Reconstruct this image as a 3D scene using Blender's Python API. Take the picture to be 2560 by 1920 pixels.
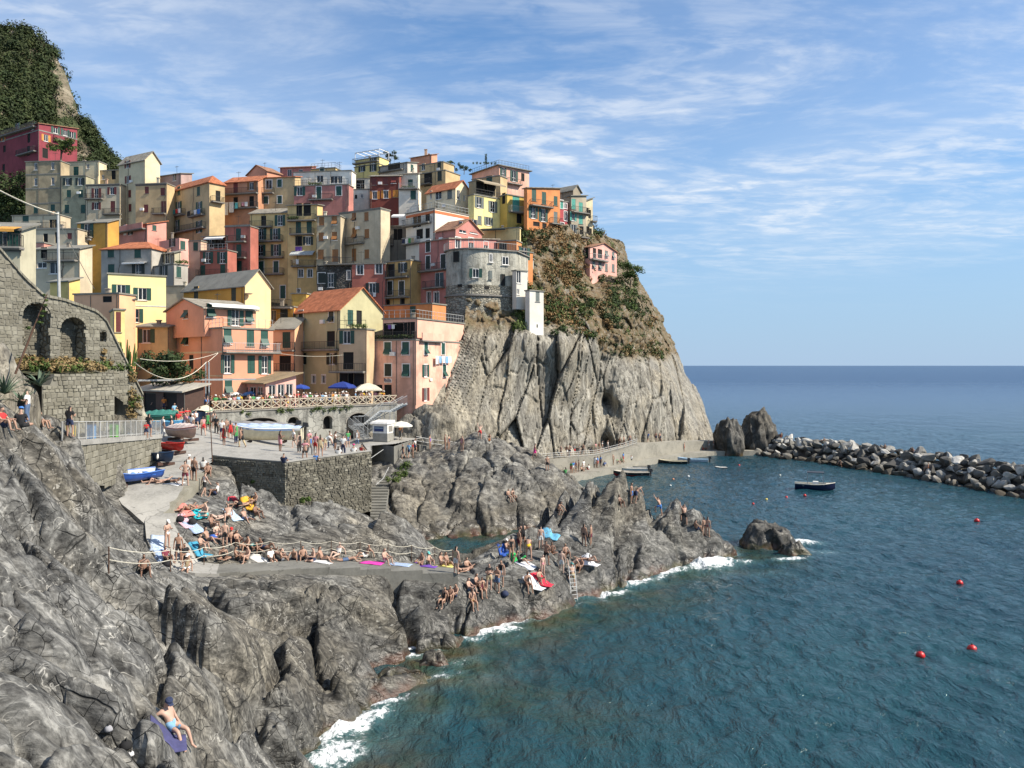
import bpy, bmesh, math, random
import numpy as np
from mathutils import Vector, Matrix
from mathutils.bvhtree import BVHTree
for _o in list(bpy.data.objects):
 bpy.data.objects.remove(_o, do_unlink=True)
SC = bpy.context.scene
COL = SC.collection
random.seed(7)
RNG = np.random.default_rng(11)
R = math.radians
# ------------------------------------------------------------------ camera, sky, sun, exposure
F_PX, CAM_Z, HOR = 1934.0, 17.0, 912.0        # focal length in photo pixels, eye height above the sea, horizon row
cam = bpy.data.cameras.new('camera')
cam.sensor_width = 36.0
cam.lens = 36.0 * F_PX / 2560.0
cam.shift_y = -(960.0 - HOR) / 2560.0
cam.clip_start, cam.clip_end = 0.5, 40000.0
cam_ob = bpy.data.objects.new('camera', cam)
COL.objects.link(cam_ob)
cam_ob.location = (0, 0, CAM_Z)
cam_ob.rotation_euler = (R(90), 0, 0)
SC.camera = cam_ob
SUN_EL, SUN_AZ = R(41), R(-14)                # azimuth measured from +X, negative is behind the camera
to_sun = Vector((math.cos(SUN_EL) * math.cos(SUN_AZ), math.cos(SUN_EL) * math.sin(SUN_AZ), math.sin(SUN_EL)))
world = bpy.data.worlds.new('World')
SC.world = world
world.use_nodes = True
def build_world():
 nt = world.node_tree
 N, L = nt.nodes, nt.links
 N.clear()
 out = N.new('ShaderNodeOutputWorld')
 bg = N.new('ShaderNodeBackground')
 bg.inputs['Strength'].default_value = 0.085
 sky = N.new('ShaderNodeTexSky')
 sky.sky_type = 'NISHITA'
 sky.sun_disc = False
 sky.sun_elevation = SUN_EL
 sky.sun_rotation = math.atan2(to_sun.x, to_sun.y)
 sky.air_density, sky.dust_density, sky.ozone_density = 1.0, 0.0, 4.0
 sky.altitude = 20
 tc = N.new('ShaderNodeTexCoord')
 sep = N.new('ShaderNodeSeparateXYZ'); L.new(tc.outputs['Generated'], sep.inputs[0])
 def m(op, a, b=None, clamp=False):
  n = N.new('ShaderNodeMath'); n.operation = op; n.use_clamp = clamp
  for i, s in enumerate((a, b)):
   if s is None: continue
   if isinstance(s, (int, float)): n.inputs[i].default_value = s
   else: L.new(s, n.inputs[i])
  return n.outputs[0]
 zz = m('ADD', m('MAXIMUM', sep.outputs[2], 0.0), 0.07)
 px = m('DIVIDE', sep.outputs[0], zz); py = m('DIVIDE', sep.outputs[1], zz)
 comb = N.new('ShaderNodeCombineXYZ'); L.new(px, comb.inputs[0]); L.new(py, comb.inputs[1])
 def noise(scale, detail, rough, rot, sx, sy, loc=(0, 0, 0), dist=0.0):
  mp = N.new('ShaderNodeMapping'); mp.inputs['Rotation'].default_value = (0, 0, rot)
  mp.inputs['Scale'].default_value = (sx, sy, 1); mp.inputs['Location'].default_value = loc
  L.new(comb.outputs[0], mp.inputs[0])
  n = N.new('ShaderNodeTexNoise'); n.inputs['Scale'].default_value = scale
  n.inputs['Detail'].default_value = detail; n.inputs['Roughness'].default_value = rough
  n.inputs['Distortion'].default_value = dist
  L.new(mp.outputs[0], n.inputs['Vector'])
  return n.outputs[0]
 def ramp(x, lo, hi):
  r = N.new('ShaderNodeMapRange'); r.interpolation_type = 'SMOOTHSTEP'
  r.inputs[1].default_value = lo; r.inputs[2].default_value = hi; L.new(x, r.inputs[0])
  return r.outputs[0]
 big = ramp(noise(0.36, 3, 0.5, -0.4, 0.7, 1.0, (3.6, 0.9, 0)), 0.30, 0.62)
 streak = ramp(noise(1.5, 7, 0.66, -0.30, 0.55, 1.0, (1.7, 2.3, 0), 0.7), 0.37, 0.66)
 puff = ramp(noise(8.0, 4, 0.6, -0.3, 0.62, 1.0, (0.3, 0.9, 0), 0.3), 0.38, 0.62)
 veil = ramp(noise(0.6, 2, 0.5, 0.2, 1, 1, (5, 1, 0)), 0.28, 0.68)
 cl = m('MULTIPLY', big, m('MULTIPLY', streak, m('ADD', m('MULTIPLY', puff, 0.80), 0.28)))
 cl = m('ADD', m('MULTIPLY', cl, 1.0), m('MULTIPLY', veil, 0.20), True)
 fade = ramp(sep.outputs[2], 0.05, 0.24)
 cl = m('MULTIPLY', cl, fade, True)
 mix = N.new('ShaderNodeMix'); mix.data_type = 'RGBA'
 L.new(cl, mix.inputs['Factor'])
 mix.inputs['B'].default_value = (6.9, 7.3, 7.8, 1)
 hz = N.new('ShaderNodeMapRange'); hz.interpolation_type = 'SMOOTHSTEP'
 for i_, q_ in enumerate((-0.02, 0.36, 0.92, 0.10)): hz.inputs[1 + i_].default_value = q_
 L.new(sep.outputs[2], hz.inputs[0])
 hm = N.new('ShaderNodeMix'); hm.data_type = 'RGBA'; L.new(hz.outputs[0], hm.inputs['Factor'])
 hs = N.new('ShaderNodeHueSaturation'); hs.inputs['Saturation'].default_value = 1.18; hs.inputs['Value'].default_value = 1.32; L.new(sky.outputs[0], hs.inputs['Color']); L.new(hs.outputs[0], hm.inputs['A']); hm.inputs['B'].default_value = (2.7, 4.1, 6.0, 1)
 L.new(hm.outputs['Result'], mix.inputs['A'])
 L.new(mix.outputs['Result'], bg.inputs['Color'])
 L.new(bg.outputs[0], out.inputs[0])
build_world()
sun = bpy.data.lights.new('sun', 'SUN')
sun.energy, sun.angle, sun.color = 5.0, R(0.53), (1.0, 0.92, 0.79)
sun_ob = bpy.data.objects.new('sun', sun)
COL.objects.link(sun_ob)
sun_ob.rotation_euler = (-to_sun).to_track_quat('-Z', 'Y').to_euler()
sun_ob.location = (60, -40, 90)
SC.view_settings.view_transform = 'Standard'
SC.view_settings.look = 'None'
SC.view_settings.exposure = 0.62
SC.view_settings.gamma = 1.0
SC.view_settings.use_curve_mapping = False
SC.render.engine = 'CYCLES'
SC.cycles.use_denoising = True
SC.cycles.max_bounces = 6
SC.cycles.diffuse_bounces = 3
SC.cycles.glossy_bounces = 3
SC.cycles.transmission_bounces = 2
SC.cycles.transparent_max_bounces = 6
SC.cycles.caustics_reflective = False
SC.cycles.caustics_refractive = False
# ------------------------------------------------------------------ measuring: photo pixel + distance -> place
def P(u, v, Y):
 return Vector(((u - 1280.0) / F_PX * Y, Y, CAM_Z + (HOR - v) / F_PX * Y))
def PZ(u, v, z):
 return P(u, v, (CAM_Z - z) * F_PX / (v - HOR))
# ------------------------------------------------------------------ numeric noise
def _hash(ix, iy, iz, seed):
 h = (ix.astype(np.uint32) * np.uint32(374761393) + iy.astype(np.uint32) * np.uint32(668265263)
         + iz.astype(np.uint32) * np.uint32(2147483647 - 58) + np.uint32(seed * 974711 + 12345))
 h = (h ^ (h >> np.uint32(13))) * np.uint32(1274126177)
 h = (h ^ (h >> np.uint32(16))) * np.uint32(2246822519)
 return (h ^ (h >> np.uint32(15)))
def _h01(ix, iy, iz, seed):
 return (_hash(ix, iy, iz, seed) & np.uint32(0xFFFFFF)).astype(np.float32) / np.float32(0xFFFFFF)
def vnoise(x, y, z, seed=0):
 """gradient noise, about -1..1"""
 x = np.asarray(x, np.float32); y = np.asarray(y, np.float32); z = np.asarray(z, np.float32) + np.zeros_like(x)
 fx, fy, fz = np.floor(x), np.floor(y), np.floor(z)
 ix, iy, iz = fx.astype(np.int32), fy.astype(np.int32), fz.astype(np.int32)
 dx, dy, dz = x - fx, y - fy, z - fz
 sx = dx * dx * dx * (dx * (dx * 6 - 15) + 10); sy = dy * dy * dy * (dy * (dy * 6 - 15) + 10); sz = dz * dz * dz * (dz * (dz * 6 - 15) + 10)
 tot = np.zeros_like(x)
 for a in (0, 1):
  wx = sx if a else 1 - sx
  for b in (0, 1):
   wy = sy if b else 1 - sy
   for c in (0, 1):
    wz = sz if c else 1 - sz
    h = _hash(ix + a, iy + b, iz + c, seed) & np.uint32(15)
    ax, ay, az = dx - a, dy - b, dz - c
    u = np.where(h < 8, ax, ay)
    v = np.where(h < 4, ay, np.where((h == 12) | (h == 14), ax, az))
    g = np.where((h & 1) == 0, u, -u) + np.where((h & 2) == 0, v, -v)
    tot += wx * wy * wz * g
 return tot
def fbm(x, y, z, oct=4, seed=0, lac=2.0, gain=0.5):
 s = 0; a = 1.0; f = 1.0
 for i in range(oct):
  s = s + a * vnoise(x * f, y * f, np.asarray(z) * f, seed + i * 17)
  a *= gain; f *= lac
 return s
def cells(x, y, z, seed=0, three=False, jit=0.9):
 """cellular noise: nearest distance, gap to the second nearest, random number of the nearest cell, and offset to its point"""
 x = np.asarray(x, np.float32); y = np.asarray(y, np.float32); z = np.asarray(z, np.float32) + np.zeros_like(x)
 ix, iy, iz = np.floor(x).astype(np.int32), np.floor(y).astype(np.int32), np.floor(z).astype(np.int32)
 d1 = np.full_like(x, 9e9); d2 = np.full_like(x, 9e9); idn = np.zeros_like(x); ox = np.zeros_like(x); oy = np.zeros_like(x)
 for a in (-1, 0, 1):
  for b in (-1, 0, 1):
   for c in ((-1, 0, 1) if three else (0,)):
    cx, cy, cz = ix + a, iy + b, (iz + c if three else iz * 0)
    px = cx + 0.5 + jit * (_h01(cx, cy, cz, seed) - 0.5); py = cy + 0.5 + jit * (_h01(cx, cy, cz, seed + 1) - 0.5)
    ddx, ddy = x - px, y - py
    d = ddx * ddx + ddy * ddy
    if three:
     pz = cz + 0.5 + jit * (_h01(cx, cy, cz, seed + 2) - 0.5)
     d = d + (z - pz) ** 2
    new = d < d1
    d2 = np.where(new, d1, np.minimum(d2, d))
    idn = np.where(new, _h01(cx, cy, cz, seed + 3), idn)
    ox = np.where(new, ddx, ox); oy = np.where(new, ddy, oy)
    d1 = np.where(new, d, d1)
 d1 = np.sqrt(d1); d2 = np.sqrt(d2)
 return d1, d2 - d1, idn, ox, oy
def smooth(x, lo, hi):
 t = np.clip((x - lo) / (hi - lo), 0, 1)
 return t * t * (3 - 2 * t)
class RBF:
 """smooth surface through control points (a, b) -> value"""
 def __init__(self, pts, lam=0.02):
  p = np.array(pts, float); self.q = p[:, :2]; n = len(p)
  d = np.hypot(self.q[:, None, 0] - self.q[None, :, 0], self.q[:, None, 1] - self.q[None, :, 1])
  A = np.zeros((n + 3, n + 3)); A[:n, :n] = d + np.eye(n) * lam
  A[:n, n] = 1; A[:n, n + 1:] = self.q; A[n, :n] = 1; A[n + 1:, :n] = self.q.T
  self.w = np.linalg.solve(A, np.concatenate([p[:, 2], [0, 0, 0]]))
 def __call__(self, a, b):
  a = np.asarray(a, float); b = np.asarray(b, float); n = len(self.q)
  s = self.w[n] + self.w[n + 1] * a + self.w[n + 2] * b
  for i in range(n):
   s = s + self.w[i] * np.hypot(a - self.q[i, 0], b - self.q[i, 1])
  return s
def seg_dist(x, y, pts):
 """distance of points to a polyline"""
 best = np.full(np.shape(x), 9e9)
 for (ax, ay), (bx, by) in zip(pts[:-1], pts[1:]):
  vx, vy = bx - ax, by - ay
  t = np.clip(((x - ax) * vx + (y - ay) * vy) / max(vx * vx + vy * vy, 1e-9), 0, 1)
  best = np.minimum(best, np.hypot(x - ax - t * vx, y - ay - t * vy))
 return best
# ------------------------------------------------------------------ objects and meshes
def tag(o, label=None, cat=None, group=None, kind=None):
 if label: o['label'] = label
 if cat: o['category'] = cat
 if group: o['group'] = group
 if kind: o['kind'] = kind
 return o
def link(name, data, parent=None, mat=None):
 o = bpy.data.objects.new(name, data)
 COL.objects.link(o)
 if parent is not None: o.parent = parent
 if mat is not None and data is not None:
  if len(data.materials) == 0: data.materials.append(mat)
 return o
def empty(name, loc=(0, 0, 0), rz=0.0, label=None, cat=None, group=None):
 o = bpy.data.objects.new(name, None)
 COL.objects.link(o)
 o.location = loc; o.rotation_euler = (0, 0, rz); o.empty_display_size = 0.3
 return tag(o, label, cat, group)
def grid_mesh(name, V, nx, ny, keep=None, smooth_=True):
 """V is (ny*nx, 3); keep masks cells"""
 me = bpy.data.meshes.new(name)
 i = np.arange((ny - 1) * (nx - 1)); r = i // (nx - 1); c = i % (nx - 1)
 a = r * nx + c
 q = np.stack([a, a + 1, a + 1 + nx, a + nx], 1)
 if keep is not None: q = q[keep.ravel()]
 used = np.zeros(len(V), bool); used[q.ravel()] = True
 remap = np.cumsum(used) - 1
 V2 = V[used]; q = remap[q]
 me.vertices.add(len(V2)); me.vertices.foreach_set('co', V2.astype(np.float32).ravel())
 me.loops.add(q.size); me.loops.foreach_set('vertex_index', q.astype(np.int32).ravel())
 me.polygons.add(len(q)); me.polygons.foreach_set('loop_start', np.arange(0, q.size, 4, dtype=np.int32))
 me.polygons.foreach_set('loop_total', np.full(len(q), 4, np.int32))
 me.polygons.foreach_set('use_smooth', np.full(len(q), smooth_, bool))
 me.update(calc_edges=True)
 return me, used
def quads_mesh(name, V, smooth_=False, uvs=False):
 """V is (n, 4, 3): loose quads"""
 n = len(V); me = bpy.data.meshes.new(name)
 me.vertices.add(n * 4); me.vertices.foreach_set('co', V.astype(np.float32).ravel())
 me.loops.add(n * 4); me.loops.foreach_set('vertex_index', np.arange(n * 4, dtype=np.int32))
 me.polygons.add(n); me.polygons.foreach_set('loop_start', np.arange(0, n * 4, 4, dtype=np.int32))
 me.polygons.foreach_set('loop_total', np.full(n, 4, np.int32))
 me.update(calc_edges=True)
 return me
class MB:
 """collects simple shapes into one mesh"""
 def __init__(self): self.v = []; self.f = []; self.mi = []
 def add(self, vs, fs, mi=0):
  o = len(self.v); self.v += [tuple(p) for p in vs]
  self.f += [tuple(o + i for i in f) for f in fs]; self.mi += [mi] * len(fs)
  return self
 def hexa(self, b, t, mi=0):
  """four bottom and four top points, same winding (counter-clockwise from above)"""
  return self.add(list(b) + list(t), [(3, 2, 1, 0), (4, 5, 6, 7), (0, 1, 5, 4), (1, 2, 6, 5), (2, 3, 7, 6), (3, 0, 4, 7)], mi)
 def box(self, x0, y0, z0, x1, y1, z1, mi=0):
  return self.hexa([(x0, y0, z0), (x1, y0, z0), (x1, y1, z0), (x0, y1, z0)], [(x0, y0, z1), (x1, y0, z1), (x1, y1, z1), (x0, y1, z1)], mi)
 def bar(self, a, b, w, h=None, mi=0, up=(0, 0, 1)):
  a, b = Vector(a), Vector(b); h = h or w
  d = (b - a);
  if d.length < 1e-6: return self
  d.normalize(); upv = Vector(up)
  if abs(d.dot(upv)) > 0.98: upv = Vector((1, 0, 0))
  s = d.cross(upv).normalized() * (w / 2); t = s.cross(d).normalized() * (h / 2)
  return self.hexa([a - s - t, a + s - t, b + s - t, b - s - t], [a - s + t, a + s + t, b + s + t, b - s + t], mi)
 def tube(self, pts, r, n=6, mi=0, cap=True):
  pts = [Vector(p) for p in pts]; rs = r if isinstance(r, (list, tuple)) else [r] * len(pts)
  o = len(self.v)
  for i, p in enumerate(pts):
   d = (pts[min(i + 1, len(pts) - 1)] - pts[max(i - 1, 0)]).normalized()
   up = Vector((0, 0, 1)) if abs(d.z) < 0.9 else Vector((1, 0, 0))
   s = d.cross(up).normalized(); t = s.cross(d)
   for k in range(n):
    a = 2 * math.pi * k / n
    self.v.append(tuple(p + (s * math.cos(a) + t * math.sin(a)) * rs[i]))
  for i in range(len(pts) - 1):
   for k in range(n):
    self.f.append((o + i * n + k, o + i * n + (k + 1) % n, o + (i + 1) * n + (k + 1) % n, o + (i + 1) * n + k)); self.mi.append(mi)
  if cap:
   self.f.append(tuple(o + k for k in range(n - 1, -1, -1))); self.mi.append(mi)
   self.f.append(tuple(o + (len(pts) - 1) * n + k for k in range(n))); self.mi.append(mi)
  return self
 def lathe(self, prof, n=16, c=(0, 0, 0), mi=0):
  o = len(self.v)
  for (r, z) in prof:
   for k in range(n):
    a = 2 * math.pi * k / n
    self.v.append((c[0] + r * math.cos(a), c[1] + r * math.sin(a), c[2] + z))
  for i in range(len(prof) - 1):
   for k in range(n):
    self.f.append((o + i * n + k, o + i * n + (k + 1) % n, o + (i + 1) * n + (k + 1) % n, o + (i + 1) * n + k)); self.mi.append(mi)
  return self
 def mesh(self, name, mats=(), smooth_=False):
  me = bpy.data.meshes.new(name); me.from_pydata(self.v, [], self.f)
  for m in mats: me.materials.append(m)
  if len(mats) > 1: me.polygons.foreach_set('material_index', self.mi)
  if smooth_: me.polygons.foreach_set('use_smooth', [True] * len(me.polygons))
  me.update()
  return me
 def build(self, name, mat, parent=None, smooth_=False):
  mats = mat if isinstance(mat, (list, tuple)) else (mat,)
  return link(name, self.mesh(name, mats, smooth_), parent)
def attr(me, name, vals):
 a = me.attributes.new(name, 'FLOAT', 'POINT'); a.data.foreach_set('value', np.asarray(vals, np.float32).ravel())
# ------------------------------------------------------------------ materials
class NT:
 def __init__(self, name):
  self.m = bpy.data.materials.new(name); self.m.use_nodes = True
  self.t = self.m.node_tree; self.N = self.t.nodes; self.L = self.t.links
  self.b = self.N['Principled BSDF']
 def set(self, sock, val):
  if isinstance(val, bpy.types.NodeSocket): self.L.new(val, sock)
  elif isinstance(val, (tuple, list)) and len(val) == 3 and sock.type == 'RGBA': sock.default_value = (*val, 1)
  else: sock.default_value = val
 def pos(self, obj=False):
  if obj:
   return self.N.new('ShaderNodeTexCoord').outputs['Object']
  return self.N.new('ShaderNodeNewGeometry').outputs['Position']
 def map(self, v, scale=(1, 1, 1), rot=(0, 0, 0), loc=(0, 0, 0)):
  n = self.N.new('ShaderNodeMapping'); n.inputs['Scale'].default_value = scale
  n.inputs['Rotation'].default_value = rot; n.inputs['Location'].default_value = loc
  self.L.new(v, n.inputs[0]); return n.outputs[0]
 def noise(self, v, scale, detail=4, rough=0.55, dist=0.0, col=False):
  n = self.N.new('ShaderNodeTexNoise'); n.inputs['Scale'].default_value = scale
  n.inputs['Detail'].default_value = detail; n.inputs['Roughness'].default_value = rough
  n.inputs['Distortion'].default_value = dist
  self.L.new(v, n.inputs['Vector']); return n.outputs['Color' if col else 0]
 def vor(self, v, scale, feature='F1', rand=1.0, out='Distance'):
  n = self.N.new('ShaderNodeTexVoronoi'); n.feature = feature; n.inputs['Scale'].default_value = scale
  n.inputs['Randomness'].default_value = rand
  self.L.new(v, n.inputs['Vector']); return n.outputs[out]
 def math(self, op, a, b=None, clamp=False):
  n = self.N.new('ShaderNodeMath'); n.operation = op; n.use_clamp = clamp
  self.set(n.inputs[0], a)
  if b is not None: self.set(n.inputs[1], b)
  return n.outputs[0]
 def vmath(self, op, a, b):
  n = self.N.new('ShaderNodeVectorMath'); n.operation = op
  self.set(n.inputs[0], a);
  if op == 'SCALE': self.set(n.inputs['Scale'], b)
  else: self.set(n.inputs[1], b)
  return n.outputs[0]
 def rng(self, x, a, b, c=0.0, d=1.0):
  n = self.N.new('ShaderNodeMapRange'); n.interpolation_type = 'SMOOTHSTEP'
  for i, q in enumerate((a, b, c, d)): n.inputs[1 + i].default_value = q
  self.L.new(x, n.inputs[0]); return n.outputs[0]
 def mix(self, f, a, b, mode='MIX'):
  n = self.N.new('ShaderNodeMix'); n.data_type = 'RGBA'; n.blend_type = mode
  self.set(n.inputs['Factor'], f); self.set(n.inputs['A'], a); self.set(n.inputs['B'], b)
  return n.outputs['Result']
 def ramp(self, x, stops):
  n = self.N.new('ShaderNodeValToRGB'); e = n.color_ramp.elements
  while len(e) < len(stops): e.new(0.5)
  for k, (p, c) in zip(e, stops): k.position = p; k.color = (*c, 1) if len(c) == 3 else c
  self.L.new(x, n.inputs[0]); return n.outputs[0]
 def sep(self, v):
  n = self.N.new('ShaderNodeSeparateXYZ'); self.L.new(v, n.inputs[0]); return n.outputs
 def attr(self, name):
  n = self.N.new('ShaderNodeAttribute'); n.attribute_name = name; return n.outputs['Fac']
 def oinfo(self, what='Random'):
  return self.N.new('ShaderNodeObjectInfo').outputs[what]
 def bump(self, h, strength=0.5, dist=0.1, normal=None):
  n = self.N.new('ShaderNodeBump'); n.inputs['Strength'].default_value = strength; n.inputs['Distance'].default_value = dist
  self.L.new(h, n.inputs['Height'])
  if normal is not None: self.L.new(normal, n.inputs['Normal'])
  return n.outputs[0]
 def done(self, color=None, rough=0.8, metal=0.0, normal=None, spec=None):
  if color is not None: self.set(self.b.inputs['Base Color'], color)
  self.set(self.b.inputs['Roughness'], rough); self.set(self.b.inputs['Metallic'], metal)
  if spec is not None: self.set(self.b.inputs['Specular IOR Level'], spec)
  if normal is not None: self.L.new(normal, self.b.inputs['Normal'])
  return self.m
_cache = {}
def plain(name, col, rough=0.6, metal=0.0, var=0.12, bump=0.0, scale=3.0):
 key = (name, tuple(round(c, 3) for c in col), rough, metal)
 if key in _cache: return _cache[key]
 n = NT(name); p = n.pos(True)
 f = n.rng(n.noise(p, scale, 4), 0.3, 0.7)
 c = n.mix(f, tuple(max(x * (1 - var), 0) for x in col), tuple(min(x * (1 + var), 1) for x in col))
 nm = n.bump(n.noise(p, scale * 8, 3), bump, 0.02) if bump else None
 _cache[key] = n.done(c, rough, metal, nm)
 return _cache[key]
def rock_material(name, dark, mid, light, tan, strata_rot, strata_scale, algae=True, veins=0.6, bumpd=0.16):
 n = NT(name); p = n.pos()
 w = n.noise(p, 0.35, 3, 0.5, col=True)
 pw = n.vmath('ADD', p, n.vmath('SCALE', n.vmath('SUBTRACT', w, (0.5, 0.5, 0.5)), 1.1))
 st = n.map(pw, strata_scale, strata_rot)
 s1 = n.noise(st, 1.0, 6, 0.62)
 s2 = n.noise(st, 3.4, 5, 0.6)
 fine = n.noise(n.map(pw, (1.0, 1.5, 1.2), strata_rot), 4.0, 6, 0.7)
 big = n.noise(p, 0.16, 3, 0.5)
 t = n.math('ADD', n.math('MULTIPLY', s1, 0.50), n.math('ADD', n.math('MULTIPLY', s2, 0.34), n.math('MULTIPLY', fine, 0.16)))
 col = n.ramp(t, [(0.39, dark), (0.50, mid), (0.60, light)])
 col = n.mix(n.math('MULTIPLY', n.rng(big, 0.42, 0.62), 0.75), col, n.mix(0.75, col, tan, 'MULTIPLY'))
 sl = n.map(pw, tuple(k_ * .9 for k_ in strata_scale), strata_rot)
 idc = n.sep(n.vor(sl, 0.55, 'F1', out='Color'))[0]; chip = n.vor(sl, 1.5, 'F1')
 col = n.mix(0.8, col, n.ramp(idc, [(0.0, (0.62, 0.61, 0.60)), (0.5, (1.0, 0.99, 0.97)), (1.0, (1.35, 1.33, 1.28))]), 'MULTIPLY')
 ck = n.vor(n.map(pw, (0.9, 0.55, 0.8), strata_rot), 0.55, 'DISTANCE_TO_EDGE')
 joint = n.math('MULTIPLY', n.rng(ck, 0.0, 0.016, 1.0, 0.0), n.rng(n.noise(p, 0.33, 3), 0.47, 0.62))
 ck2 = n.vor(n.map(pw, (1.2, 0.6, 1.0), (0.3, 0.2, 0.9)), 1.7, 'DISTANCE_TO_EDGE')
 joint2 = n.rng(ck2, 0.0, 0.022, 1.0, 0.0)
 jm = n.rng(n.noise(p, 0.5, 2), 0.45, 0.6)
 joint2 = n.math('MULTIPLY', joint2, jm)
 col = n.mix(n.math('MULTIPLY', n.math('MAXIMUM', joint, joint2), 0.7), col, tuple(c * 0.28 for c in dark))
 v1 = n.noise(n.map(pw, (1.0, 0.5, 0.8), (0.2, 0.4, strata_rot[2] + 0.3)), 0.9, 3, 0.55, 1.2)
 vein = n.rng(n.math('ABSOLUTE', n.math('SUBTRACT', v1, 0.5)), 0.0, 0.012, 1.0, 0.0)
 vm = n.rng(n.noise(p, 0.7, 3, 0.7), 0.48, 0.60)
 sp = n.rng(n.noise(st, 4.5, 3, 0.5), 0.63, 0.69)
 vein = n.math('MULTIPLY', n.math('MAXIMUM', n.math('MULTIPLY', vein, vm), n.math('MULTIPLY', sp, n.rng(n.noise(p, 0.4, 2), 0.5, 0.62))), veins)
 col = n.mix(vein, col, (0.52, 0.50, 0.45))
 rough = 0.78
 if algae:
  z = n.sep(p)[2]
  zz = n.math('ADD', z, n.math('MULTIPLY', n.math('SUBTRACT', n.noise(p, 0.9, 4, 0.6), 0.5), 1.6))
  wet = n.rng(zz, 0.7, 2.2, 1.0, 0.0)
  lich = n.rng(n.math('ADD', z, n.math('MULTIPLY', n.math('SUBTRACT', n.noise(p, 0.22, 4, 0.6), 0.5), 6.0)), 1.2, 4.6, 1.0, 0.0)
  col = n.mix(n.math('MULTIPLY', lich, 0.55), col, n.mix(0.85, col, (0.36, 0.35, 0.32), 'MULTIPLY'))
  red = n.rng(zz, 0.1, 0.75, 1.0, 0.0)
  alg = n.mix(n.rng(n.noise(p, 0.6, 4), 0.4, 0.6), (0.085, 0.038, 0.022), (0.06, 0.055, 0.02))
  col = n.mix(n.math('MULTIPLY', wet, 0.45), col, n.mix(0.5, col, (0.03, 0.028, 0.024)))
  col = n.mix(n.math('MULTIPLY', red, 0.8), col, alg)
  rough = n.rng(wet, 0.0, 1.0, 0.78, 0.33)
 h = n.math('ADD', n.math('MULTIPLY', s1, 0.9), n.math('ADD', n.math('MULTIPLY', s2, 0.5), n.math('MULTIPLY', fine, 0.16)))
 h = n.math('ADD', h, n.math('ADD', n.math('MULTIPLY', chip, 0.75), n.math('MULTIPLY', idc, 0.5)))
 h = n.math('SUBTRACT', h, n.math('MULTIPLY', n.math('MAXIMUM', joint, joint2), 0.5))
 return n.done(col, rough, 0, n.bump(h, 0.9, bumpd * 0.75), 0.35)
M = {}
M['rock'] = rock_material('shore_rock', (0.019, 0.0188, 0.018), (0.098, 0.097, 0.092), (0.225, 0.223, 0.212), (1.0, 0.88, 0.68), (0.25, 0.35, 0.55), (0.55, 2.6, 1.6))
M['rock_brown'] = M['rock']
M['rock_mid'] = rock_material('outcrop_rock', (0.027, 0.026, 0.024), (0.125, 0.121, 0.111), (0.25, 0.243, 0.22), (1.0, 0.9, 0.74), (0.5, 0.5, 0.2), (0.8, 1.2, 1.4), veins=0.4)
M['cliff'] = rock_material('cliff_rock', (0.07, 0.066, 0.058), (0.205, 0.193, 0.165), (0.34, 0.325, 0.285), (1.0, 0.92, 0.78), (0.0, 0.45, 0.0), (1.8, 1.8, 0.28), algae=False, veins=0.35, bumpd=0.2)
def cliff_veg():
 """the vegetated upper slope and the bare cliff share one sheet: the attribute 'veg' says where soil and dry grass lie"""
 m = M['cliff'].copy(); m.name = 'headland'
 n = NT.__new__(NT); n.m = m; n.t = m.node_tree; n.N = n.t.nodes; n.L = n.t.links; n.b = n.N['Principled BSDF']
 base = n.b.inputs['Base Color'].links[0].from_socket
 p = n.pos()
 soil = n.ramp(n.noise(p, 0.55, 6, 0.7), [(0.3, (0.05, 0.06, 0.022)), (0.45, (0.11, 0.085, 0.04)), (0.55, (0.15, 0.10, 0.05)), (0.7, (0.20, 0.18, 0.135))])
 f = n.math('MULTIPLY', n.attr('veg'), n.rng(n.noise(p, 0.8, 5, 0.7), 0.30, 0.52), True)
 n.L.new(n.mix(f, base, soil), n.b.inputs['Base Color'])
 return m
M['headland'] = cliff_veg()
def soil_mat():
 n = NT('hillside_soil'); p = n.pos()
 c = n.ramp(n.noise(p, 0.35, 6, 0.7), [(0.32, (0.035, 0.042, 0.018)), (0.5, (0.075, 0.075, 0.035)), (0.66, (0.17, 0.145, 0.095))])
 return n.done(c, 0.9, 0, n.bump(n.noise(p, 1.2, 6, 0.7), 0.8, 0.5))
M['soil'] = soil_mat()
def mountain_mat():
 n = NT('mountain_rock'); p = n.pos()
 st = n.noise(n.map(p, (0.35, 0.35, 1.3), (0.2, 0.25, 0)), 0.35, 7, 0.65)
 c = n.ramp(st, [(0.32, (0.06, 0.05, 0.035)), (0.5, (0.17, 0.14, 0.095)), (0.65, (0.33, 0.285, 0.21))])
 g = n.rng(n.noise(p, 0.10, 5, 0.65), 0.44, 0.54)
 c = n.mix(g, c, (0.05, 0.062, 0.022))
 return n.done(c, 0.9, 0, n.bump(st, 1.0, 1.2))
M['mountain'] = mountain_mat()
def concrete(name, col, rough=0.85):
 n = NT(name); p = n.pos()
 a = n.noise(p, 0.5, 6, 0.65); b = n.noise(p, 6.0, 5, 0.7)
 t = n.math('ADD', n.math('MULTIPLY', a, 0.65), n.math('MULTIPLY', b, 0.35))
 c = n.ramp(t, [(0.35, tuple(x * 0.62 for x in col)), (0.5, col), (0.66, tuple(min(x * 1.22, 1) for x in col))])
 ck = n.rng(n.vor(n.vmath('ADD', p, n.vmath('SCALE', n.noise(p, 1.2, 3, col=True), 0.6)), 0.28, 'DISTANCE_TO_EDGE'), 0.0, 0.012, 0.5, 0.0)
 c = n.mix(ck, c, tuple(x * 0.3 for x in col))
 return n.done(c, rough, 0, n.bump(b, 0.4, 0.03))
M['concrete'] = concrete('concrete', (0.30, 0.29, 0.265))
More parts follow.
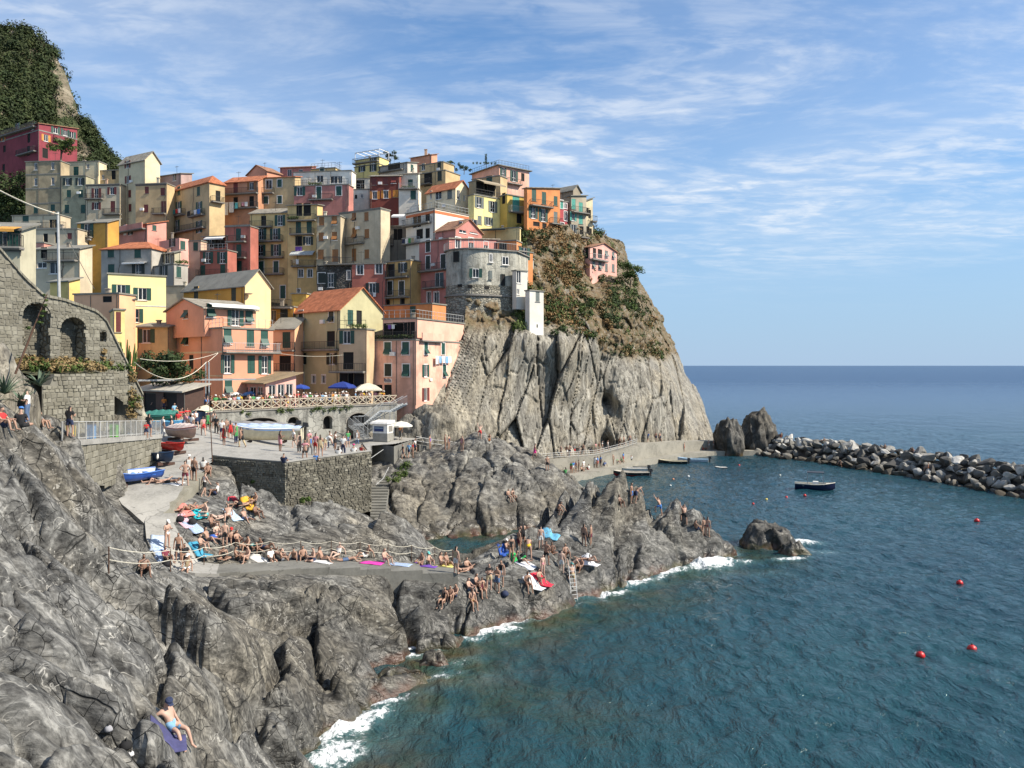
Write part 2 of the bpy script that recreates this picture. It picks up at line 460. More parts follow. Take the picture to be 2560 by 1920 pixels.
M['concrete_dark'] = concrete('concrete_weathered', (0.17, 0.165, 0.145))
M['quay'] = concrete('quay_concrete', (0.26, 0.245, 0.205))
def stain_wall(name, col):
 """old render: run-off streaks that hang from the top edge, patches of bare mortar"""
 n = NT(name); p = n.pos()
 st = n.noise(n.map(p, (1.3, 1.3, 0.16)), 1.0, 5, 0.6)
 pa = n.noise(p, 0.45, 6, 0.7)
 c = n.ramp(pa, [(0.36, tuple(x * 0.55 for x in col)), (0.5, col), (0.64, tuple(min(1, x * 1.3) for x in col))])
 c = n.mix(n.math('MULTIPLY', n.rng(st, 0.5, 0.68), 0.6), c, tuple(min(1, x * 1.7) for x in col))
 c = n.mix(n.math('MULTIPLY', n.rng(st, 0.36, 0.44, 1, 0), 0.7), c, tuple(x * 0.35 for x in col))
 bl = n.vor(n.vmath('ADD', p, n.vmath('SCALE', n.noise(p, 1.0, 2, col=True), 0.8)), 1.1, 'DISTANCE_TO_EDGE')
 c = n.mix(n.math('MULTIPLY', n.rng(bl, 0, 0.05, 1, 0), n.rng(pa, 0.45, 0.6)), c, tuple(x * 0.5 for x in col))
 return n.done(c, 0.9, 0, n.bump(n.math('ADD', pa, n.rng(bl, 0, 0.08)), 0.5, 0.05))
M['terrace_wall'] = stain_wall('terrace_wall', (0.23, 0.225, 0.20))
M['tower_plaster'] = stain_wall('grey_plaster', (0.34, 0.325, 0.27))
def rubble(name, col, scale=1.5, dark=0.35):
 n = NT(name); p = n.pos()
 pw = n.vmath('ADD', p, n.vmath('SCALE', n.noise(p, 0.8, 3, col=True), 0.5))
 q = n.map(pw, (1, 1, 1.5))
 e = n.vor(q, scale, 'DISTANCE_TO_EDGE'); idc = n.vor(q, scale, 'F1', out='Color')
 v = n.sep(idc)[0]
 c = n.ramp(v, [(0.0, tuple(x * 0.6 for x in col)), (0.5, col), (1.0, tuple(min(1, x * 1.35) for x in col))])
 c = n.mix(n.rng(n.noise(p, 0.35, 4), 0.4, 0.65), c, n.mix(0.6, c, (0.75, 0.72, 0.62), 'MULTIPLY'))
 c = n.mix(n.rng(e, 0.0, 0.09, 1, 0), c, tuple(x * dark for x in col))
 h = n.math('ADD', n.rng(e, 0, 0.22), n.math('MULTIPLY', n.noise(p, 4, 4), 0.4))
 return n.done(c, 0.92, 0, n.bump(h, 0.9, 0.12))
M['rubble'] = rubble('rubble_masonry', (0.30, 0.28, 0.225), 2.0)
M['rubble_dark'] = rubble('slate_masonry', (0.115, 0.11, 0.10), 1.9)
M['mortar'] = plain('mortar', (0.17, 0.16, 0.13), 0.95, bump=0.4)
def stone_mat(name, cols):
 n = NT(name); p = n.pos()
 r = n.oinfo();
 f = n.noise(p, 1.3, 5, 0.6); rr = n.math('ADD', n.math('MULTIPLY', r, 0.5), n.math('MULTIPLY', n.noise(p, 0.9, 1), 0.5))
 c = n.ramp(rr, [(0.2, cols[0]), (0.5, cols[1]), (0.8, cols[2])])
 c = n.mix(n.rng(f, 0.35, 0.65), n.mix(0.5, c, (0.55, 0.53, 0.46), 'MULTIPLY'), c)
 return n.done(c, 0.9, 0, n.bump(n.noise(p, 7, 5, 0.65), 0.55, 0.04))
M['stone'] = stone_mat('wall_stone', ((0.15, 0.14, 0.11), (0.205, 0.192, 0.152), (0.27, 0.255, 0.205)))
M['stone_dark'] = stone_mat('dry_stone', ((0.09, 0.083, 0.065), (0.17, 0.158, 0.125), (0.27, 0.255, 0.205)))
def boulder_mat():
 n = NT('breakwater_stone'); p = n.pos(); o = n.pos(True)
 r = n.oinfo()
 c = n.ramp(r, [(0.0, (0.055, 0.053, 0.05)), (0.4, (0.14, 0.135, 0.122)), (0.68, (0.27, 0.26, 0.235)), (0.9, (0.52, 0.505, 0.47))])
 c = n.mix(n.rng(n.noise(o, 1.6, 5, 0.6), 0.35, 0.62), n.mix(0.65, c, (0.5, 0.48, 0.44), 'MULTIPLY'), c)
 z = n.math('ADD', n.sep(p)[2], n.math('MULTIPLY', n.noise(p, 0.5, 3), 0.9))
 c = n.mix(n.math('MULTIPLY', n.rng(z, 0.7, 2.1, 1, 0), 0.85), c, (0.055, 0.043, 0.026))
 return n.done(c, 0.85, 0, n.bump(n.noise(o, 5, 5, 0.65), 0.6, 0.08))
M['boulder'] = boulder_mat()
def plaster(col, name='plaster', age=0.5):
 key = ('pl', tuple(round(c, 3) for c in col), age)
 if key in _cache: return _cache[key]
 lum = col[0] * .3 + col[1] * .6 + col[2] * .1; col = tuple(min(1, (c * .88 + lum * .12) * k_) for c, k_ in zip(col, (1.07, .99, .86))); age = min(1.0, age * 1.25)
 n = NT(name); p = n.pos()
 a = n.noise(p, 0.33, 5, 0.65)
 st = n.noise(n.map(p, (1.6, 1.6, 0.14)), 0.8, 5, 0.65)
 lo = tuple(x * (1 - 0.32 * age) for x in col); hi = tuple(min(1, x * (1 + 0.14 * age)) for x in col)
 c = n.mix(n.rng(a, 0.36, 0.64), lo, hi)
 c = n.mix(n.math('MULTIPLY', n.rng(st, 0.53, 0.72), 0.5 * age), c, tuple(x * 0.52 for x in col))
 b = n.rng(n.noise(p, 0.8, 6, 0.75), 0.66, 0.70)
 c = n.mix(n.math('MULTIPLY', b, 0.55 * age), c, (0.34, 0.31, 0.26))
 _cache[key] = n.done(c, 0.9, 0, n.bump(n.noise(p, 5, 4), 0.25, 0.02))
 return _cache[key]
def tiles(col, name='roof_tile', sc=3.4):
 key = ('ti', tuple(round(c, 3) for c in col))
 if key in _cache: return _cache[key]
 n = NT(name); o = n.pos(True)
 w = n.N.new('ShaderNodeTexWave'); w.bands_direction = 'X'; w.inputs['Scale'].default_value = sc * 0.5; n.L.new(o, w.inputs['Vector'])
 w2 = n.N.new('ShaderNodeTexWave'); w2.bands_direction = 'Y'; w2.wave_profile = 'SAW'; w2.inputs['Scale'].default_value = sc * 0.35; n.L.new(o, w2.inputs['Vector'])
 v = n.noise(o, 1.4, 5, 0.7)
 c = n.ramp(v, [(0.3, tuple(x * 0.5 for x in col)), (0.5, col), (0.72, tuple(min(1, x * 1.4 + 0.03) for x in col))])
 c = n.mix(n.rng(w.outputs[1], 0.0, 0.35, 0.45, 0.0), c, tuple(x * 0.35 for x in col))
 h = n.math('ADD', w.outputs[1], n.math('MULTIPLY', w2.outputs[1], 0.6))
 _cache[key] = n.done(c, 0.85, 0, n.bump(h, 0.6, 0.06))
 return _cache[key]
def foliage(name, a, b, c):
 n = NT(name); p = n.pos()
 v = n.math('ADD', n.math('MULTIPLY', n.noise(p, 0.35, 3), 0.6), n.math('MULTIPLY', n.noise(p, 3.0, 3), 0.4))
 col = n.ramp(v, [(0.34, a), (0.5, b), (0.66, c)])
 n.b.inputs['Subsurface Weight'].default_value = 0.0
 return n.done(col, 0.75, 0, None, 0.25)
M['maquis'] = foliage('maquis_leaf', (0.014, 0.022, 0.008), (0.03, 0.042, 0.013), (0.062, 0.073, 0.022))
M['leaf'] = foliage('green_leaf', (0.03, 0.055, 0.012), (0.06, 0.095, 0.02), (0.11, 0.14, 0.04))
M['leaf_dark'] = foliage('dark_leaf', (0.016, 0.03, 0.01), (0.035, 0.055, 0.017), (0.07, 0.09, 0.03))
M['dry'] = foliage('dry_grass', (0.13, 0.09, 0.035), (0.22, 0.155, 0.07), (0.33, 0.245, 0.125))
M['rust'] = foliage('rust_scrub', (0.10, 0.07, 0.03), (0.19, 0.11, 0.045), (0.30, 0.18, 0.075))
M['agave'] = foliage('agave_leaf', (0.055, 0.085, 0.055), (0.10, 0.14, 0.095), (0.17, 0.21, 0.13))
M['bark'] = plain('bark', (0.10, 0.075, 0.05), 0.9, bump=0.5)
def glass_dark():
 n = NT('window_glass'); n.b.inputs['IOR'].default_value = 1.45
 p = n.pos()
 c = n.ramp(n.noise(p, 0.7, 2), [(0.4, (0.006, 0.008, 0.01)), (0.62, (0.03, 0.036, 0.042))])
 return n.done(c, 0.12, 0, None, 0.5)
M['glass'] = glass_dark()
M['white'] = plain('white_paint', (0.74, 0.72, 0.68), 0.5)
M['white_plaster'] = plaster((0.70, 0.69, 0.66), 'white_plaster', 0.35)
M['green_sh'] = plain('green_shutter', (0.012, 0.062, 0.045), 0.55)
M['dark_sh'] = plain('dark_shutter', (0.012, 0.022, 0.018), 0.6)
M['brown_sh'] = plain('brown_shutter', (0.27, 0.115, 0.035), 0.6)
M['red_sh'] = plain('red_shutter', (0.14, 0.028, 0.022), 0.6)
M['orange_sh'] = plain('orange_shutter', (0.55, 0.22, 0.03), 0.6)
M['turq_sh'] = plain('turquoise_shutter', (0.06, 0.30, 0.23), 0.6)
M['grey_sh'] = plain('grey_shutter', (0.13, 0.15, 0.14), 0.6)
M['metal'] = plain('galvanised_steel', (0.42, 0.43, 0.43), 0.45, 0.6)
M['rail_dark'] = plain('dark_railing', (0.055, 0.05, 0.045), 0.55, 0.3)
M['rail_light'] = plain('painted_railing', (0.38, 0.38, 0.365), 0.5)
M['rust_iron'] = plain('rusty_iron', (0.085, 0.045, 0.028), 0.85, 0.2, bump=0.3)
M['rope'] = plain('rope', (0.62, 0.58, 0.47), 0.9)
M['timber'] = plain('pale_timber', (0.40, 0.345, 0.26), 0.75)
M['timber_dark'] = plain('dark_timber', (0.06, 0.028, 0.018), 0.7)
M['slab'] = concrete('balcony_slab', (0.22, 0.205, 0.18))
M['slate_roof'] = concrete('slate_roof', (0.20, 0.19, 0.16))
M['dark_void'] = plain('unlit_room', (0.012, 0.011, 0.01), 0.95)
M['gutter'] = plain('gutter', (0.10, 0.085, 0.07), 0.6)
def cloth(col): return plain('cloth', col, 0.9, 0, 0.15, 0.3, 6.0)
def striped(a, b, sc=9.0, axis='X'):
 n = NT('striped_cloth'); o = n.pos(True)
 w = n.N.new('ShaderNodeTexWave'); w.bands_direction = axis; w.inputs['Scale'].default_value = sc; n.L.new(o, w.inputs['Vector'])
 return n.done(n.mix(n.rng(w.outputs[1], 0.45, 0.55), a, b), 0.9, 0, n.bump(n.noise(o, 20, 3), 0.3, 0.01))
def sea_mat():
 n = NT('sea_water'); p = n.pos()
 sep = n.sep(p)
 deep = n.mix(n.rng(n.noise(p, 0.025, 3), 0.35, 0.65), (0.009, 0.040, 0.056), (0.012, 0.052, 0.064))
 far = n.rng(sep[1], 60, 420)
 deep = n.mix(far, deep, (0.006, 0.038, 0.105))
 sh = n.attr('shallow')
 bottom = n.ramp(n.noise(p, 0.30, 5, 0.6), [(0.36, (0.008, 0.035, 0.034)), (0.5, (0.030, 0.048, 0.026)), (0.64, (0.060, 0.050, 0.024))])
 col = n.mix(n.math('MULTIPLY', sh, n.rng(n.noise(p, 0.16, 4, 0.6), 0.34, 0.60)), deep, bottom)
 q = n.map(p, (1.0, 0.62, 1.0), (0, 0, 0.35))
 b1 = n.noise(q, 1.1, 5, 0.6, 0.6); b2 = n.noise(q, 4.5, 4, 0.6, 0.4); b3 = n.noise(n.map(p, (0.5, 0.22, 1), (0, 0, 0.25)), 0.35, 4, 0.6)
 h = n.math('ADD', n.math('MULTIPLY', b1, 0.8), n.math('ADD', n.math('MULTIPLY', b2, 0.16), n.math('MULTIPLY', b3, 1.6)))
 nm = n.bump(h, 0.8, 0.75)
 fo = n.attr('foam')
 lace = n.math('ADD', n.math('MULTIPLY', n.noise(p, 2.2, 6, 0.72, 1.0), 0.75), n.math('MULTIPLY', n.vor(n.vmath('ADD', p, n.vmath('SCALE', n.noise(p, 1.5, 3, col=True), 1.2)), 1.6, 'DISTANCE_TO_EDGE'), -0.35))
 ff = n.rng(n.math('ADD', fo, n.math('MULTIPLY', n.math('SUBTRACT', lace, 0.36), 1.9)), 0.52, 0.92)
 ff = n.math('MULTIPLY', ff, n.rng(fo, 0.02, 0.22), True)
 milky = n.math('MULTIPLY', n.rng(fo, 0.10, 0.8), 0.40)
 col = n.mix(milky, col, (0.10, 0.20, 0.21))
 col = n.mix(ff, col, (0.80, 0.82, 0.82))
 n.b.inputs['IOR'].default_value = 1.333
 rough = n.math('ADD', n.math('MULTIPLY', ff, 0.6), n.rng(sep[1], 40, 900, 0.10, 0.30))
 return n.done(col, rough, 0, nm, 0.5)
M['sea'] = sea_mat()
# ------------------------------------------------------------------ the shore: world height fields through measured points
def W(u, v, Y):
 p = P(u, v, Y); return (p.x, p.y, p.z)
def W0(u, v, z=0.0):
 p = PZ(u, v, z); return (p.x, p.y, p.z)
water_edge = [W0(*q) for q in ((790, 1893), (815, 1840), (832, 1800), (880, 1735), (950, 1680), (1030, 1625), (1094, 1609), (1160, 1598), (1211, 1585), (1260, 1565), (1330, 1550), (1420, 1505),
                               (1500, 1480), (1560, 1465), (1640, 1445), (1700, 1425), (1760, 1405), (1835, 1388))]
SHORE = [W(*q) for q in (
 (0, 1920, 16), (0, 1700, 18.5), (0, 1500, 21.5), (0, 1300, 26), (0, 1150, 30), (0, 1068, 32), (-400, 1500, 20), (-400, 1120, 27), (-400, 1800, 16), (-700, 1200, 24),
 (150, 1920, 17.5), (150, 1700, 20.5), (150, 1500, 25), (150, 1300, 31), (150, 1150, 38), (120, 1085, 42), (230, 1125, 44), (180, 1105, 43),
 (300, 1920, 19), (300, 1700, 23), (300, 1500, 30), (300, 1400, 35), (280, 1290, 41), (265, 1210, 45), (340, 1340, 41.5), (365, 1395, 42.5),
 (400, 1850, 20.2), (450, 1920, 21.5), (450, 1700, 26), (450, 1550, 34), (450, 1480, 40.5), (430, 1450, 43),
 (600, 1920, 26), (600, 1780, 28), (600, 1650, 32.5), (600, 1540, 38.5), (600, 1450, 44.2),
 (690, 1895, 30.5), (700, 1780, 31), (700, 1650, 36), (700, 1530, 41.5), (700, 1444, 45.9),
 (850, 1700, 36.8), (900, 1600, 41.5), (900, 1520, 44.5), (950, 1447, 48.0), (1000, 1449, 48.7), (1080, 1458, 49.2), (800, 1600, 39), (800, 1446, 46.8), (1000, 1560, 44.3), (1050, 1500, 47), (1100, 1490, 48.3),
 (1100, 1560, 46.5), (1150, 1455, 50), (1222, 1473, 50.5), (1150, 1530, 48.3), (1290, 1512, 51), (1330, 1480, 52), (1418, 1445, 55), (1300, 1400, 54.3), (1370, 1372, 56),
 (1260, 1365, 57), (1400, 1425, 55), (1480, 1405, 57.8), (1450, 1372, 60), (1200, 1420, 53.5),
 (480, 1275, 50.8), (600, 1265, 53.6), (560, 1295, 51), (500, 1345, 48), (600, 1345, 49.8), (540, 1240, 54.5), (440, 1310, 49),
 (700, 1390, 48.5), (850, 1395, 50), (980, 1400, 52),
 (720, 1260, 57.5), (850, 1265, 58.5), (950, 1300, 57.5), (1030, 1335, 57.5), (1060, 1390, 55.3), (660, 1310, 54), (700, 1330, 53), (900, 1350, 54.5), (800, 1340, 53.5),
 (680, 1245, 57.5), (800, 1262, 61), (920, 1285, 63),
 (1470, 1300, 64), (1550, 1262, 66), (1590, 1262, 67), (1600, 1335, 63.5), (1690, 1268, 69), (1725, 1280, 69.3), (1650, 1290, 67), (1740, 1335, 67.2), (1790, 1365, 67.3),
 (1660, 1405, 63), (1560, 1425, 60.2), (1500, 1340, 63), (1420, 1310, 64), (1350, 1335, 63), (1310, 1345, 62))]
SHORE += [(a[0], a[1], 0.0) for a in water_edge]
for k, (x, y, z) in enumerate(water_edge):
 a = water_edge[max(k - 1, 0)]; b = water_edge[min(k + 1, len(water_edge) - 1)]
 tx, ty = b[0] - a[0], b[1] - a[1]; l = math.hypot(tx, ty); nx_, ny_ = ty / l, -tx / l
 shelf = 880 <= x * 0 + [790, 815, 832, 880, 950, 1030, 1094, 1160, 1211, 1260, 1330, 1420, 1500, 1560, 1640, 1700, 1760, 1835][k] <= 1094
 SHORE.append((x + nx_ * (5.5 if shelf else 2.6), y + ny_ * (5.5 if shelf else 2.6), -2.6))
 SHORE.append((x + nx_ * 9, y + ny_ * 9, -6))
SHORE += [W0(*q) for q in ((905, 1775, 0.25), (960, 1730, 0.3), (1010, 1700, 0.35), (1080, 1672, 0.4), (1110, 1680, 0.1), (960, 1680, 0.1), (900, 1740, 0.15), (1010, 1665, 0.05))]
SHORE += [W0(*q) for q in ((1100, 1375, -2.2), (1160, 1385, -2.2), (1200, 1400, -2), (1230, 1385, -1.6), (1150, 1350, -2.6), (1110, 1400, -1.2), (1170, 1408, -1.0), (1225, 1405, -.6), (1260, 1380, -1.0), (1240, 1352, -2.0), (1080, 1400, -0.4), (1180, 1418, -0.3), (1090, 1360, -2.2))]
SHORE += [W(1100, 1425, 59.0), W(1170, 1432, 58.0), W(1225, 1415, 58.5)]
SHORE += [(-9, 70, -2.5), (-4, 72, -2.5), (1, 71, -1.5), (5, 73, -1.2), (10, 74, -2.5), (16, 75, -3.5), (22, 72, -4), (24, 66, -4.5), (27, 60, -6), (-9, 75, -2.5), (3, 76, -2.5), (20.6, 69.5, -2.2)]
shore_f = RBF(SHORE)
cracks = [([(520, 1480), (560, 1530), (610, 1565), (680, 1600), (700, 1650), (680, 1700), (640, 1740), (560, 1790)], 1.5, 0.34),
          ([(985, 1450), (990, 1490), (1010, 1540), (1030, 1600), (1035, 1640)], 1.3, 0.30),
          ([(415, 1585), (405, 1650), (385, 1740)], 0.9, 0.20), ([(690, 1600), (740, 1570), (820, 1520), (870, 1500)], 0.5, 0.25),
          ([(1140, 1500), (1130, 1560), (1150, 1600)], 0.7, 0.25), ([(15, 1720), (40, 1790), (90, 1850), (120, 1920)], 0.9, 0.22),
          ([(720, 1265), (735, 1320), (715, 1380)], 0.7, 0.22), ([(1590, 1350), (1575, 1400), (1565, 1450)], 1.0, 0.30), ([(1280, 1320), (1300, 1380), (1240, 1420)], 0.5, 0.25),
          ([(345, 1760), (330, 1840), (350, 1920)], 0.6, 0.2), ([(200, 1560), (240, 1640), (200, 1720)], 0.4, 0.2)]
def surf_pt(u, v, f, lo=12.0, hi=130.0):
 """where the sight line through a photo pixel meets the bare height field"""
 Y = np.linspace(lo, hi, 1600); x = (u - 1280) / F_PX * Y; z = CAM_Z + (HOR - v) / F_PX * Y
 d = z - f(x, Y); i = int(np.argmax(d < 0)) if (d < 0).any() else len(Y) - 1
 return (x[i], Y[i])
crack_xy = [([surf_pt(u, v, shore_f) for (u, v) in pts], d, w) for (pts, d, w) in cracks]
WALK = [(395, 1300, 48.3), (408, 1340, 47.0), (428, 1372, 46.1), (452, 1408, 45.4), (520, 1424, 45.6), (620, 1420, 46.6), (720, 1412, 47.6), (820, 1411, 48.4), (920, 1414, 49.2), (1020, 1420, 50.0), (1140, 1430, 50.6)]
walk_w = [W(*q) for q in WALK]
# ---- plaza, slip and walk: concrete laid over the rock
PLAZA = [W(*q) for q in ((395, 1300, 48.3), (370, 1250, 50.3), (430, 1250, 50.6), (470, 1215, 52.6), (300, 1215, 52), (330, 1175, 56.5), (520, 1172, 57.2), (720, 1166, 57.8), (920, 1136, 65.5), (400, 1100, 65.5),
 (555, 1098, 68.5), (500, 1062, 75), (440, 1040, 82), (650, 1112, 74), (800, 1112, 90), (940, 1098, 92), (1040, 1090, 98), (600, 1088, 82), (720, 1102, 86), (370, 1040, 88), (460, 1025, 96))]
plaza_f = RBF(PLAZA, 1.0)
def poly_in(x, y, poly):
 ins = np.zeros(np.shape(x), bool); n = len(poly)
 for i in range(n):
  ax, ay = poly[i]; bx, by = poly[(i + 1) % n]
  c = ((ay > y) != (by > y)) & (x < (bx - ax) * (y - ay) / (by - ay + 1e-12) + ax)
  ins ^= c
 return ins
PL_OUT = [W(*q)[:2] for q in ((378, 1308, 48.0), (318, 1255, 49.5), (290, 1222, 51.5), (320, 1180, 56.2), (370, 1130, 61), (395, 1090, 67), (330, 1060, 78), (330, 1040, 90), (345, 1030, 100), (640, 1020, 100), (1060, 1070, 104),
 (1060, 1095, 96), (985, 1112, 88), (928, 1112, 86), (928, 1137, 65.6), (716, 1167, 57.7), (532, 1172, 60.2), (505, 1190, 56.0), (470, 1222, 52.4), (430, 1258, 50.3), (405, 1300, 48.3))]
near_man = surf_pt(424, 1838, shore_f)
def rock_relief(x, y, z, amp):
 wx = x + 0.9 * vnoise(x * 0.10, y * 0.10, 0, 3) + 0.12 * vnoise(x * 0.6, y * 0.6, 0, 5)
 wy = y + 0.9 * vnoise(x * 0.10, y * 0.10, 7, 4) + 0.12 * vnoise(x * 0.6, y * 0.6, 3, 6)
 ca, sa = math.cos(0.55), math.sin(0.55)
 a = wx * ca + wy * sa; b = -wx * sa + wy * ca           # b runs across the beds
 d1, e1, i1, ox, oy = cells(a / 6.4, b / 3.4, 0, 21)
 d2, e2, i2, px, py = cells(a / 2.5 + 9, b / 1.15, 0, 33)
 h = (i1 - 0.5) * 1.5 + (ox * (i1 * 13 % 1 - 0.5) + oy * (i1 * 7 % 1 - 0.5)) * 2.9
 h = h - 1.2 * np.exp(-(e1 / 0.03) ** 2)
 h = h + (i2 - 0.5) * 0.40 + (px * (i2 * 13 % 1 - 0.5) + py * (i2 * 7 % 1 - 0.5)) * 0.62 - 0.32 * np.exp(-(e2 / 0.055) ** 2)
 folds = 1 - np.abs(vnoise(a * 0.35, b * 1.9, 0, 41)) * 2
 folds2 = 1 - np.abs(vnoise(a * 0.8, b * 5.0, 1, 42)) * 2
 h = h + 0.12 * folds + 0.03 * folds2 + 0.12 * fbm(x * 0.45, y * 0.45, z * 0.45, 4, 50)
 rough = smooth(vnoise(x * .12, y * .12, 0, 55), -.25, .25)
 bb = b + .5 * vnoise(a * .25, b * .25, 0, 56)
 l1 = (bb * 1.15) % 1.0; l2 = (bb * 3.7 + .4 * vnoise(a * .8, b * .8, 0, 57)) % 1.0
 h = h + (.25 + .75 * rough) * (0.36 * (l1 - .5) + .06 * (l2 - .5))
 d3, e3, i3, qx, qy = cells(a / .62 + 3, b / .38, 0, 58)
 h = h + (i3 - .5) * .06 + (qx * (i3 * 13 % 1 - .5) + qy * (i3 * 7 % 1 - .5)) * .15 - .06 * np.exp(-(e3 / .08) ** 2)
 return h * amp
def shore_height(x, y):
 z0 = shore_f(x, y)
 dw = np.full(np.shape(x), 9e9)
 wxy = [(p[0], p[1]) for p in walk_w]
 dw = seg_dist(x, y, wxy)
 amp = smooth(dw, 0.9, 2.6) * 0.95 + 0.05
 flat = np.minimum(1, np.hypot((x + 21.0) / 6.5, (y - 51.2) / 3.3)); amp = amp * smooth(flat, 0.55, 1.0) + 0.10 * (1 - smooth(flat, 0.55, 1.0))
 near_m = np.hypot(x - near_man[0], y - near_man[1]); amp = amp * (.22 + .78 * smooth(near_m, .7, 1.9))
 plat = np.minimum(1, np.hypot((x - 0.5) / 6.5, (y - 52.5) / 4.2)); amp = amp * (0.30 + 0.70 * smooth(plat, 0.6, 1.0))
 ridge = np.exp(-((seg_dist(x, y, [(4, 64.2), (10.3, 66.3), (15, 68.8)]) / 2.2) ** 2))
 amp = amp * np.where(z0 < -0.6, 0.45, 1.0)
 h = z0 + rock_relief(x, y, z0, amp * 0.88)
 bs = (x * .86 - y * .30) * .52 + .35 * vnoise(x * .3, y * .3, 0, 77); bl = bs % 1.0; kb = _h01(np.floor(bs).astype(np.int32), np.zeros(np.shape(x), np.int32), np.zeros(np.shape(x), np.int32), 78)
 bs2 = bs * 3.3 + .3 * vnoise(x, y, 0, 79)
 h = h + ridge * (bl * (1.5 + 1.9 * kb) - .3 + .3 * (bs2 % 1.0) + .5 * vnoise(x * .35 + y * .5, y * .4, 0, 80))
 for pts, d, w in crack_xy:
  wob = 0.25 * vnoise(x * 1.1, y * 1.1, 0, 91)
  h = h - d * np.exp(-((seg_dist(x + wob, y + wob, pts) / w) ** 2))
 led = np.exp(-((np.hypot((x + 11.5) / 4.6, (y - 43.2) / 2.2)) ** 4))
 st = 0.42
 zs = np.floor(h / st) * st + st * smooth((h / st) % 1.0, 0.62, 1.0)
 h = h * (1 - 0.85 * led) + zs * 0.85 * led
 best = np.full(np.shape(x), 9e9); wz = np.zeros(np.shape(x))
 for (p, q) in zip(walk_w[:-1], walk_w[1:]):
  vx, vy = q[0] - p[0], q[1] - p[1]; tt = np.clip(((x - p[0]) * vx + (y - p[1]) * vy) / (vx * vx + vy * vy), 0, 1)
  d = np.hypot(x - p[0] - tt * vx, y - p[1] - tt * vy); zz = p[2] + tt * (q[2] - p[2])
  wz = np.where(d < best, zz, wz); best = np.minimum(best, d)
 lim = wz - .2 + np.maximum(best - 1.15, 0) * .5
 h = np.where(best < 4.5, np.minimum(h, lim), h)
 inside = poly_in(x, y, PL_OUT) & (seg_dist(x, y, PL_OUT + PL_OUT[:1]) > .4)
 h = np.where(inside, np.minimum(h, plaza_f(x, y) - .35), h)
 return h
def field_mesh(name, f, x0, x1, y0, y1, res, mat, label=None):
 xs = np.arange(x0, x1 + res, res); ys = np.arange(y0, y1 + res, res)
 X, Y = np.meshgrid(xs, ys)
 Z = f(X.ravel(), Y.ravel())
 V = np.stack([X.ravel(), Y.ravel(), Z], 1)
 keep = None
 me, used = grid_mesh(name, V, len(xs), len(ys), keep)
 o = link(name, me, None, mat)
 return o, me
xs = np.concatenate([np.arange(-34, -20, 0.22), np.arange(-20, 4, 0.105), np.arange(4, 26.01, 0.16)])
ys = np.concatenate([np.arange(12, 46, 0.105), np.arange(46, 70, 0.13), np.arange(70, 78.01, 0.3)])
X, Y = np.meshgrid(xs, ys)
Z = shore_height(X.ravel(), Y.ravel()).reshape(X.shape)
for _ in range(1):                                                 # weathering rounds the sharpest edges a little
 Z[1:-1] = .12 * Z[:-2] + .76 * Z[1:-1] + .12 * Z[2:]; Z[:, 1:-1] = .12 * Z[:, :-2] + .76 * Z[:, 1:-1] + .12 * Z[:, 2:]
Z = Z.ravel()
def undercut(x, y, z, k=.12):
 """steep faces wander in and out instead of falling as straight curtains"""
 return np.stack([x + k * vnoise(x * .8, y * .8, z * 1.5, 151), y + k * vnoise(x * .8 + 7, y * .8, z * 1.5, 152), z], 1)
Vs = undercut(X.ravel(), Y.ravel(), Z)
Zc = Z.reshape(X.shape)
keep = (Zc[:-1, :-1] > -2.2) | (Zc[1:, 1:] > -2.2)
shore_me, _ = grid_mesh('rocky_shore', Vs, len(xs), len(ys), keep)
shore = tag(link('rocky_shore', shore_me, None, M['rock']), 'dark grey folded shore rock sloping down to the sea', None, None, 'structure')
# ---- the outcrop between the pool and the harbour
MID = [W0(*q) for q in ((1075, 1352, 0), (1150, 1348, 0), (1250, 1338, 0), (1350, 1322, 0), (1440, 1300, 0), (1488, 1282, 0), (1500, 1262, 0), (1490, 1250, 0))]
MID += [(p[0], p[1] - 3, -3.5) for p in MID[:6]] + [(p[0] + 3.5, p[1], -3.5) for p in MID[5:]]
MID += [W(*q) for q in ((1200, 1260, 79.5), (1200, 1180, 83), (1200, 1105, 88.5), (1130, 1210, 82), (1080, 1260, 79), (1010, 1270, 76.5), (1050, 1330, 75), (980, 1190, 82), (1000, 1150, 87),
 (1300, 1155, 86), (1360, 1210, 84.5), (1410, 1210, 86.5), (1455, 1250, 87), (1300, 1250, 81), (1230, 1100, 91), (1150, 1112, 91), (1330, 1145, 90), (1050, 1135, 91), (900, 1250, 78),
 (920, 1290, 73), (960, 1300, 72), (1000, 1320, 72), (900, 1160, 90), (1100, 1300, 77.5), (1250, 1300, 79.3), (1380, 1280, 82.5), (1360, 1160, 92), (1450, 1225, 93), (1060, 1110, 97), (1200, 1112, 97), (1330, 1150, 99), (1420, 1200, 99))]
MID += [(-12, 68, 2.2), (-15, 66, 3.5), (12, 104, -2), (6, 104, 0.5), (-10, 104, 5)]
mid_f = RBF(MID)
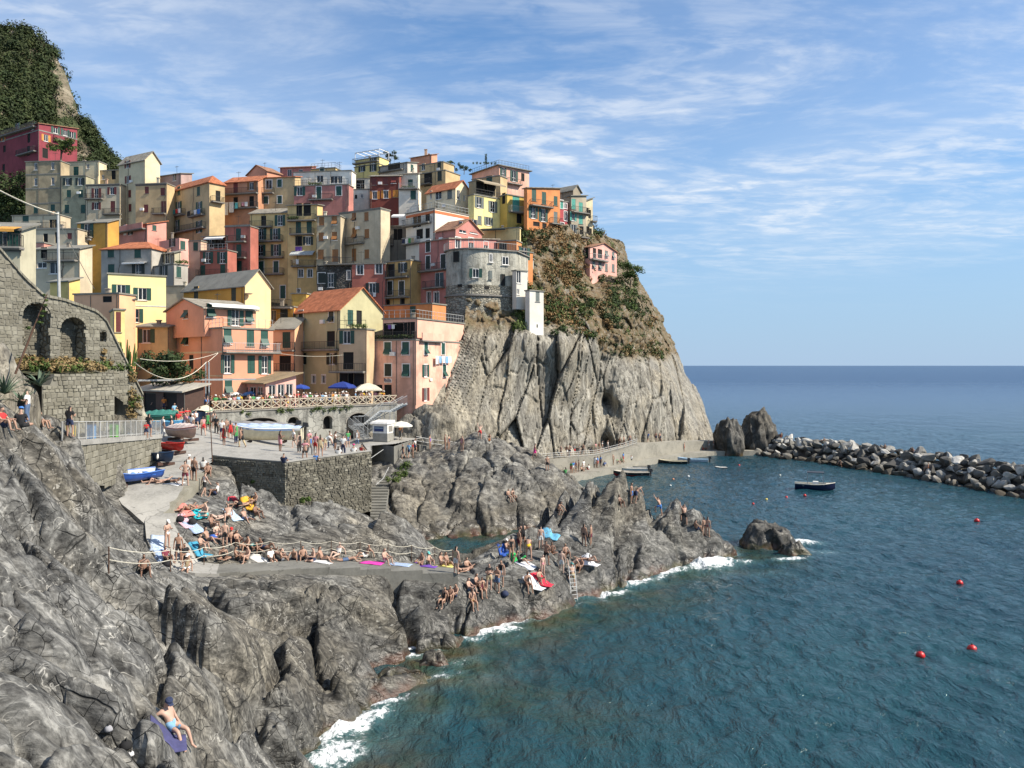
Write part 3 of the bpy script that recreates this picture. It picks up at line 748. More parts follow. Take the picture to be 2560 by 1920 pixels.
def mid_height(x, y):
 z0 = mid_f(x, y)
 wx = x + 1.2 * vnoise(x * 0.15, y * 0.15, 0, 13); wy = y + 1.2 * vnoise(x * 0.15, y * 0.15, 5, 14)
 d1, e1, i1, ox, oy = cells(wx / 3.1, wy / 3.4, 0, 61)
 d2, e2, i2, px, py = cells(wx / 1.2, wy / 1.3, 0, 63)
 h = (i1 - 0.5) * 0.9 + (ox * (i1 * 13 % 1 - 0.5) + oy * (i1 * 7 % 1 - 0.5)) * 1.4 + 0.45 * (1 - d1 * 1.4) - 0.65 * np.exp(-(e1 / 0.05) ** 2)
 h = h + (i2 - 0.5) * 0.25 - 0.2 * np.exp(-(e2 / 0.07) ** 2) + 0.18 * (1 - d2 * 1.4)
 h = h + 0.22 * fbm(x * 0.5, y * 0.5, 0, 5, 70) + 0.10 * (1 - np.abs(vnoise(x * 1.2, y * 3.5, 0, 71)) * 2)
 s = smooth(-x, 4.5, 8.5) * smooth(y, 80, 84)             # the bedded ramp on its landward side
 saw = ((x * 0.92 + y * 0.25 + 0.9 * vnoise(x * .4, y * .4, 0, 72)) * 0.9) % 1.0
 return z0 + h * (1 - 0.75 * s) + s * (saw - 0.5) * 0.32 * (1 + vnoise(x * .3, y * .3, 0, 73))
xs = np.arange(-19, 14.01, 0.15); ys = np.arange(66, 104.01, 0.17)
X, Y = np.meshgrid(xs, ys); Z = mid_height(X.ravel(), Y.ravel()); Zc = Z.reshape(X.shape)
keep = ((Zc[:-1, :-1] > -1.6) | (Zc[1:, 1:] > -1.6))
mid_me, _ = grid_mesh('rock_outcrop', undercut(X.ravel(), Y.ravel(), Z, .25), len(xs), len(ys), keep)
mid_ob = tag(link('rock_outcrop', mid_me, None, M['rock_mid']), 'rounded grey rock outcrop between the pool and the harbour', 'rock')
# ---- plaza, slip and walk: concrete laid over the rock
xs = np.arange(-52, -6, 0.25); ys = np.arange(47, 105, 0.25); X, Y = np.meshgrid(xs, ys)
Zp = plaza_f(X.ravel(), Y.ravel()) + 0.02 * vnoise(X.ravel() * .5, Y.ravel() * .5, 0, 8)
cxs, cys = (X[:-1, :-1] + .125).ravel(), (Y[:-1, :-1] + .125).ravel()
pk = poly_in(cxs, cys, PL_OUT)
plaza_me, _ = grid_mesh('plaza', np.stack([X.ravel(), Y.ravel(), Zp], 1), len(xs), len(ys), pk.reshape(X.shape[0] - 1, X.shape[1] - 1))
plaza = tag(link('plaza_paving', plaza_me, None, M['concrete']), 'worn grey concrete of the boat slip and little harbour square', None, None, 'structure')
walk = empty('shore_walk', walk_w[4]); tag(walk, 'stepped grey concrete walk along the shore rocks', None, None, 'structure')
def resample(pts, step):
 out = [Vector(pts[0])];
 for a, b in zip(pts[:-1], pts[1:]):
  a, b = Vector(a), Vector(b); n = max(1, int((b - a).length / step))
  for i in range(1, n + 1): out.append(a.lerp(b, i / n))
 return out
wl = [Vector(p) for p in walk_w]
def edge_run(ids):
 q = resample([(PL_OUT[i][0], PL_OUT[i][1], 0) for i in ids], .8)
 for p in q: p.z = float(plaza_f(np.array([p.x]), np.array([p.y]))[0]) + .012
 return q
def ribbon(pts, halfw, thick, mat, name, parent, z_off=0.0):
 mb = MB()
 L, Rr = [], []
 for i, p in enumerate(pts):
  d = pts[min(i + 1, len(pts) - 1)] - pts[max(i - 1, 0)]; d.z = 0; d.normalize()
  s = Vector((d.y, -d.x, 0)); hw = halfw[i] if isinstance(halfw, (list, tuple)) else halfw
  L.append(p - s * hw + Vector((0, 0, z_off))); Rr.append(p + s * hw + Vector((0, 0, z_off)))
 for i in range(len(pts) - 1):
  dn = Vector((0, 0, -thick))
  mb.hexa([Rr[i] + dn, Rr[i + 1] + dn, L[i + 1] + dn, L[i] + dn], [Rr[i], Rr[i + 1], L[i + 1], L[i]])
 o = mb.build(name, mat); o.parent = parent
 if parent is not None: o.matrix_parent_inverse = Matrix.Translation(parent.location).inverted()
 return o
ribbon(edge_run((0, 1, 2, 3, 4, 5)), .32, 1.3, M['concrete'], 'kerb', walk)
ribbon(edge_run((17, 18, 19, 20)), .3, .8, M['stone'], 'kerb', walk)
ribbon([wl[0] + Vector((-.1, .9, .25))] + wl[0:4] + [wl[4].lerp(wl[3], .35), wl[4].lerp(wl[5], .3)], [0.9, 0.75, 0.95, 1.1, 1.25, 1.25, 1.1], 1.6, M['concrete'], 'ramp', walk)
nst = 8
for k in range(nst):
 t0, t1 = 4 + 6 * k / nst, 4 + 6 * (k + 1) / nst
 def at(t):
  i = min(int(t), len(wl) - 2); return wl[i].lerp(wl[i + 1], t - i)
 a, b = at(t0), at(t1); z = a.z - 0.02
 d = (b - a); d.z = 0; dn = d.normalized(); s = Vector((dn.y, -dn.x, 0))
 hw = 1.05; th = 1.5
 q = [a + s * hw, b + s * hw, b - s * hw, a - s * hw]
 rise = (b.z - a.z) * 0.25
 top = [Vector((p.x, p.y, z + (rise if i in (1, 2) else 0))) for i, p in enumerate(q)]
 ribs = MB().hexa([p - Vector((0, 0, th)) for p in top], top)
 o = ribs.build('step', M['concrete_dark']); o.parent = walk; o.matrix_parent_inverse = Matrix.Translation(walk.location).inverted()
# ------------------------------------------------------------------ the headland: a steep sheet y = g(x, z)
HEAD = []
def hd(u, v, Y):
 if v >= 870: Y += float(np.interp(u, [1150, 1300, 1400, 1490, 1600, 1690, 1790], [0, 4, 6.5, 8, 11, 14, 12])) * min(1, (v - 860) / 60)
 p = P(u, v, Y); HEAD.append((p.x, p.z, p.y))
for q in ((1050, 1060, 101), (1050, 1000, 104), (1000, 1090, 97), (1100, 1010, 103), (1100, 1090, 100), (1145, 1060, 103), (1150, 960, 107), (1130, 900, 109), (1165, 850, 111), (1200, 830, 113), (1180, 1000, 107.5), (1190, 1105, 105),
          (1250, 840, 114), (1250, 950, 111), (1250, 1060, 109), (1260, 1140, 107), (1320, 830, 117), (1330, 950, 114), (1330, 1050, 112), (1330, 1140, 110), (1400, 850, 119), (1400, 1000, 116), (1400, 1110, 113.5), (1470, 880, 122), (1475, 1000, 119), (1480, 1110, 116.5),
          (1505, 900, 130), (1508, 1000, 131), (1510, 1100, 128), (1540, 920, 126), (1545, 1000, 124), (1550, 1100, 122.5), (1600, 930, 130), (1610, 1010, 128), (1610, 1105, 126), (1680, 960, 136), (1680, 1040, 133), (1690, 1105, 131), (1722, 1010, 142), (1750, 1100, 138), (1775, 1105, 145),
          (1685, 920, 148), (1640, 890, 146), (1590, 880, 140),
          (1340, 590, 137), (1400, 610, 140), (1300, 700, 125), (1350, 700, 128), (1450, 680, 142), (1400, 760, 130), (1350, 810, 122), (1420, 820, 125), (1500, 840, 131), (1500, 740, 140), (1560, 720, 148), (1560, 830, 138), (1602, 840, 147), (1600, 770, 147), (1618, 870, 152), (1540, 690, 154), (1480, 700, 149), (1420, 560, 146),
          (1797, 1090, 168), (1762, 1000, 172), (1712, 930, 172), (1662, 860, 172), (1632, 790, 172), (1606, 735, 174), (1572, 690, 176), (1560, 650, 178)):
 hd(*q)
for (x, z, y) in ((-14, -3, 100), (0, -3, 106), (12, -3, 121), (24, -3, 137), (40, -3, 158), (-6, 50, 165), (10, 50, 170), (25, 46, 180), (-16, 30, 120), (-10, 40, 135)): HEAD.append((x, z, y))
head_f = RBF(HEAD)
xs = np.arange(-18, 44, 0.16); zs = np.arange(-2.2, 46, 0.16)
X, Zg = np.meshgrid(xs, zs); x, z = X.ravel(), Zg.ravel()
y0 = head_f(x, z)
cliffm = smooth(-z, -26, -19) * 1.0
lean = x - 0.22 * z + 0.6 * vnoise(x * .12, z * .12, 0, 81) + 0.08 * vnoise(x * .5, z * .5, 0, 82)
d1, e1, i1, ox, oy = cells(lean / 3.6, z / 15.0 + 3, 0, 83)
d2, e2, i2, px, py = cells(lean / 1.5, z / 6.0, 0, 84)
rel = -(i1 - 0.5) * 1.9 - ox * (i1 * 13 % 1 - 0.5) * 3.0 + 1.1 * np.exp(-(e1 / 0.035) ** 2) - (i2 - 0.5) * 0.45 - px * (i2 * 7 % 1 - 0.5) * 0.9 + 0.4 * np.exp(-(e2 / 0.06) ** 2)
rel = rel + 0.22 * fbm(x * .3, z * .2, 0, 4, 85) - 0.20 * (1 - np.abs(vnoise(lean * 2.2, z * .22, 0, 86)) * 2)
sl = np.exp(-((x + 6.5) / 3.0) ** 2) * smooth(z, 4, 10) * smooth(-z, -24, -19)
saw = ((x * 0.95 - z * 0.42 + 0.2 * vnoise(x * .5, z * .5, 0, 87)) * 1.5) % 1.0
rel = rel * (1 - 0.7 * sl) - sl * (saw - .5) * 0.7
d5, e5, i5, ux, uy = cells(x / 2.2, z / 1.7, 0, 96)
soft = 1.5 * fbm(x * .2, z * .2, 0, 5, 88) + 0.45 * fbm(x * .9, z * .9, 0, 3, 89) - (i5 - .5) * 1.3 + .4 * np.exp(-(e5 / .08) ** 2)
right = smooth(x, 13.5, 15.5)                                     # the far buttress is rounder, folded
rfold = 2.0 * fbm(x * .16 + .4 * z * .1, z * .07, 0, 4, 92) - 1.5 * (1 - np.abs(vnoise((x - .25 * z) * .45, z * .1, 0, 93)) * 2) + 0.28 * fbm(x * .9, z * .3, 0, 4, 94)
cl = rel * (1 - .35 * right) + rfold * right * .55
top_edge = 22.5 + 1.6 * vnoise(x * .15, 0 * x, 0, 95)
vegm = smooth(z - top_edge + right * 4.0, -1.2, 1.2)
y1 = y0 + cl * (1 - vegm) + soft * vegm
V = np.stack([x, y1, z], 1)
Yc = y1.reshape(X.shape)
keep = (Yc[:-1, :-1] < 182) & (Yc[1:, 1:] < 182) & ~((Zg[:-1, :-1] > 20.5) & (X[:-1, :-1] < -7.0)) & ~((Zg[:-1, :-1] > 11.4) & (X[:-1, :-1] < -12.4))
head_me, used = grid_mesh('headland', V, len(xs), len(zs), keep)
attr(head_me, 'veg', vegm[used])
headland = tag(link('headland', head_me, None, M['headland']), 'steep grey cliff of the headland with dry scrub on top', None, None, 'structure')
# ------------------------------------------------------------------ sea stacks and the wave-washed rock: closed lumps of rock
def lump(name, c, rx, ry, h, seed, mat, n=64, spiky=0.0, lean=(0, 0), sub=1.6, blunt=2.2):
 mb_v = []; rows = n // 2
 th = np.linspace(0, 2 * np.pi, n, endpoint=False); ph = np.linspace(0.0, 1.0, rows)
 T, H = np.meshgrid(th, ph)
 r = (1 - H ** blunt) ** 0.5
 r[-1] = 0.0
 x = np.cos(T) * r; y = np.sin(T) * r
 k = 1 + 0.34 * fbm(x * 1.3 + seed, y * 1.3, H * 1.3, 4, seed) + 0.16 * (1 - np.abs(vnoise(x * 3.5 + seed, y * 3.5, H * 1.6, seed + 3)) * 2)
 X = c[0] + rx * x * k + lean[0] * H; Y = c[1] + ry * y * k + lean[1] * H
 Zt = 1 + 0.25 * fbm(x * 2 + seed, y * 2, 0, 4, seed + 9) + spiky * (1 - np.abs(vnoise(x * 2.3 + seed, y * 2.3, 0, seed + 5)) * 2)
 Z = c[2] - sub + (H * (h + sub)) * Zt
 V = np.stack([X.ravel(), Y.ravel(), Z.ravel()], 1)
 f = []
 for i in range(rows - 1):
  for j in range(n):
   f.append((i * n + j, i * n + (j + 1) % n, (i + 1) * n + (j + 1) % n, (i + 1) * n + j))
 me = bpy.data.meshes.new(name); me.from_pydata([tuple(p) for p in V], [], f)
 me.polygons.foreach_set('use_smooth', [True] * len(f)); me.materials.append(mat); me.update()
 return link(name, me)
M['rock_black'] = rock_material('wet_black_rock', (0.03, 0.029, 0.027), (0.075, 0.072, 0.066), (0.15, 0.145, 0.13), (1, .9, .75), (0.4, 0.3, 0.2), (0.9, 1.4, 0.5), veins=0.15)
q = W0(1930, 1375); tag(lump('sea_rock', (q[0] + 0.2, q[1] + 1.5, 0), 2.3, 1.8, 2.15, 5, M['rock_black'], lean=(-.3, 0), blunt=3.4), 'black wave-washed rock standing alone off the point', 'rock')
q = W0(1985, 1392); tag(lump('sea_rock', (q[0] + .2, q[1] + .6, 0), 1.5, 1.0, 1.05, 9, M['rock'], blunt=3), 'low brown rock lapped by surf at the foot of the black one', 'rock')
q = P(1822, 1110, 146); tag(lump('sea_stack', (q.x, q.y, 1), 2.5, 2.8, 5.2, 15, M['rock_black'], spiky=.05, blunt=4.2), 'smaller dark sea stack beside the foot of the cliff', 'rock')
q = P(1897, 1105, 149); tag(lump('sea_stack', (q.x, q.y, 1), 3.2, 3.2, 6.6, 23, M['rock_black'], spiky=.06, blunt=3.6), 'taller dark sea stack at the landward end of the breakwater', 'rock')
q = P(1600, 1300, 66);
lows = [(905, 1768, 1.3, .8, .75, 'dark wet boulder by the foam at the shelf'), (1085, 1672, 1.0, .7, .8, 'black pointed rock at the seaward end of the algae shelf'), (1000, 1700, 1.5, .6, .5, 'long low rock draped with red algae on the shelf'), (975, 1705, .8, .6, .55, 'small slick rock in the shelf channel')]
for k, (u, v, rx, ry, h, lb) in enumerate(lows):
 q = W0(u, v); tag(lump('shore_boulder', (q[0], q[1] + ry * .5, 0), rx, ry, h, 40 + k, M['rock'], n=40, sub=.8), lb, 'rock')
# ------------------------------------------------------------------ hills behind the village
def mountain_height(x, y):
 yy = y - 255
 prof = np.interp(x, [-330, -200, -172, -158, -150, -146.5, -145, -141, -135, -128, -118, -100], [150, 139, 131, 126, 117, 110, 103, 96, 88, 83, 76, 60])
 h = prof - np.maximum(-yy, 0) * 0.95 - np.maximum(yy, 0) * 1.3
 return h + 4.0 * fbm(x * .045, y * .045, 0, 5, 101) + 1.2 * fbm(x * .2, y * .2, 0, 3, 102)
mo, mount_me = field_mesh('mountain', mountain_height, -330, -96, 165, 330, 1.1, M['mountain'])
tag(mo, 'steep wooded hill with bare tan rock faces above the village', None, None, 'structure')
# ------------------------------------------------------------------ the sea: modelled swell near the shore, ripples by the material
ys = [24.0]
while ys[-1] < 14000: ys.append(ys[-1] + max(0.24, (ys[-1] - 55) * 0.0105 if ys[-1] > 75 else 0.24))
ys = np.array(ys)
xs = np.concatenate([-np.geomspace(24, 14000, 60)[::-1], np.arange(-23, 34, 0.3), np.arange(34, 110, 0.6), np.geomspace(110.6, 14000, 70)])
X, Y = np.meshgrid(xs, ys); x, y = X.ravel(), Y.ravel()
fade = smooth(-y, -420, -120) * smooth(-np.abs(x - 30), -160, -90)
wx = x + 2.5 * vnoise(x * .05, y * .05, 0, 111); wy = y + 2.5 * vnoise(x * .05, y * .05, 4, 112)
c, s = math.cos(-0.55), math.sin(-0.55)
a = wx * c - wy * s; b = wx * s + wy * c
def crest(t): return (1 - np.abs(t) * 2.0)
sw = 0.10 * fbm(a * .22, b * .10, 0, 2, 113) + 0.15 * crest(vnoise(a * .55, b * .28, 0, 114)) + 0.095 * crest(vnoise(a * 1.1, b * .62, 0, 115)) + 0.03 * vnoise(a * 2.2, b * 1.5, 0, 116)
z = sw * fade
bot = np.full(len(x), -8.0); inn = (x > -36) & (x < 28) & (y > 12) & (y < 80)
bot[inn] = shore_f(x[inn], y[inn])
shal = smooth(bot, -7.0, -0.8)
shal = np.maximum(shal, 0.75 * np.exp(-(np.hypot((x + 3) / 9, (y - 38) / 5)) ** 2))
edge_xy = [(p[0], p[1]) for p in water_edge]
dsh = seg_dist(x, y, edge_xy)
foam = 0.95 * np.exp(-(dsh / 1.0) ** 2) * (.25 + .75 * smooth(vnoise(x * .35, y * .35, 0, 118), -0.35, 0.25))
foam = np.maximum(foam, .50 * np.exp(-(dsh / 3.0) ** 2) * smooth(vnoise(x * .22, y * .3, 0, 117), -.1, .4))
def surf(u, v, rx, ry, k, ang=0.0, lift=0.0):
 global foam, z
 p = W0(u, v); dx, dy = x - p[0], y - p[1]
 ca, sa = math.cos(ang), math.sin(ang)
 d = np.hypot((dx * ca + dy * sa) / rx, (-dx * sa + dy * ca) / ry)
 g = np.exp(-d ** 2)
 foam = np.maximum(foam, k * g)
 if lift: z = z + lift * g ** 2 * (0.5 + 0.9 * np.abs(vnoise(x * 1.3, y * 1.3, 0, 119)))
surf(1775, 1418, 3.4, 1.7, 1.1, .5, .9); surf(1850, 1410, 2.6, 1.0, .7, .3, .15); surf(1800, 1440, 4.5, 2.0, .45)
surf(1590, 1462, 2.6, .8, 1.0, .45, .45); surf(1530, 1488, 2.4, .7, .95, .5, .25); surf(1700, 1432, 1.8, .8, .8, .4, .2)
surf(1370, 1530, 2.0, .9, 1.05, .5, .45); surf(1440, 1500, 1.5, .7, .9, .5, .2); surf(1240, 1585, 2.4, .8, 1.0, .4, .35); surf(1165, 1606, 1.8, .6, .8, .3, .1)
surf(1050, 1640, 2.3, 1.0, .75, .6, .1); surf(1100, 1700, 2.2, .7, .7, .5); surf(960, 1765, 2.2, .7, .85, .6, .1); surf(1150, 1665, 2.6, .9, .55, .6)
surf(870, 1830, 1.9, 1.1, 1.1, .9, .35); surf(840, 1900, 2.0, 1.3, 1.0, .9, .2); surf(920, 1800, 2.0, .8, .95, .7, .2); surf(960, 1850, 2.2, 1.0, .5, .8)
surf(2000, 1360, 2.6, 1.5, .95, -.25, .3); surf(1975, 1402, 2.4, .7, .9, .2, .15); surf(2050, 1385, 3.5, 1.5, .55, .2); surf(1500, 1290, 2.0, .6, .8)
surf(1010, 1815, 4.5, 1.6, .42, .6); surf(1160, 1715, 4.5, 1.4, .42, .5); surf(1330, 1590, 4.0, 1.0, .42, .5); surf(1480, 1510, 3.5, 1.0, .45, .5); surf(1650, 1465, 3.5, 1.0, .45, .4); surf(1900, 1440, 5, 1.5, .40, .2); surf(900, 1890, 3.0, 1.3, .5, .7)
surf(1470, 1275, 2.4, .8, .6); surf(1850, 1090, 2.5, 6, .5)
bw = [W0(1880, 1138)[:2], W0(2000, 1152)[:2], W0(2200, 1182)[:2], W0(2400, 1218)[:2], W0(2560, 1248)[:2], W0(2750, 1290)[:2]]
foam = np.maximum(foam, 0.25 * np.exp(-(seg_dist(x, y, bw) / .8) ** 2))
foam = np.clip(foam, 0, 1.1)
V = np.stack([x, y, z], 1)
sea_me, used = grid_mesh('sea', V, len(xs), len(ys))
attr(sea_me, 'foam', foam[used]); attr(sea_me, 'shallow', shal[used])
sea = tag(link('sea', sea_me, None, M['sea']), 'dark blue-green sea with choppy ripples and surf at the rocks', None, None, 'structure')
# ------------------------------------------------------------------ houses
def part(mb, name, mat, root, parent=None, smooth_=False):
 """a mesh in world measure hung under a thing whose base is at root.location"""
 r = root.location
 mb.v = [(p[0] - r.x, p[1] - r.y, p[2] - r.z) for p in mb.v]
 return mb.build(name, mat, parent or root, smooth_)
SH = dict(g='green_sh', d='dark_sh', b='brown_sh', r='red_sh', y='orange_sh', q='turq_sh', e='grey_sh', w='white')
HOUSE_BASE = []
HOUSES = {}
class Face:
 def __init__(s, o, t, n, length, z0, z1): s.o, s.t, s.n, s.len, s.z0, s.z1 = o, t, n, length, z0, z1
 def s_at(s, u):
  k = (u - 1280) / F_PX
  return (k * s.o.y - s.o.x) / (s.t.x - k * s.t.y)
 def sz(s, u, v):
  a = s.s_at(u); y = s.o.y + s.t.y * a
  return a, CAM_Z + (HOR - v) / F_PX * y
 def p(s, a, z, out=0.0):
  return Vector((s.o.x + s.t.x * a + s.n.x * out, s.o.y + s.t.y * a + s.n.y * out, z))
 def slab(s, mb, a0, a1, z0, z1, o0, o1, mi=0):
  if a1 < a0: a0, a1 = a1, a0
  q = [s.p(a0, z0, o0), s.p(a1, z0, o0), s.p(a1, z0, o1), s.p(a0, z0, o1)]
  t = [s.p(a0, z1, o0), s.p(a1, z1, o0), s.p(a1, z1, o1), s.p(a0, z1, o1)]
  if (q[1] - q[0]).cross(q[3] - q[0]).z < 0: q.reverse(); t.reverse()
  return mb.hexa(q, t, mi)
def wall_face(mb, f, holes, depth=0.16):
 ss = sorted({0.0, f.len, *[round(min(max(h[i], 0.02), f.len - 0.02), 4) for h in holes for i in (0, 1)]})
 zs = sorted({f.z0, f.z1, *[round(min(max(h[i], f.z0 + .02), f.z1 - .02), 4) for h in holes for i in (2, 3)]})
 flip = f.t.cross(Vector((0, 0, 1))).dot(f.n) < 0
 def quad(a, b, c, d): mb.add([a, b, c, d] if not flip else [d, c, b, a], [(0, 1, 2, 3)])
 for i in range(len(ss) - 1):
  for j in range(len(zs) - 1):
   cs, cz = (ss[i] + ss[i + 1]) / 2, (zs[j] + zs[j + 1]) / 2
   if any(h[0] < cs < h[1] and h[2] < cz < h[3] for h in holes): continue
   quad(f.p(ss[i], zs[j]), f.p(ss[i + 1], zs[j]), f.p(ss[i + 1], zs[j + 1]), f.p(ss[i], zs[j + 1]))
 for (a0, a1, z0, z1) in holes:
  o = -depth
  quad(f.p(a0, z0), f.p(a0, z0, o), f.p(a0, z1, o), f.p(a0, z1)); quad(f.p(a1, z0, o), f.p(a1, z0), f.p(a1, z1), f.p(a1, z1, o))
  quad(f.p(a0, z1), f.p(a0, z1, o), f.p(a1, z1, o), f.p(a1, z1)); quad(f.p(a0, z0, o), f.p(a0, z0), f.p(a1, z0), f.p(a1, z0, o))
def leaf(f, a0, a1, z0, z1, out, tilt=None):
 mb = MB()
 f.slab(mb, a0, a1, z0, z1, out, out + 0.03)
 st = 0.05 * (1 if a1 > a0 else -1); e = out + 0.045
 f.slab(mb, a0, a0 + st, z0, z1, out + .03, e); f.slab(mb, a1 - st, a1, z0, z1, out + .03, e)
 zm = (z0 + z1) / 2
 for zz in (z0 + .03, zm, z1 - .03): f.slab(mb, a0 + st, a1 - st, zz - .03, zz + .03, out + .031, e - .002)
 k = 0; n = max(3, int((z1 - z0) / 0.17))
 for k in range(1, n):
  zz = z0 + (z1 - z0) * k / n
  f.slab(mb, a0 + st, a1 - st, zz - .018, zz + .018, out + .03, out + .039)
 return mb
def window(root, f, a, z, w, h, style):
 """frame with pane; shutters as sub-parts. style: shape letter, shutter colour letter, optional s for a white surround"""
 shape = style[0]; sm = M[SH[style[1]]] if len(style) > 1 and style[1] in SH else M['green_sh']
 a0, a1, z0, z1 = a - w / 2, a + w / 2, z - h / 2, z + h / 2
 inset = -0.13
 mb = MB(); t = 0.075
 door = shape == 'd'
 fm = M['white'] if shape in 'owt' else M['dark_sh'] if shape == 'x' else M['white'] if 's' in style else M['slab']
 for (p, q, r_, s_) in ((a0, a0 + t, z0, z1), (a1 - t, a1, z0, z1), (a0 + t, a1 - t, z1 - t, z1), (a0 + t, a1 - t, z0, z0 + t)): f.slab(mb, p, q, r_, s_, inset, inset + .06)
 if shape in 'ow': f.slab(mb, a - .035, a + .035, z0 + t, z1 - t, inset, inset + .055)
 if shape == 'o' and h > 1.7: f.slab(mb, a0 + t, a1 - t, z0 + h * .32, z0 + h * .32 + .06, inset, inset + .05)
 if 's' in style:
  b = 0.11
  f.slab(mb, a0 - b, a0 - .002, z0 - .02, z1 + b, -.02, .025); f.slab(mb, a1 + .002, a1 + b, z0 - .02, z1 + b, -.02, .025); f.slab(mb, a0 - .002, a1 + .002, z1 + .002, z1 + b, -.02, .025)
 if not door and shape != 'x': f.slab(mb, a0 - .12, a1 + .12, z0 - .09, z0 - .022, -.05, .10)
 win = part(mb, 'door' if door else 'window', fm, root)
 g = MB(); f.slab(g, a0 + t, a1 - t, z0 + t, z1 - t, inset - .03, inset + .012)
 if shape in 'owtx': part(g, 'pane', M['glass'] if shape != 'x' else M['dark_void'], root, win)
 if shape in 'cd':
  for (p, q) in ((a0 + .01, a - .006), (a1 - .01, a + .006)): part(leaf(f, p, q, z0 + .02, z1 - .02, -.06), 'shutter', sm, root, win)
 elif shape == 'o':
  for (p, q) in ((a0 - .015 - w / 2, a0 - .015), (a1 + .015 + w / 2, a1 + .015)): part(leaf(f, p, q, z0, z1, .015), 'shutter', sm, root, win)
 elif shape == 't':
  zm = z0 + h * .48
  part(leaf(f, a0 + .01, a1 - .01, zm, z1 - .02, -.06), 'shutter', sm, root, win)
  out = .42; m2 = MB()
  m2.hexa([f.p(a0, z0 + .12, out), f.p(a1, z0 + .12, out), f.p(a1, z0 + .12, out + .03), f.p(a0, z0 + .12, out + .03)], [f.p(a0, zm, -.02), f.p(a1, zm, -.02), f.p(a1, zm, .01), f.p(a0, zm, .01)])
  part(m2, 'shutter', sm, root, win)
 return win
def railing(f, a0, a1, z, d, kind, ends=True):
 mb = MB(); H = 1.0
 def seg(p, q):
  L = (q - p).length; n = max(2, int(L / .21))
  mb.bar(p + Vector((0, 0, H)), q + Vector((0, 0, H)), .06, .05); mb.bar(p + Vector((0, 0, .1)), q + Vector((0, 0, .1)), .035)
  for i in range(n + 1):
   b = p.lerp(q, i / n); mb.bar(b + Vector((0, 0, .02)), b + Vector((0, 0, H)), .028 if i % 5 else .045)
 A, B = f.p(a0, z, d), f.p(a1, z, d)
 seg(A, B)
 if ends: seg(f.p(a0, z, .05), A); seg(f.p(a1, z, .05), B)
 return mb
def balcony(root, f, a0, a1, z, kind='d', d=0.85):
 if a1 < a0: a0, a1 = a1, a0
 mb = MB(); f.slab(mb, a0, a1, z - .16, z, -.1, d)
 f.slab(mb, a0 + .05, a1 - .05, z - .24, z - .162, -.1, d - .15)
 b = part(mb, 'balcony', M['slab'], root)
 if kind == 's':
  m2 = MB(); f.slab(m2, a0, a1, z + .002, z + .95, d - .12, d); part(m2, 'parapet', root['_mat'] and bpy.data.materials[root['_mat']], root, b)
 elif kind != 'n':
  part(railing(f, a0 + .04, a1 - .04, z, d - .04, kind), 'railing', M['rail_dark'] if kind == 'd' else M['rail_light'], root, b)
 return b
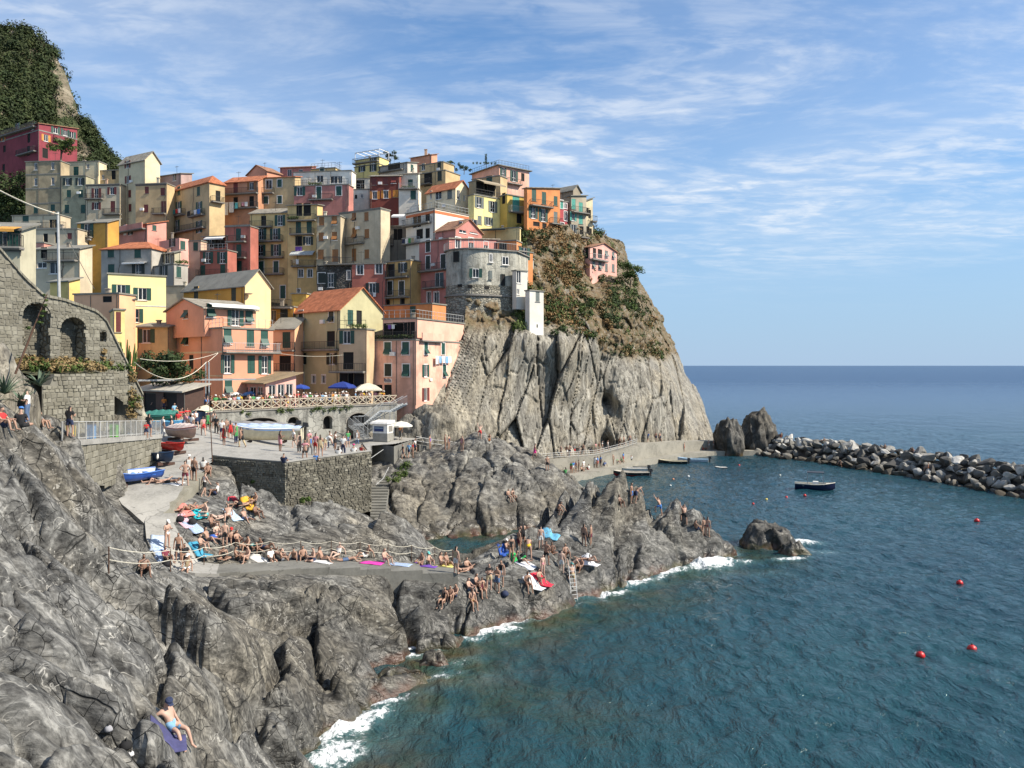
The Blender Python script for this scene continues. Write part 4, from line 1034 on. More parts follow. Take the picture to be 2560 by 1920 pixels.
def H(label, col, uc, Yc, ul, ur, vt, vb, th, roof='flat', wins='', balcs='', rise=1.2, rmat=None, name='house', age=0.5, wd=0.95, hd=1.5, bury=5.0, mat=None, eave=0.3, depth=None, side=None, cornice=None, cat='house'):
 th = R(th); C = P(uc, vt, Yc); z1 = C.z; zb = P(uc, vb, Yc).z; z0 = zb - (bury if bury < 5 or Yc < 104 else 13.0)
 tf = Vector((-math.cos(th), math.sin(th), 0)); ts = Vector((math.sin(th), math.cos(th), 0))
 nf = Vector((-math.sin(th), -math.cos(th), 0)); ns = Vector((math.cos(th), -math.sin(th), 0))
 c0 = Vector((C.x, C.y, 0))
 tmpF = Face(c0, tf, nf, 1, z0, z1); tmpS = Face(c0, ts, ns, 1, z0, z1)
 lf = tmpF.s_at(ul); ls = tmpS.s_at(ur) if ur else (depth or 2.8)
 if depth: ls = depth
 lf = max(1.0, min(lf, 60)); ls = max(1.0, min(ls, 40))
 fF, fS = Face(c0, tf, nf, lf, z0, z1), Face(c0, ts, ns, ls, z0, z1)
 fB = Face(c0 + ts * ls, tf, -nf, lf, z0, z1); fL = Face(c0 + tf * lf, ts, -ns, ls, z0, z1)
 base = c0 + tf * lf / 2 + ts * ls / 2; base.z = zb
 HOUSE_BASE.append((base.x, base.y, zb)); HOUSE_BASE.append((C.x, C.y, zb))
 root = empty(name, base, 0, label, cat)
 pm = mat or plaster(col, 'plaster', age)
 root['_mat'] = pm.name
 specs = []
 for w in wins.split():
  q = w[1:].split(','); f = fF if w[0] == 'F' else fS
  a, z = f.sz(float(q[0]), float(q[1])); st = q[2]
  ww = float(q[3]) if len(q) > 3 else wd; hh = float(q[4]) if len(q) > 4 else hd
  if a - ww / 2 < 0.05: a = ww / 2 + .06
  if a + ww / 2 > f.len - .05: a = f.len - ww / 2 - .06
  specs.append((f, a, z, ww, hh, st))
 mb = MB()
 for f in (fF, fS): wall_face(mb, f, [(a - w / 2, a + w / 2, z - h / 2, z + h / 2) for (g, a, z, w, h, s) in specs if g is f])
 wall_face(mb, fB, []); wall_face(mb, fL, [])
 e = eave if (roof != 'flat' or eave != 0.3) else 0.13; K = [c0, c0 + tf * lf, c0 + tf * lf + ts * ls, c0 + ts * ls]
 def at(a, b, z): return Vector((c0.x + tf.x * a + ts.x * b, c0.y + tf.y * a + ts.y * b, z))
 rm = rmat or M['slate_roof']
 rb = MB(); tk = 0.14
 def sheet(q):
  n = (q[1] - q[0]).cross(q[2] - q[0])
  if n.z < 0: q = q[::-1]
  rb.hexa([p - Vector((0, 0, tk)) for p in q], q)
 if roof == 'flat':
  par = 0.0
  rb.hexa([at(lf + e, -e, z1 - .02), at(-e, -e, z1 - .02), at(-e, ls + e, z1 - .02), at(lf + e, ls + e, z1 - .02)][::-1] if False else [at(-e, -e, z1 + .002), at(-e, ls + e, z1 + .002), at(lf + e, ls + e, z1 + .002), at(lf + e, -e, z1 + .002)],
    [at(-e, -e, z1 + .18), at(-e, ls + e, z1 + .18), at(lf + e, ls + e, z1 + .18), at(lf + e, -e, z1 + .18)])
 elif roof == 'gs':            # gable shown on the S side, ridge along F
  h = ls / 2; zr = z1 + rise; sl = rise / h
  mb.add([at(0, 0, z1), at(0, ls, z1), at(0, h, zr)], [(0, 1, 2)]); mb.add([at(lf, 0, z1), at(lf, h, zr), at(lf, ls, z1)], [(0, 1, 2)])
  ze = z1 - sl * e + tk
  sheet([at(-e, -e, ze), at(-e, h, zr + tk), at(lf + e, h, zr + tk), at(lf + e, -e, ze)])
  sheet([at(-e, ls + e, ze), at(-e, h + .001, zr + tk - .003), at(lf + e, h + .001, zr + tk - .003), at(lf + e, ls + e, ze)])
 elif roof == 'gf':            # gable shown on the F side, ridge along S
  h = lf / 2; zr = z1 + rise; sl = rise / h
  mb.add([at(0, 0, z1), at(h, 0, zr), at(lf, 0, z1)], [(0, 1, 2)]); mb.add([at(0, ls, z1), at(lf, ls, z1), at(h, ls, zr)], [(0, 1, 2)])
  ze = z1 - sl * e + tk
  sheet([at(-e, -e, ze), at(h, -e, zr + tk), at(h, ls + e, zr + tk), at(-e, ls + e, ze)])
  sheet([at(lf + e, -e, ze), at(h + .001, -e, zr + tk - .003), at(h + .001, ls + e, zr + tk - .003), at(lf + e, ls + e, ze)])
 elif roof == 'hip':
  zr = z1 + rise; k = min(lf, ls) / 2 * 0.9; ze = z1 + tk
  A = [at(-e, -e, ze), at(lf + e, -e, ze), at(lf + e, ls + e, ze), at(-e, ls + e, ze)]
  r0, r1 = at(k, ls / 2, zr), at(lf - k, ls / 2, zr)
  if lf < ls: r0, r1 = at(lf / 2, k, zr), at(lf / 2, ls - k, zr)
  if lf >= ls: fs = [(A[0], A[1], r1, r0), (A[1], A[2], r1), (A[2], A[3], r0, r1), (A[3], A[0], r0)]
  else: fs = [(A[0], A[1], r0), (A[1], A[2], r1, r0), (A[2], A[3], r1), (A[3], A[0], r0, r1)]
  for q in fs:
   n = (q[1] - q[0]).cross(q[2] - q[0]); q = list(q) if n.z > 0 else list(q)[::-1]
   rb.add(q, [tuple(range(len(q)))])
  rb.add([a - Vector((0, 0, tk)) for a in A], [(0, 1, 2, 3)])
  for i in range(4):
   a, b = A[i], A[(i + 1) % 4]; dn = Vector((0, 0, -tk)); rb.add([a + dn, b + dn, b, a], [(0, 1, 2, 3)])
 elif roof == 'shed':          # falls towards the viewer
  zr = z1 + rise; sl = rise / ls
  mb.add([at(0, 0, z1), at(0, ls, z1), at(0, ls, zr)], [(0, 1, 2)]); mb.add([at(lf, 0, z1), at(lf, ls, zr), at(lf, ls, z1)], [(0, 1, 2)])
  mb.add([at(0, ls, z1), at(lf, ls, z1), at(lf, ls, zr), at(0, ls, zr)], [(0, 1, 2, 3)])
  sheet([at(-e, -e, z1 - sl * e + tk), at(-e, ls + e, zr + sl * e + tk), at(lf + e, ls + e, zr + sl * e + tk), at(lf + e, -e, z1 - sl * e + tk)])
 elif roof == 'shedl':         # falls to the right (along F), high at the left
  zr = z1 + rise; sl = rise / lf
  mb.add([at(0, 0, z1), at(lf, 0, zr), at(lf, 0, z1)], [(0, 1, 2)]); mb.add([at(0, ls, z1), at(lf, ls, z1), at(lf, ls, zr)], [(0, 1, 2)])
  mb.add([at(lf, 0, z1), at(lf, 0, zr), at(lf, ls, zr), at(lf, ls, z1)], [(0, 1, 2, 3)])
  sheet([at(-e, -e, z1 - sl * e + tk), at(-e, ls + e, z1 - sl * e + tk), at(lf + e, ls + e, zr + sl * e + tk), at(lf + e, -e, zr + sl * e + tk)])
 w = part(mb, 'wall', pm, root)
 if roof != 'none': part(rb, 'roof', rm, root)
 if lf > 3:
  gt = MB(); gt.tube([at(-.1, -.1 if roof != 'gs' else -.05, z1 - .05), at(-.06, -.06, z1 - 1.0), at(-.06, -.06, zb)], .05, 5)
  part(gt, 'downpipe', M['gutter'], root)
 for (f, a, z, ww, hh, st) in specs: window(root, f, a, z, ww, hh, st)
 for b in balcs.split():
  q = b[1:].split(','); f = fF if b[0] == 'F' else fS
  a0, z = f.sz(float(q[0]), float(q[2])); a1, _ = f.sz(float(q[1]), float(q[2]))
  a0, a1 = sorted((a0, a1)); a0 = max(a0, -1.2); a1 = min(a1, f.len + 1.2)
  if a1 - a0 > .5: balcony(root, f, a0, a1, z, q[3] if len(q) > 3 else 'd')
 if cornice:
  for cf, cv, ch, cm in cornice:
   cb = MB();
   for f in ((fF, fS) if cf == 'B' else (fF,) if cf == 'F' else (fS,)):
    _, zc = f.sz(uc, cv); f.slab(cb, -.05 if f is fF else .0, f.len, zc - ch / 2, zc + ch / 2, -.05, .05 if f is fF else .048)
   part(cb, 'band', M[cm] if isinstance(cm, str) else cm, root)
 root['_f'] = 0
 HOUSES[label] = (root, fF, fS, at, lf, ls, z1)
 del root['_f']
 return HOUSES[label]
TILE = tiles((0.42, 0.135, 0.055)); TILE_OLD = tiles((0.30, 0.15, 0.085)); TILE_GREY = tiles((0.27, 0.24, 0.19))
def roof_rail(h, side='FS', mat='rail_light', z=0.2, inset=0.05):
 root, fF, fS, at, lf, ls, z1 = h
 mb = MB()
 def seg(p, q):
  n = max(2, int((q - p).length / .8)); up = Vector((0, 0, 1.0))
  mb.bar(p + up, q + up, .05); mb.bar(p + up * .5, q + up * .5, .03)
  for i in range(n + 1): b = p.lerp(q, i / n); mb.bar(b, b + up, .045)
 zz = z1 + z
 if 'F' in side: seg(at(inset, inset, zz), at(lf - inset, inset, zz))
 if 'S' in side: seg(at(inset, inset, zz), at(inset, ls - inset, zz))
 return part(mb, 'railing', M[mat], root)
def chimney(h, fa, fb, hh=1.3, w=.45, col=(0.45, .3, .22)):
 root, fF, fS, at, lf, ls, z1 = h
 mb = MB(); c = at(lf * fa, ls * fb, 0)
 mb.box(c.x - w / 2, c.y - w / 2, z1 - .3, c.x + w / 2, c.y + w / 2, z1 + hh); mb.box(c.x - w / 2 - .08, c.y - w / 2 - .08, z1 + hh + .002, c.x + w / 2 + .08, c.y + w / 2 + .08, z1 + hh + .12)
 part(mb, 'chimney', plaster(col), root)
def awning(h, face, u0, u1, v, out=1.1, drop=.5, mat=None):
 root, fF, fS, at, lf, ls, z1 = h; f = fF if face == 'F' else fS
 a0, z = f.sz(u0, v); a1, _ = f.sz(u1, v)
 mb = MB(); mb.hexa([f.p(a0, z - .04, .02), f.p(a1, z - .04, .02), f.p(a1, z - drop - .04, out), f.p(a0, z - drop - .04, out)][::-1], [f.p(a0, z, .02), f.p(a1, z, .02), f.p(a1, z - drop, out), f.p(a0, z - drop, out)][::-1])
 f.slab(mb, a0, a1, z - drop - .24, z - drop - .05, out - .03, out)
 part(mb, 'awning', mat or M['white'], root)
C = dict(magenta=(0.24, 0.035, 0.06), tan=(0.50, 0.385, 0.215), cream=(0.60, 0.54, 0.38), beige=(0.53, 0.47, 0.36), greygreen=(0.33, 0.33, 0.24), brownbeige=(0.36, 0.30, 0.20), pink=(0.60, 0.27, 0.24), rose=(0.46, 0.185, 0.175),
         red=(0.40, 0.125, 0.10), yellow=(0.62, 0.46, 0.20), paleyellow=(0.82, 0.74, 0.36), mustard=(0.52, 0.29, 0.035), peach=(0.72, 0.40, 0.24), peach2=(0.70, 0.40, 0.33), salmon=(0.66, 0.305, 0.205), green=(0.45, 0.44, 0.27), grey=(0.37, 0.37, 0.37),
         maroon=(0.19, 0.045, 0.035), white=(0.74, 0.73, 0.70), ochre=(0.48, 0.33, 0.12), orange=(0.64, 0.24, 0.07), crimson=(0.42, 0.06, 0.085), ochre2=(0.52, 0.38, 0.07), grey2=(0.36, 0.33, 0.27), lpink=(0.70, 0.38, 0.36))
# --- far left, top row
h = H('magenta house high on the left below the wooded hill', C['magenta'], 97, 172, -60, 193, 309, 436, 32, 'shed', 'F44,316,og F82,316,og F9,345,oy F72,345,xd,1.2,2.1 F11,372,xd,1.2,1.6 F71,377,xd,1.3,2.2 F9,420,xd,1.2,1.8 S115,345,oy S139,325,og S163,331,og S179,337,og S113,383,xg,1.2,2.2',
      'F-30,92,354,d F48,93,390,d S134,182,347,d', rise=1.0, rmat=TILE_OLD, cornice=(('B', 325, .25, 'slab'),), bury=3.5)
H('weathered brown-beige tenement with stained panels beside the magenta house', C['brownbeige'], 151, 160, 64, None, 403, 536, 6, 'flat', 'F89,416,we,.7,1.5 F132,415,we,.7,1.5 F89,455,we,.7,1.6 F132,453,we,.7,1.6 F89,524,cg F132,520,cg', cornice=(('F', 434, .2, 'slab'), ('F', 470, .2, 'slab'), ('F', 507, .2, 'slab')), age=1.0)
H('grey-green tenement with dark open shutters, narrow, third from the hill', C['greygreen'], 214, 159, 152, None, 440, 545, 6, 'flat', 'F169,454,od F200,454,od F172,484,cg F202,484,cg F167,522,cg,1,1.7 F210,522,cg,1,1.7', age=.9)
H('cream rooftop rooms with a glazed terrace set back on the grey-green tenement', C['cream'], 246, 166, 155, None, 404, 440, 6, 'flat', 'F190,428,cg,1.2,2 F220,416,wd,.6,1')
H('beige house with red-brown shutters and two small balconies', C['beige'], 299, 157, 215, None, 461, 547, 6, 'flat', 'F241,483,or,1,2 F280,477,or F241,515,or F282,516,cr,1,2.2', 'F216,260,498 F260,304,536', cornice=(('F', 462, .3, 'gutter'),))
H('sand coloured attic storey with a small terrace above the red-shuttered house', C['tan'], 297, 166, 214, None, 426, 462, 8, 'flat', 'F258,443,wd,.6,1 F284,437,xg,1,2')
h = H('tall cream tower house with maroon shutters and a sunlit blank gable', C['cream'], 362, 156, 297, 400, 398, 545, 30, 'gs', 'F319,411,or F320,449,or F324,484,cr F325,519,cr', rise=1.9, rmat=TILE_GREY, age=.4)
H('tan house with small brown shutters between the cream tower and the hipped roof', C['tan'], 416, 150, 339, None, 459, 556, 8, 'flat', 'F367,475,cr,.85,1.35 F407,479,cr F365,521,cr F409,517,cr,1,2.2', 'F384,416,535', cornice=(('F', 461, .25, 'gutter'),))
H('mauve attic storey under a thin sloping roof behind the tan house', (0.38, .28, .29), 452, 158, 362, 480, 434, 462, 25, 'shed', 'F382,447,od F436,443,wd', rise=.6)
h = H('tan four-storey house with hipped orange roof and laundry on its balconies', C['tan'], 523, 146, 417, 562, 457, 588, 38, 'hip', 'F430,476,wd,.45,1.4 F447,477,cg,1.1,1.7 F496,478,cg,1.1,1.7 F447,517,og,1.1,2.1 F498,518,og,1.1,2.1 F442,565,og,1.1,2.3 F498,567,og,1.1,2.3 S545,490,xd,1,2', 'F428,464,543 F478,513,543 F424,515,586 S526,556,503', rise=1.9, rmat=TILE)
# --- pink cluster, left
H('pink house with a deep porch under a flat orange roof, at the left', C['pink'], 368, 139, 268, 416, 560, 612, 34, 'shed', 'F288,570,wd,.6,1 F312,575,dw,1,2 F326,575,od,.8,1.8 S386,567,cg,.8,1.3', 'F266,366,588,s', rise=1.0, rmat=TILE)
H('small pink house with a parapet terrace crowded with bicycles and washing', C['lpink'], 448, 136, 398, 472, 595, 655, 36, 'none', 'F431,606,od S457,613,cg', '')
h = HOUSES['small pink house with a parapet terrace crowded with bicycles and washing']
H('pinkish beige house with a single green shutter', (0.52, .36, .29), 502, 137, 465, None, 603, 660, 12, 'flat', 'F489,616,cg', '')
h = H('brick-red house with a white awning over its railed terrace', C['red'], 568, 134, 500, None, 626, 715, 14, 'flat', 'F520,644,og,1,2 F556,644,og,1,2 F494,679,cg,1,2.2 F557,677,cg,1,2.2', 'F496,572,690')
roof_rail(h, 'F')
h2 = H('dark terrace room behind the awning of the brick-red house', C['red'], 566, 139, 508, None, 590, 632, 14, 'shed', 'F528,606,od,1,2 F550,606,xd,2,2', rise=.5)
awning(h2, 'F', 518, 566, 592)
H('narrow red tower house with three green doors on stacked balconies', C['red'], 625, 138, 563, None, 566, 715, 12, 'flat', 'F596,587,dg,1,2.3 F597,627,dg,1,2.3 F598,668,dg,1,2.3', 'F569,616,605 F569,616,645 F569,617,686', cornice=(('F', 563, .3, 'slab'),))
h = H('terracotta house with open loggias and hanging sheets, left end of the skyline', (0.50, .25, .15), 644, 151, 562, None, 452, 545, 14, 'shed', 'F589,470,cr,1,2.1 F629,465,ob F589,503,xd,1,1.6 F629,503,xd,1,2', 'F561,646,487,d F561,646,523,d', rise=1.5, rmat=TILE)
H('salmon gabled attic rising behind the loggia house', C['salmon'], 667, 160, 618, 703, 427, 455, 36, 'gf', '', rise=1.6, rmat=TILE_OLD)
H('yellow-tan house with white window surrounds under a thin tiled eave', C['tan'], 736, 152, 644, None, 442, 540, 10, 'shed', 'F672,461,wgs,1.3,1.8 F699,458,cgs F665,500,cgs F699,499,cgs', 'F645,686,484,d', rise=.6, rmat=TILE)
H('long maroon-pink house low on the skyline', C['rose'], 778, 166, 700, None, 417, 450, 8, 'shed', 'F724,432,wd F752,432,wd', rise=.8, rmat=TILE_OLD)
h = H('yellow rooftop block with thin railings on the skyline', C['yellow'], 838, 164, 777, None, 420, 450, 14, 'flat', 'F805,427,cgs'); roof_rail(h, 'FS', 'rail_dark')
H('white rooftop house with arched windows behind the rose terrace', C['white'], 878, 155, 733, None, 427, 470, 8, 'flat', 'F800,447,wd,1.4,1.4 F835,449,wd,1.6,1.5 F850,449,wd')
h = H('rose-pink house with green shutters below a planted roof terrace', C['rose'], 871, 148, 735, None, 462, 515, 8, 'flat', 'F749,478,ogs,1.1,1.7 F797,483,dgs,1,2.5 F847,477,cgs,1.1,1.8', 'F775,833,500'); roof_rail(h, 'F', 'rail_dark')
h = H('yellow tower house with a striped awning on its balcony', C['yellow'], 792, 140, 719, None, 512, 745, 8, 'shed', 'F748,524,xd,1.1,2.3 F768,524,xd,1.4,2.3 F746,569,dg,1,2.3 F773,569,dg,1,2.3 F747,603,xds,1.1,1.7 F770,602,ods F752,683,wds F775,683,wds F747,727,wds,.6,.8', 'F721,791,552 F727,786,586 F731,790,666', rise=.4)
awning(h, 'F', 730, 788, 628, 1.2, .7, striped((.62, .64, .62), (.2, .22, .22), 7.0))
H('yellow house with four stacked long balconies beside the red tower', C['yellow'], 719, 142, 625, None, 531, 750, 10, 'shed', 'F659,553,xg,1,2 F700,551,og,1,2 F653,585,og,1,2.1 F688,585,og,1,2.1 F651,626,og,1,2.1 F690,625,og,1,2.1 F653,667,cgs,1,2.1 F690,667,cgs,1,2.1 F707,730,dgs,1,2.4', 'F628,682,568 F630,708,604 F630,711,645 F630,711,686', rise=1.2, rmat=TILE_GREY)
# --- beige block
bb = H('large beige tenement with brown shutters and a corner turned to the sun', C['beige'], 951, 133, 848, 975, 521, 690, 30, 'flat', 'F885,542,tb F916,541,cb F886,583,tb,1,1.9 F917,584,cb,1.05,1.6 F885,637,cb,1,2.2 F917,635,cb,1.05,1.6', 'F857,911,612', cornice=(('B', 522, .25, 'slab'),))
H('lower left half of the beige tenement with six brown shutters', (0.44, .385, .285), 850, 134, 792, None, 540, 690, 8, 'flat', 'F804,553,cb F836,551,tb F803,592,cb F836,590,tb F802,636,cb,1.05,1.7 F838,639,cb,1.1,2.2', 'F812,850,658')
H('dark slate stone storey under the beige tenement', (0.1, .1, .1), 881, 129, 793, None, 663, 760, 6, 'flat', 'F804,695,cds,1.2,1.7 F827,701,ods,1,2.3 F872,688,wds,.6,1.5', 'F812,884,661', mat=M['rubble_dark'])
H('faded red house with open dark shutters beside the slate storey', C['red'], 963, 124, 880, None, 660, 760, 6, 'flat', 'F900,674,wds,1.1,1.6 F947,672,wds,1.1,1.6 F931,720,ods,1.1,1.6', cornice=(('F', 659, .2, 'gutter'),))
h = H('ochre house with two balconies and a tiled red base', C['ochre'], 1026, 122, 963, 1057, 651, 790, 34, 'flat', 'F977,677,xds,1.3,2 F1007,669,ods F975,720,cds,1.1,2.2 F1004,720,cds,1.1,2.2 F952,762,xd F1006,760,xd,1,1.8', 'F958,1024,696 F962,1024,745')
# --- skyline centre
H('dark maroon house with orange shutters', C['maroon'], 997, 152, 925, None, 440, 525, 4, 'shed', 'F935,453,cr F963,452,cr F984,449,tr F937,488,oys F965,486,oys F989,484,cy,1.1,1.5', rise=.8, rmat=TILE_GREY)
h = H('white house with a glazed verandah left of the maroon house', C['white'], 925, 155, 866, None, 474, 520, 6, 'flat', 'F890,492,xw,.5,.8 F905,490,wd,.6,.8'); roof_rail(h, 'F')
H('shaded white verandah room with a flat canopy left of the maroon house', C['white'], 924, 160, 872, None, 447, 480, 6, 'flat', 'F897,461,xd,2.4,1.8')
h = H('yellow house crowned by a white pergola frame on the skyline', (0.70, .60, .22), 948, 172, 886, 975, 410, 445, 28, 'flat', 'F905,421,od F933,420,od', 'F886,948,411,d')
h2 = H('upper yellow room under the white pergola', (0.70, .60, .22), 948, 175, 888, 972, 393, 415, 28, 'flat', 'F933,401,od')
def pergola(h, z0=.2, hh=1.6):
 root, fF, fS, at, lf, ls, z1 = h; mb = MB(); z = z1 + z0
 for a in (0, lf):
  for b in (0, ls): mb.bar(at(a, b, z), at(a, b, z + hh), .14)
 for b in (0, ls): mb.bar(at(0, b, z + hh), at(lf, b, z + hh), .16)
 for k in range(5): mb.bar(at(lf * k / 4, 0, z + hh + .1), at(lf * k / 4, ls, z + hh + .1), .12)
 part(mb, 'pergola', M['white'], root)
pergola(h2)
H('grey-white house under a striped sun sail on the skyline', (0.52, .51, .49), 1018, 168, 950, 1043, 406, 445, 30, 'shed', 'F985,418,xd,3.4,1.8 S1030,420,cg', 'F950,1010,432', rise=.7)
h = H('salmon box house with a round chimney, highest on the skyline', C['salmon'], 1078, 185, 1026, 1093, 387, 420, 30, 'shed', '', rise=.7, rmat=TILE_OLD); chimney(h, .4, .5, 1.8, .6)
h = H('tan house with a wide dark terrace opening below the palm', C['tan'], 1113, 158, 1045, 1150, 426, 505, 32, 'flat', 'F1070,448,xd,2.1,2.9 F1099,440,cd,1.1,2', 'F1043,1080,464')
H('upper tan rooms set back above the dark terrace opening', C['tan'], 1108, 163, 1048, 1135, 405, 432, 32, 'flat', 'F1098,412,cd F1058,417,wd')
H('white house with a turquoise terrace and one green shutter', C['white'], 1045, 150, 997, None, 472, 540, 6, 'flat', 'F1033,487,cg,1.1,1.7', 'F998,1046,473,l')
H('pale upper storey of the white house by the palm', (0.62, .64, .58), 1044, 154, 997, 1050, 434, 480, 8, 'shed', 'F1026,461,cg,1,2', rise=.5, rmat=TILE_GREY)
h = H('cream house with an orange tiled roof and grey framed windows', (0.72, .64, .47), 1138, 143, 1066, 1173, 470, 540, 38, 'gs', 'F1077,487,we,.5,1.6 F1096,487,we,1.6,1.7 F1124,485,ce,1.2,1.7 S1146,487,we,.9,1.7 S1161,495,we,.5,1.1', rise=1.7, rmat=TILE)
h = H('white house with an orange stripe under its railed roof terrace', C['white'], 1087, 131, 1015, 1172, 522, 640, 42, 'flat', 'F1042,551,wd,2.2,2.5 F1069,541,xd,1.1,1.6 F1049,585,xd,1.7,1.7 F1069,583,xd,1.1,1.7', 'F1013,1079,567 F1012,1050,612,l', cornice=(('B', 529, .45, plain('orange_stripe', (.55, .16, .06), .8)),), age=.3); roof_rail(h, 'FS')
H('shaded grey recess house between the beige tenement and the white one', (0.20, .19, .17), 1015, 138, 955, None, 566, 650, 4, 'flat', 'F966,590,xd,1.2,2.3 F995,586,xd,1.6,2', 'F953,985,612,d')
h = HOUSES['shaded grey recess house between the beige tenement and the white one']; awning(h, 'F', 983, 1014, 536, 1.6, .6)
h = H('pink gabled house with tall glazed gable windows', C['rose'], 1138, 126, 1089, 1205, 572, 620, 40, 'gs', 'S1157,568,we,1.7,1.9 S1184,566,we,1.9,2.4', rise=2.0, rmat=TILE_OLD)
h = H('dusky pink house with tall white-framed windows against the round tower', C['rose'], 1122, 120, 1048, 1245, 597, 762, 40, 'shed', 'F1070,615,cds,1,1.9 F1070,656,cds,1,2.1 F1108,653,cds,1.1,2.2 F1098,700,wd,2,2.4 F1091,745,wds,1.1,1.9 F1072,744,wds,.9,1.9 S1145,607,ws,1.1,1.7 S1178,608,ws,1.1,1.7 S1215,613,ws,1,1.2', 'F1046,1117,680 F1064,1113,721', rise=1.3, rmat=TILE_GREY)
# --- right cluster
h = H('pale yellow house facing the sun with grey-green shutters', (0.78, .70, .30), 1185, 138, 1170, 1253, 487, 580, 50, 'flat', 'S1198,506,oe,1,2 S1232,517,oe,1,2 S1199,550,ce S1221,553,oe'); roof_rail(h, 'S', 'rail_dark')
h2 = H('dark glazed verandah with sand sails above the pale yellow house', (0.30, .26, .18), 1190, 143, 1172, 1240, 452, 492, 50, 'flat', 'S1204,470,xd,2.6,2.2 S1224,473,xd,2.6,2.2'); awning(h2, 'S', 1190, 1245, 447, 2.4, 1.0, cloth((.30, .24, .16)))
h = H('peach-pink house with a railed roof terrace, highest on the right', C['peach2'], 1247, 160, 1180, 1323, 414, 500, 52, 'flat', 'S1258,430,og,.8,1.8 S1285,440,og,1,2.3 S1307,443,xg,.9,1.7', 'S1265,1301,457', eave=.5); roof_rail(h, 'FS', 'rail_dark')
H('sand coloured lower front of the peach-pink house with one green window', C['tan'], 1250, 152, 1180, None, 440, 500, 30, 'flat', 'F1223,451,cg,1.4,1.9')
h = H('ochre-yellow house with tall turquoise shutters over a balcony', C['ochre2'], 1268, 140, 1250, 1318, 487, 575, 52, 'flat', 'S1290,509,cq,1.6,2.9 S1298,545,xe,1.2,2 F1259,496,xd,1,2', 'S1271,1316,528,l'); roof_rail(h, 'S', 'rail_light')
h = H('orange house with green shutters, largest of the sunlit row', C['orange'], 1318, 139, 1312, 1400, 470, 600, 54, 'shed', 'S1335,487,cg,1,2.2 S1360,495,cg,1,2.2 S1389,502,cg,.9,1.7 S1333,530,og,1,2.3 S1358,538,og,1,2.3 S1389,545,ce,.9,2.3 S1341,560,xe,1.5,.8 S1361,566,xe,1,1.2 S1390,571,xd,.9,1.6', 'S1325,1378,512 S1374,1400,558', rise=.9, rmat=TILE_GREY)
H('narrow crimson house with white window surrounds', C['crimson'], 1400, 147, 1397, 1419, 503, 615, 56, 'flat', 'S1404,511,cqs,.7,1.6 S1414,515,wds,.6,1 S1414,540,wds,.7,1.8 S1405,567,ws,.9,1.6')
h = H('grey house with turquoise shutters beside the crimson one', C['grey2'], 1428, 148, 1417, 1466, 490, 620, 54, 'shed', 'S1434,510,cq,1,2 S1452,519,cq,1,2 S1433,541,oq,.8,1.7 S1452,549,cq,1,1.7 S1434,572,oe,.9,1.6 S1454,576,xd,1,1.6', 'S1428,1468,529 S1447,1468,593', rise=.5)
H('bare grey gable block behind the orange row', (0.30, .27, .22), 1432, 158, 1362, 1452, 475, 520, 40, 'gs', '', rise=1.2)
H('slim cream house at the seaward end of the upper row', C['cream'], 1464, 156, 1460, 1482, 503, 625, 56, 'shed', 'S1467,530,xd,.7,1.7 S1474,535,xd,.7,1.7 S1467,575,xe S1475,580,xd', 'S1476,1487,553', rise=.8)
h = H('pink house alone on the scrubby slope with white balcony rails', C['lpink'], 1475, 147, 1445, 1542, 618, 690, 40, 'gs', 'F1454,639,cd,.7,1.9 F1467,632,cd,.7,2 S1484,660,te S1500,662,te,1.1,1.8 S1516,633,te,1.1,1.6 S1533,637,te,.9,1.6 S1516,668,ce S1533,670,ce S1486,633,xd,1.1,2 S1500,634,xd,1.5,1.8', 'S1474,1513,647,l', rise=1.3, rmat=TILE_OLD)
h = H('small orange house stepping down behind the round tower', C['orange'], 1297, 124, 1247, 1332, 628, 700, 46, 'flat', 'S1311,634,og,1.2,1.9 S1310,668,cg');
H('orange-red wall with a green window and stair behind the tower terrace', C['orange'], 1290, 127, 1243, None, 602, 660, 20, 'flat', 'F1257,621,xg,1.4,1.8')
h = H('cream yellow blank walled house with a dark sun sail', (0.74, .60, .30), 1298, 133, 1203, 1302, 570, 640, 16, 'flat', ''); awning(h, 'F', 1215, 1272, 572, 2.2, .5, M['dark_sh'])
# --- lower rows
h = H('grey plastered house with a hipped orange roof at the left', C['grey'], 378, 124, 253, None, 622, 720, 10, 'hip', 'F277,632,cg,1.15,1.5 F344,633,cg,1.15,1.5 F278,673,cg,1.15,1.6 F346,675,od,1.1,2', 'F312,378,708,d', rise=1.7, rmat=TILE, depth=6.5)
awning(h, 'F', 312, 368, 656, .8, .15)
H('lower grey wing with a conservatory terrace and sunlit end', C['grey'], 435, 121, 378, 470, 661, 728, 36, 'flat', 'F410,676,od,1,1.7 S447,680,cg,.8,1.7')
H('glazed conservatory on the grey wing', (0.45, .43, .33), 436, 125, 393, 452, 632, 664, 34, 'shed', 'F404,645,we,1.2,1.7 F418,646,we,1.2,1.7 F429,647,we,1,1.7', rise=.4)
h = H('pale yellow house in full sun with open green shutters', C['paleyellow'], 270, 97, 236, 415, 685, 930, 62, 'flat', 'S303,727,og,1,1.55 S356,735,og,1,1.55 S338,789,og,.9,1.75', age=.25, cornice=(('S', 762, .12, plain('blue_line', (.5, .52, .52), .8)),))
H('shaded tan lower house with a projecting eave beside the palm-like cactus', C['tan'], 420, 93, 343, None, 817, 950, 10, 'shed', 'F366,840,og,1.1,1.65', rise=.5, eave=.5)
H('flat roofed beige annex in front of the grey wing', C['beige'], 461, 112, 385, None, 716, 790, 8, 'flat', 'F405,741,xd,1,1.3')
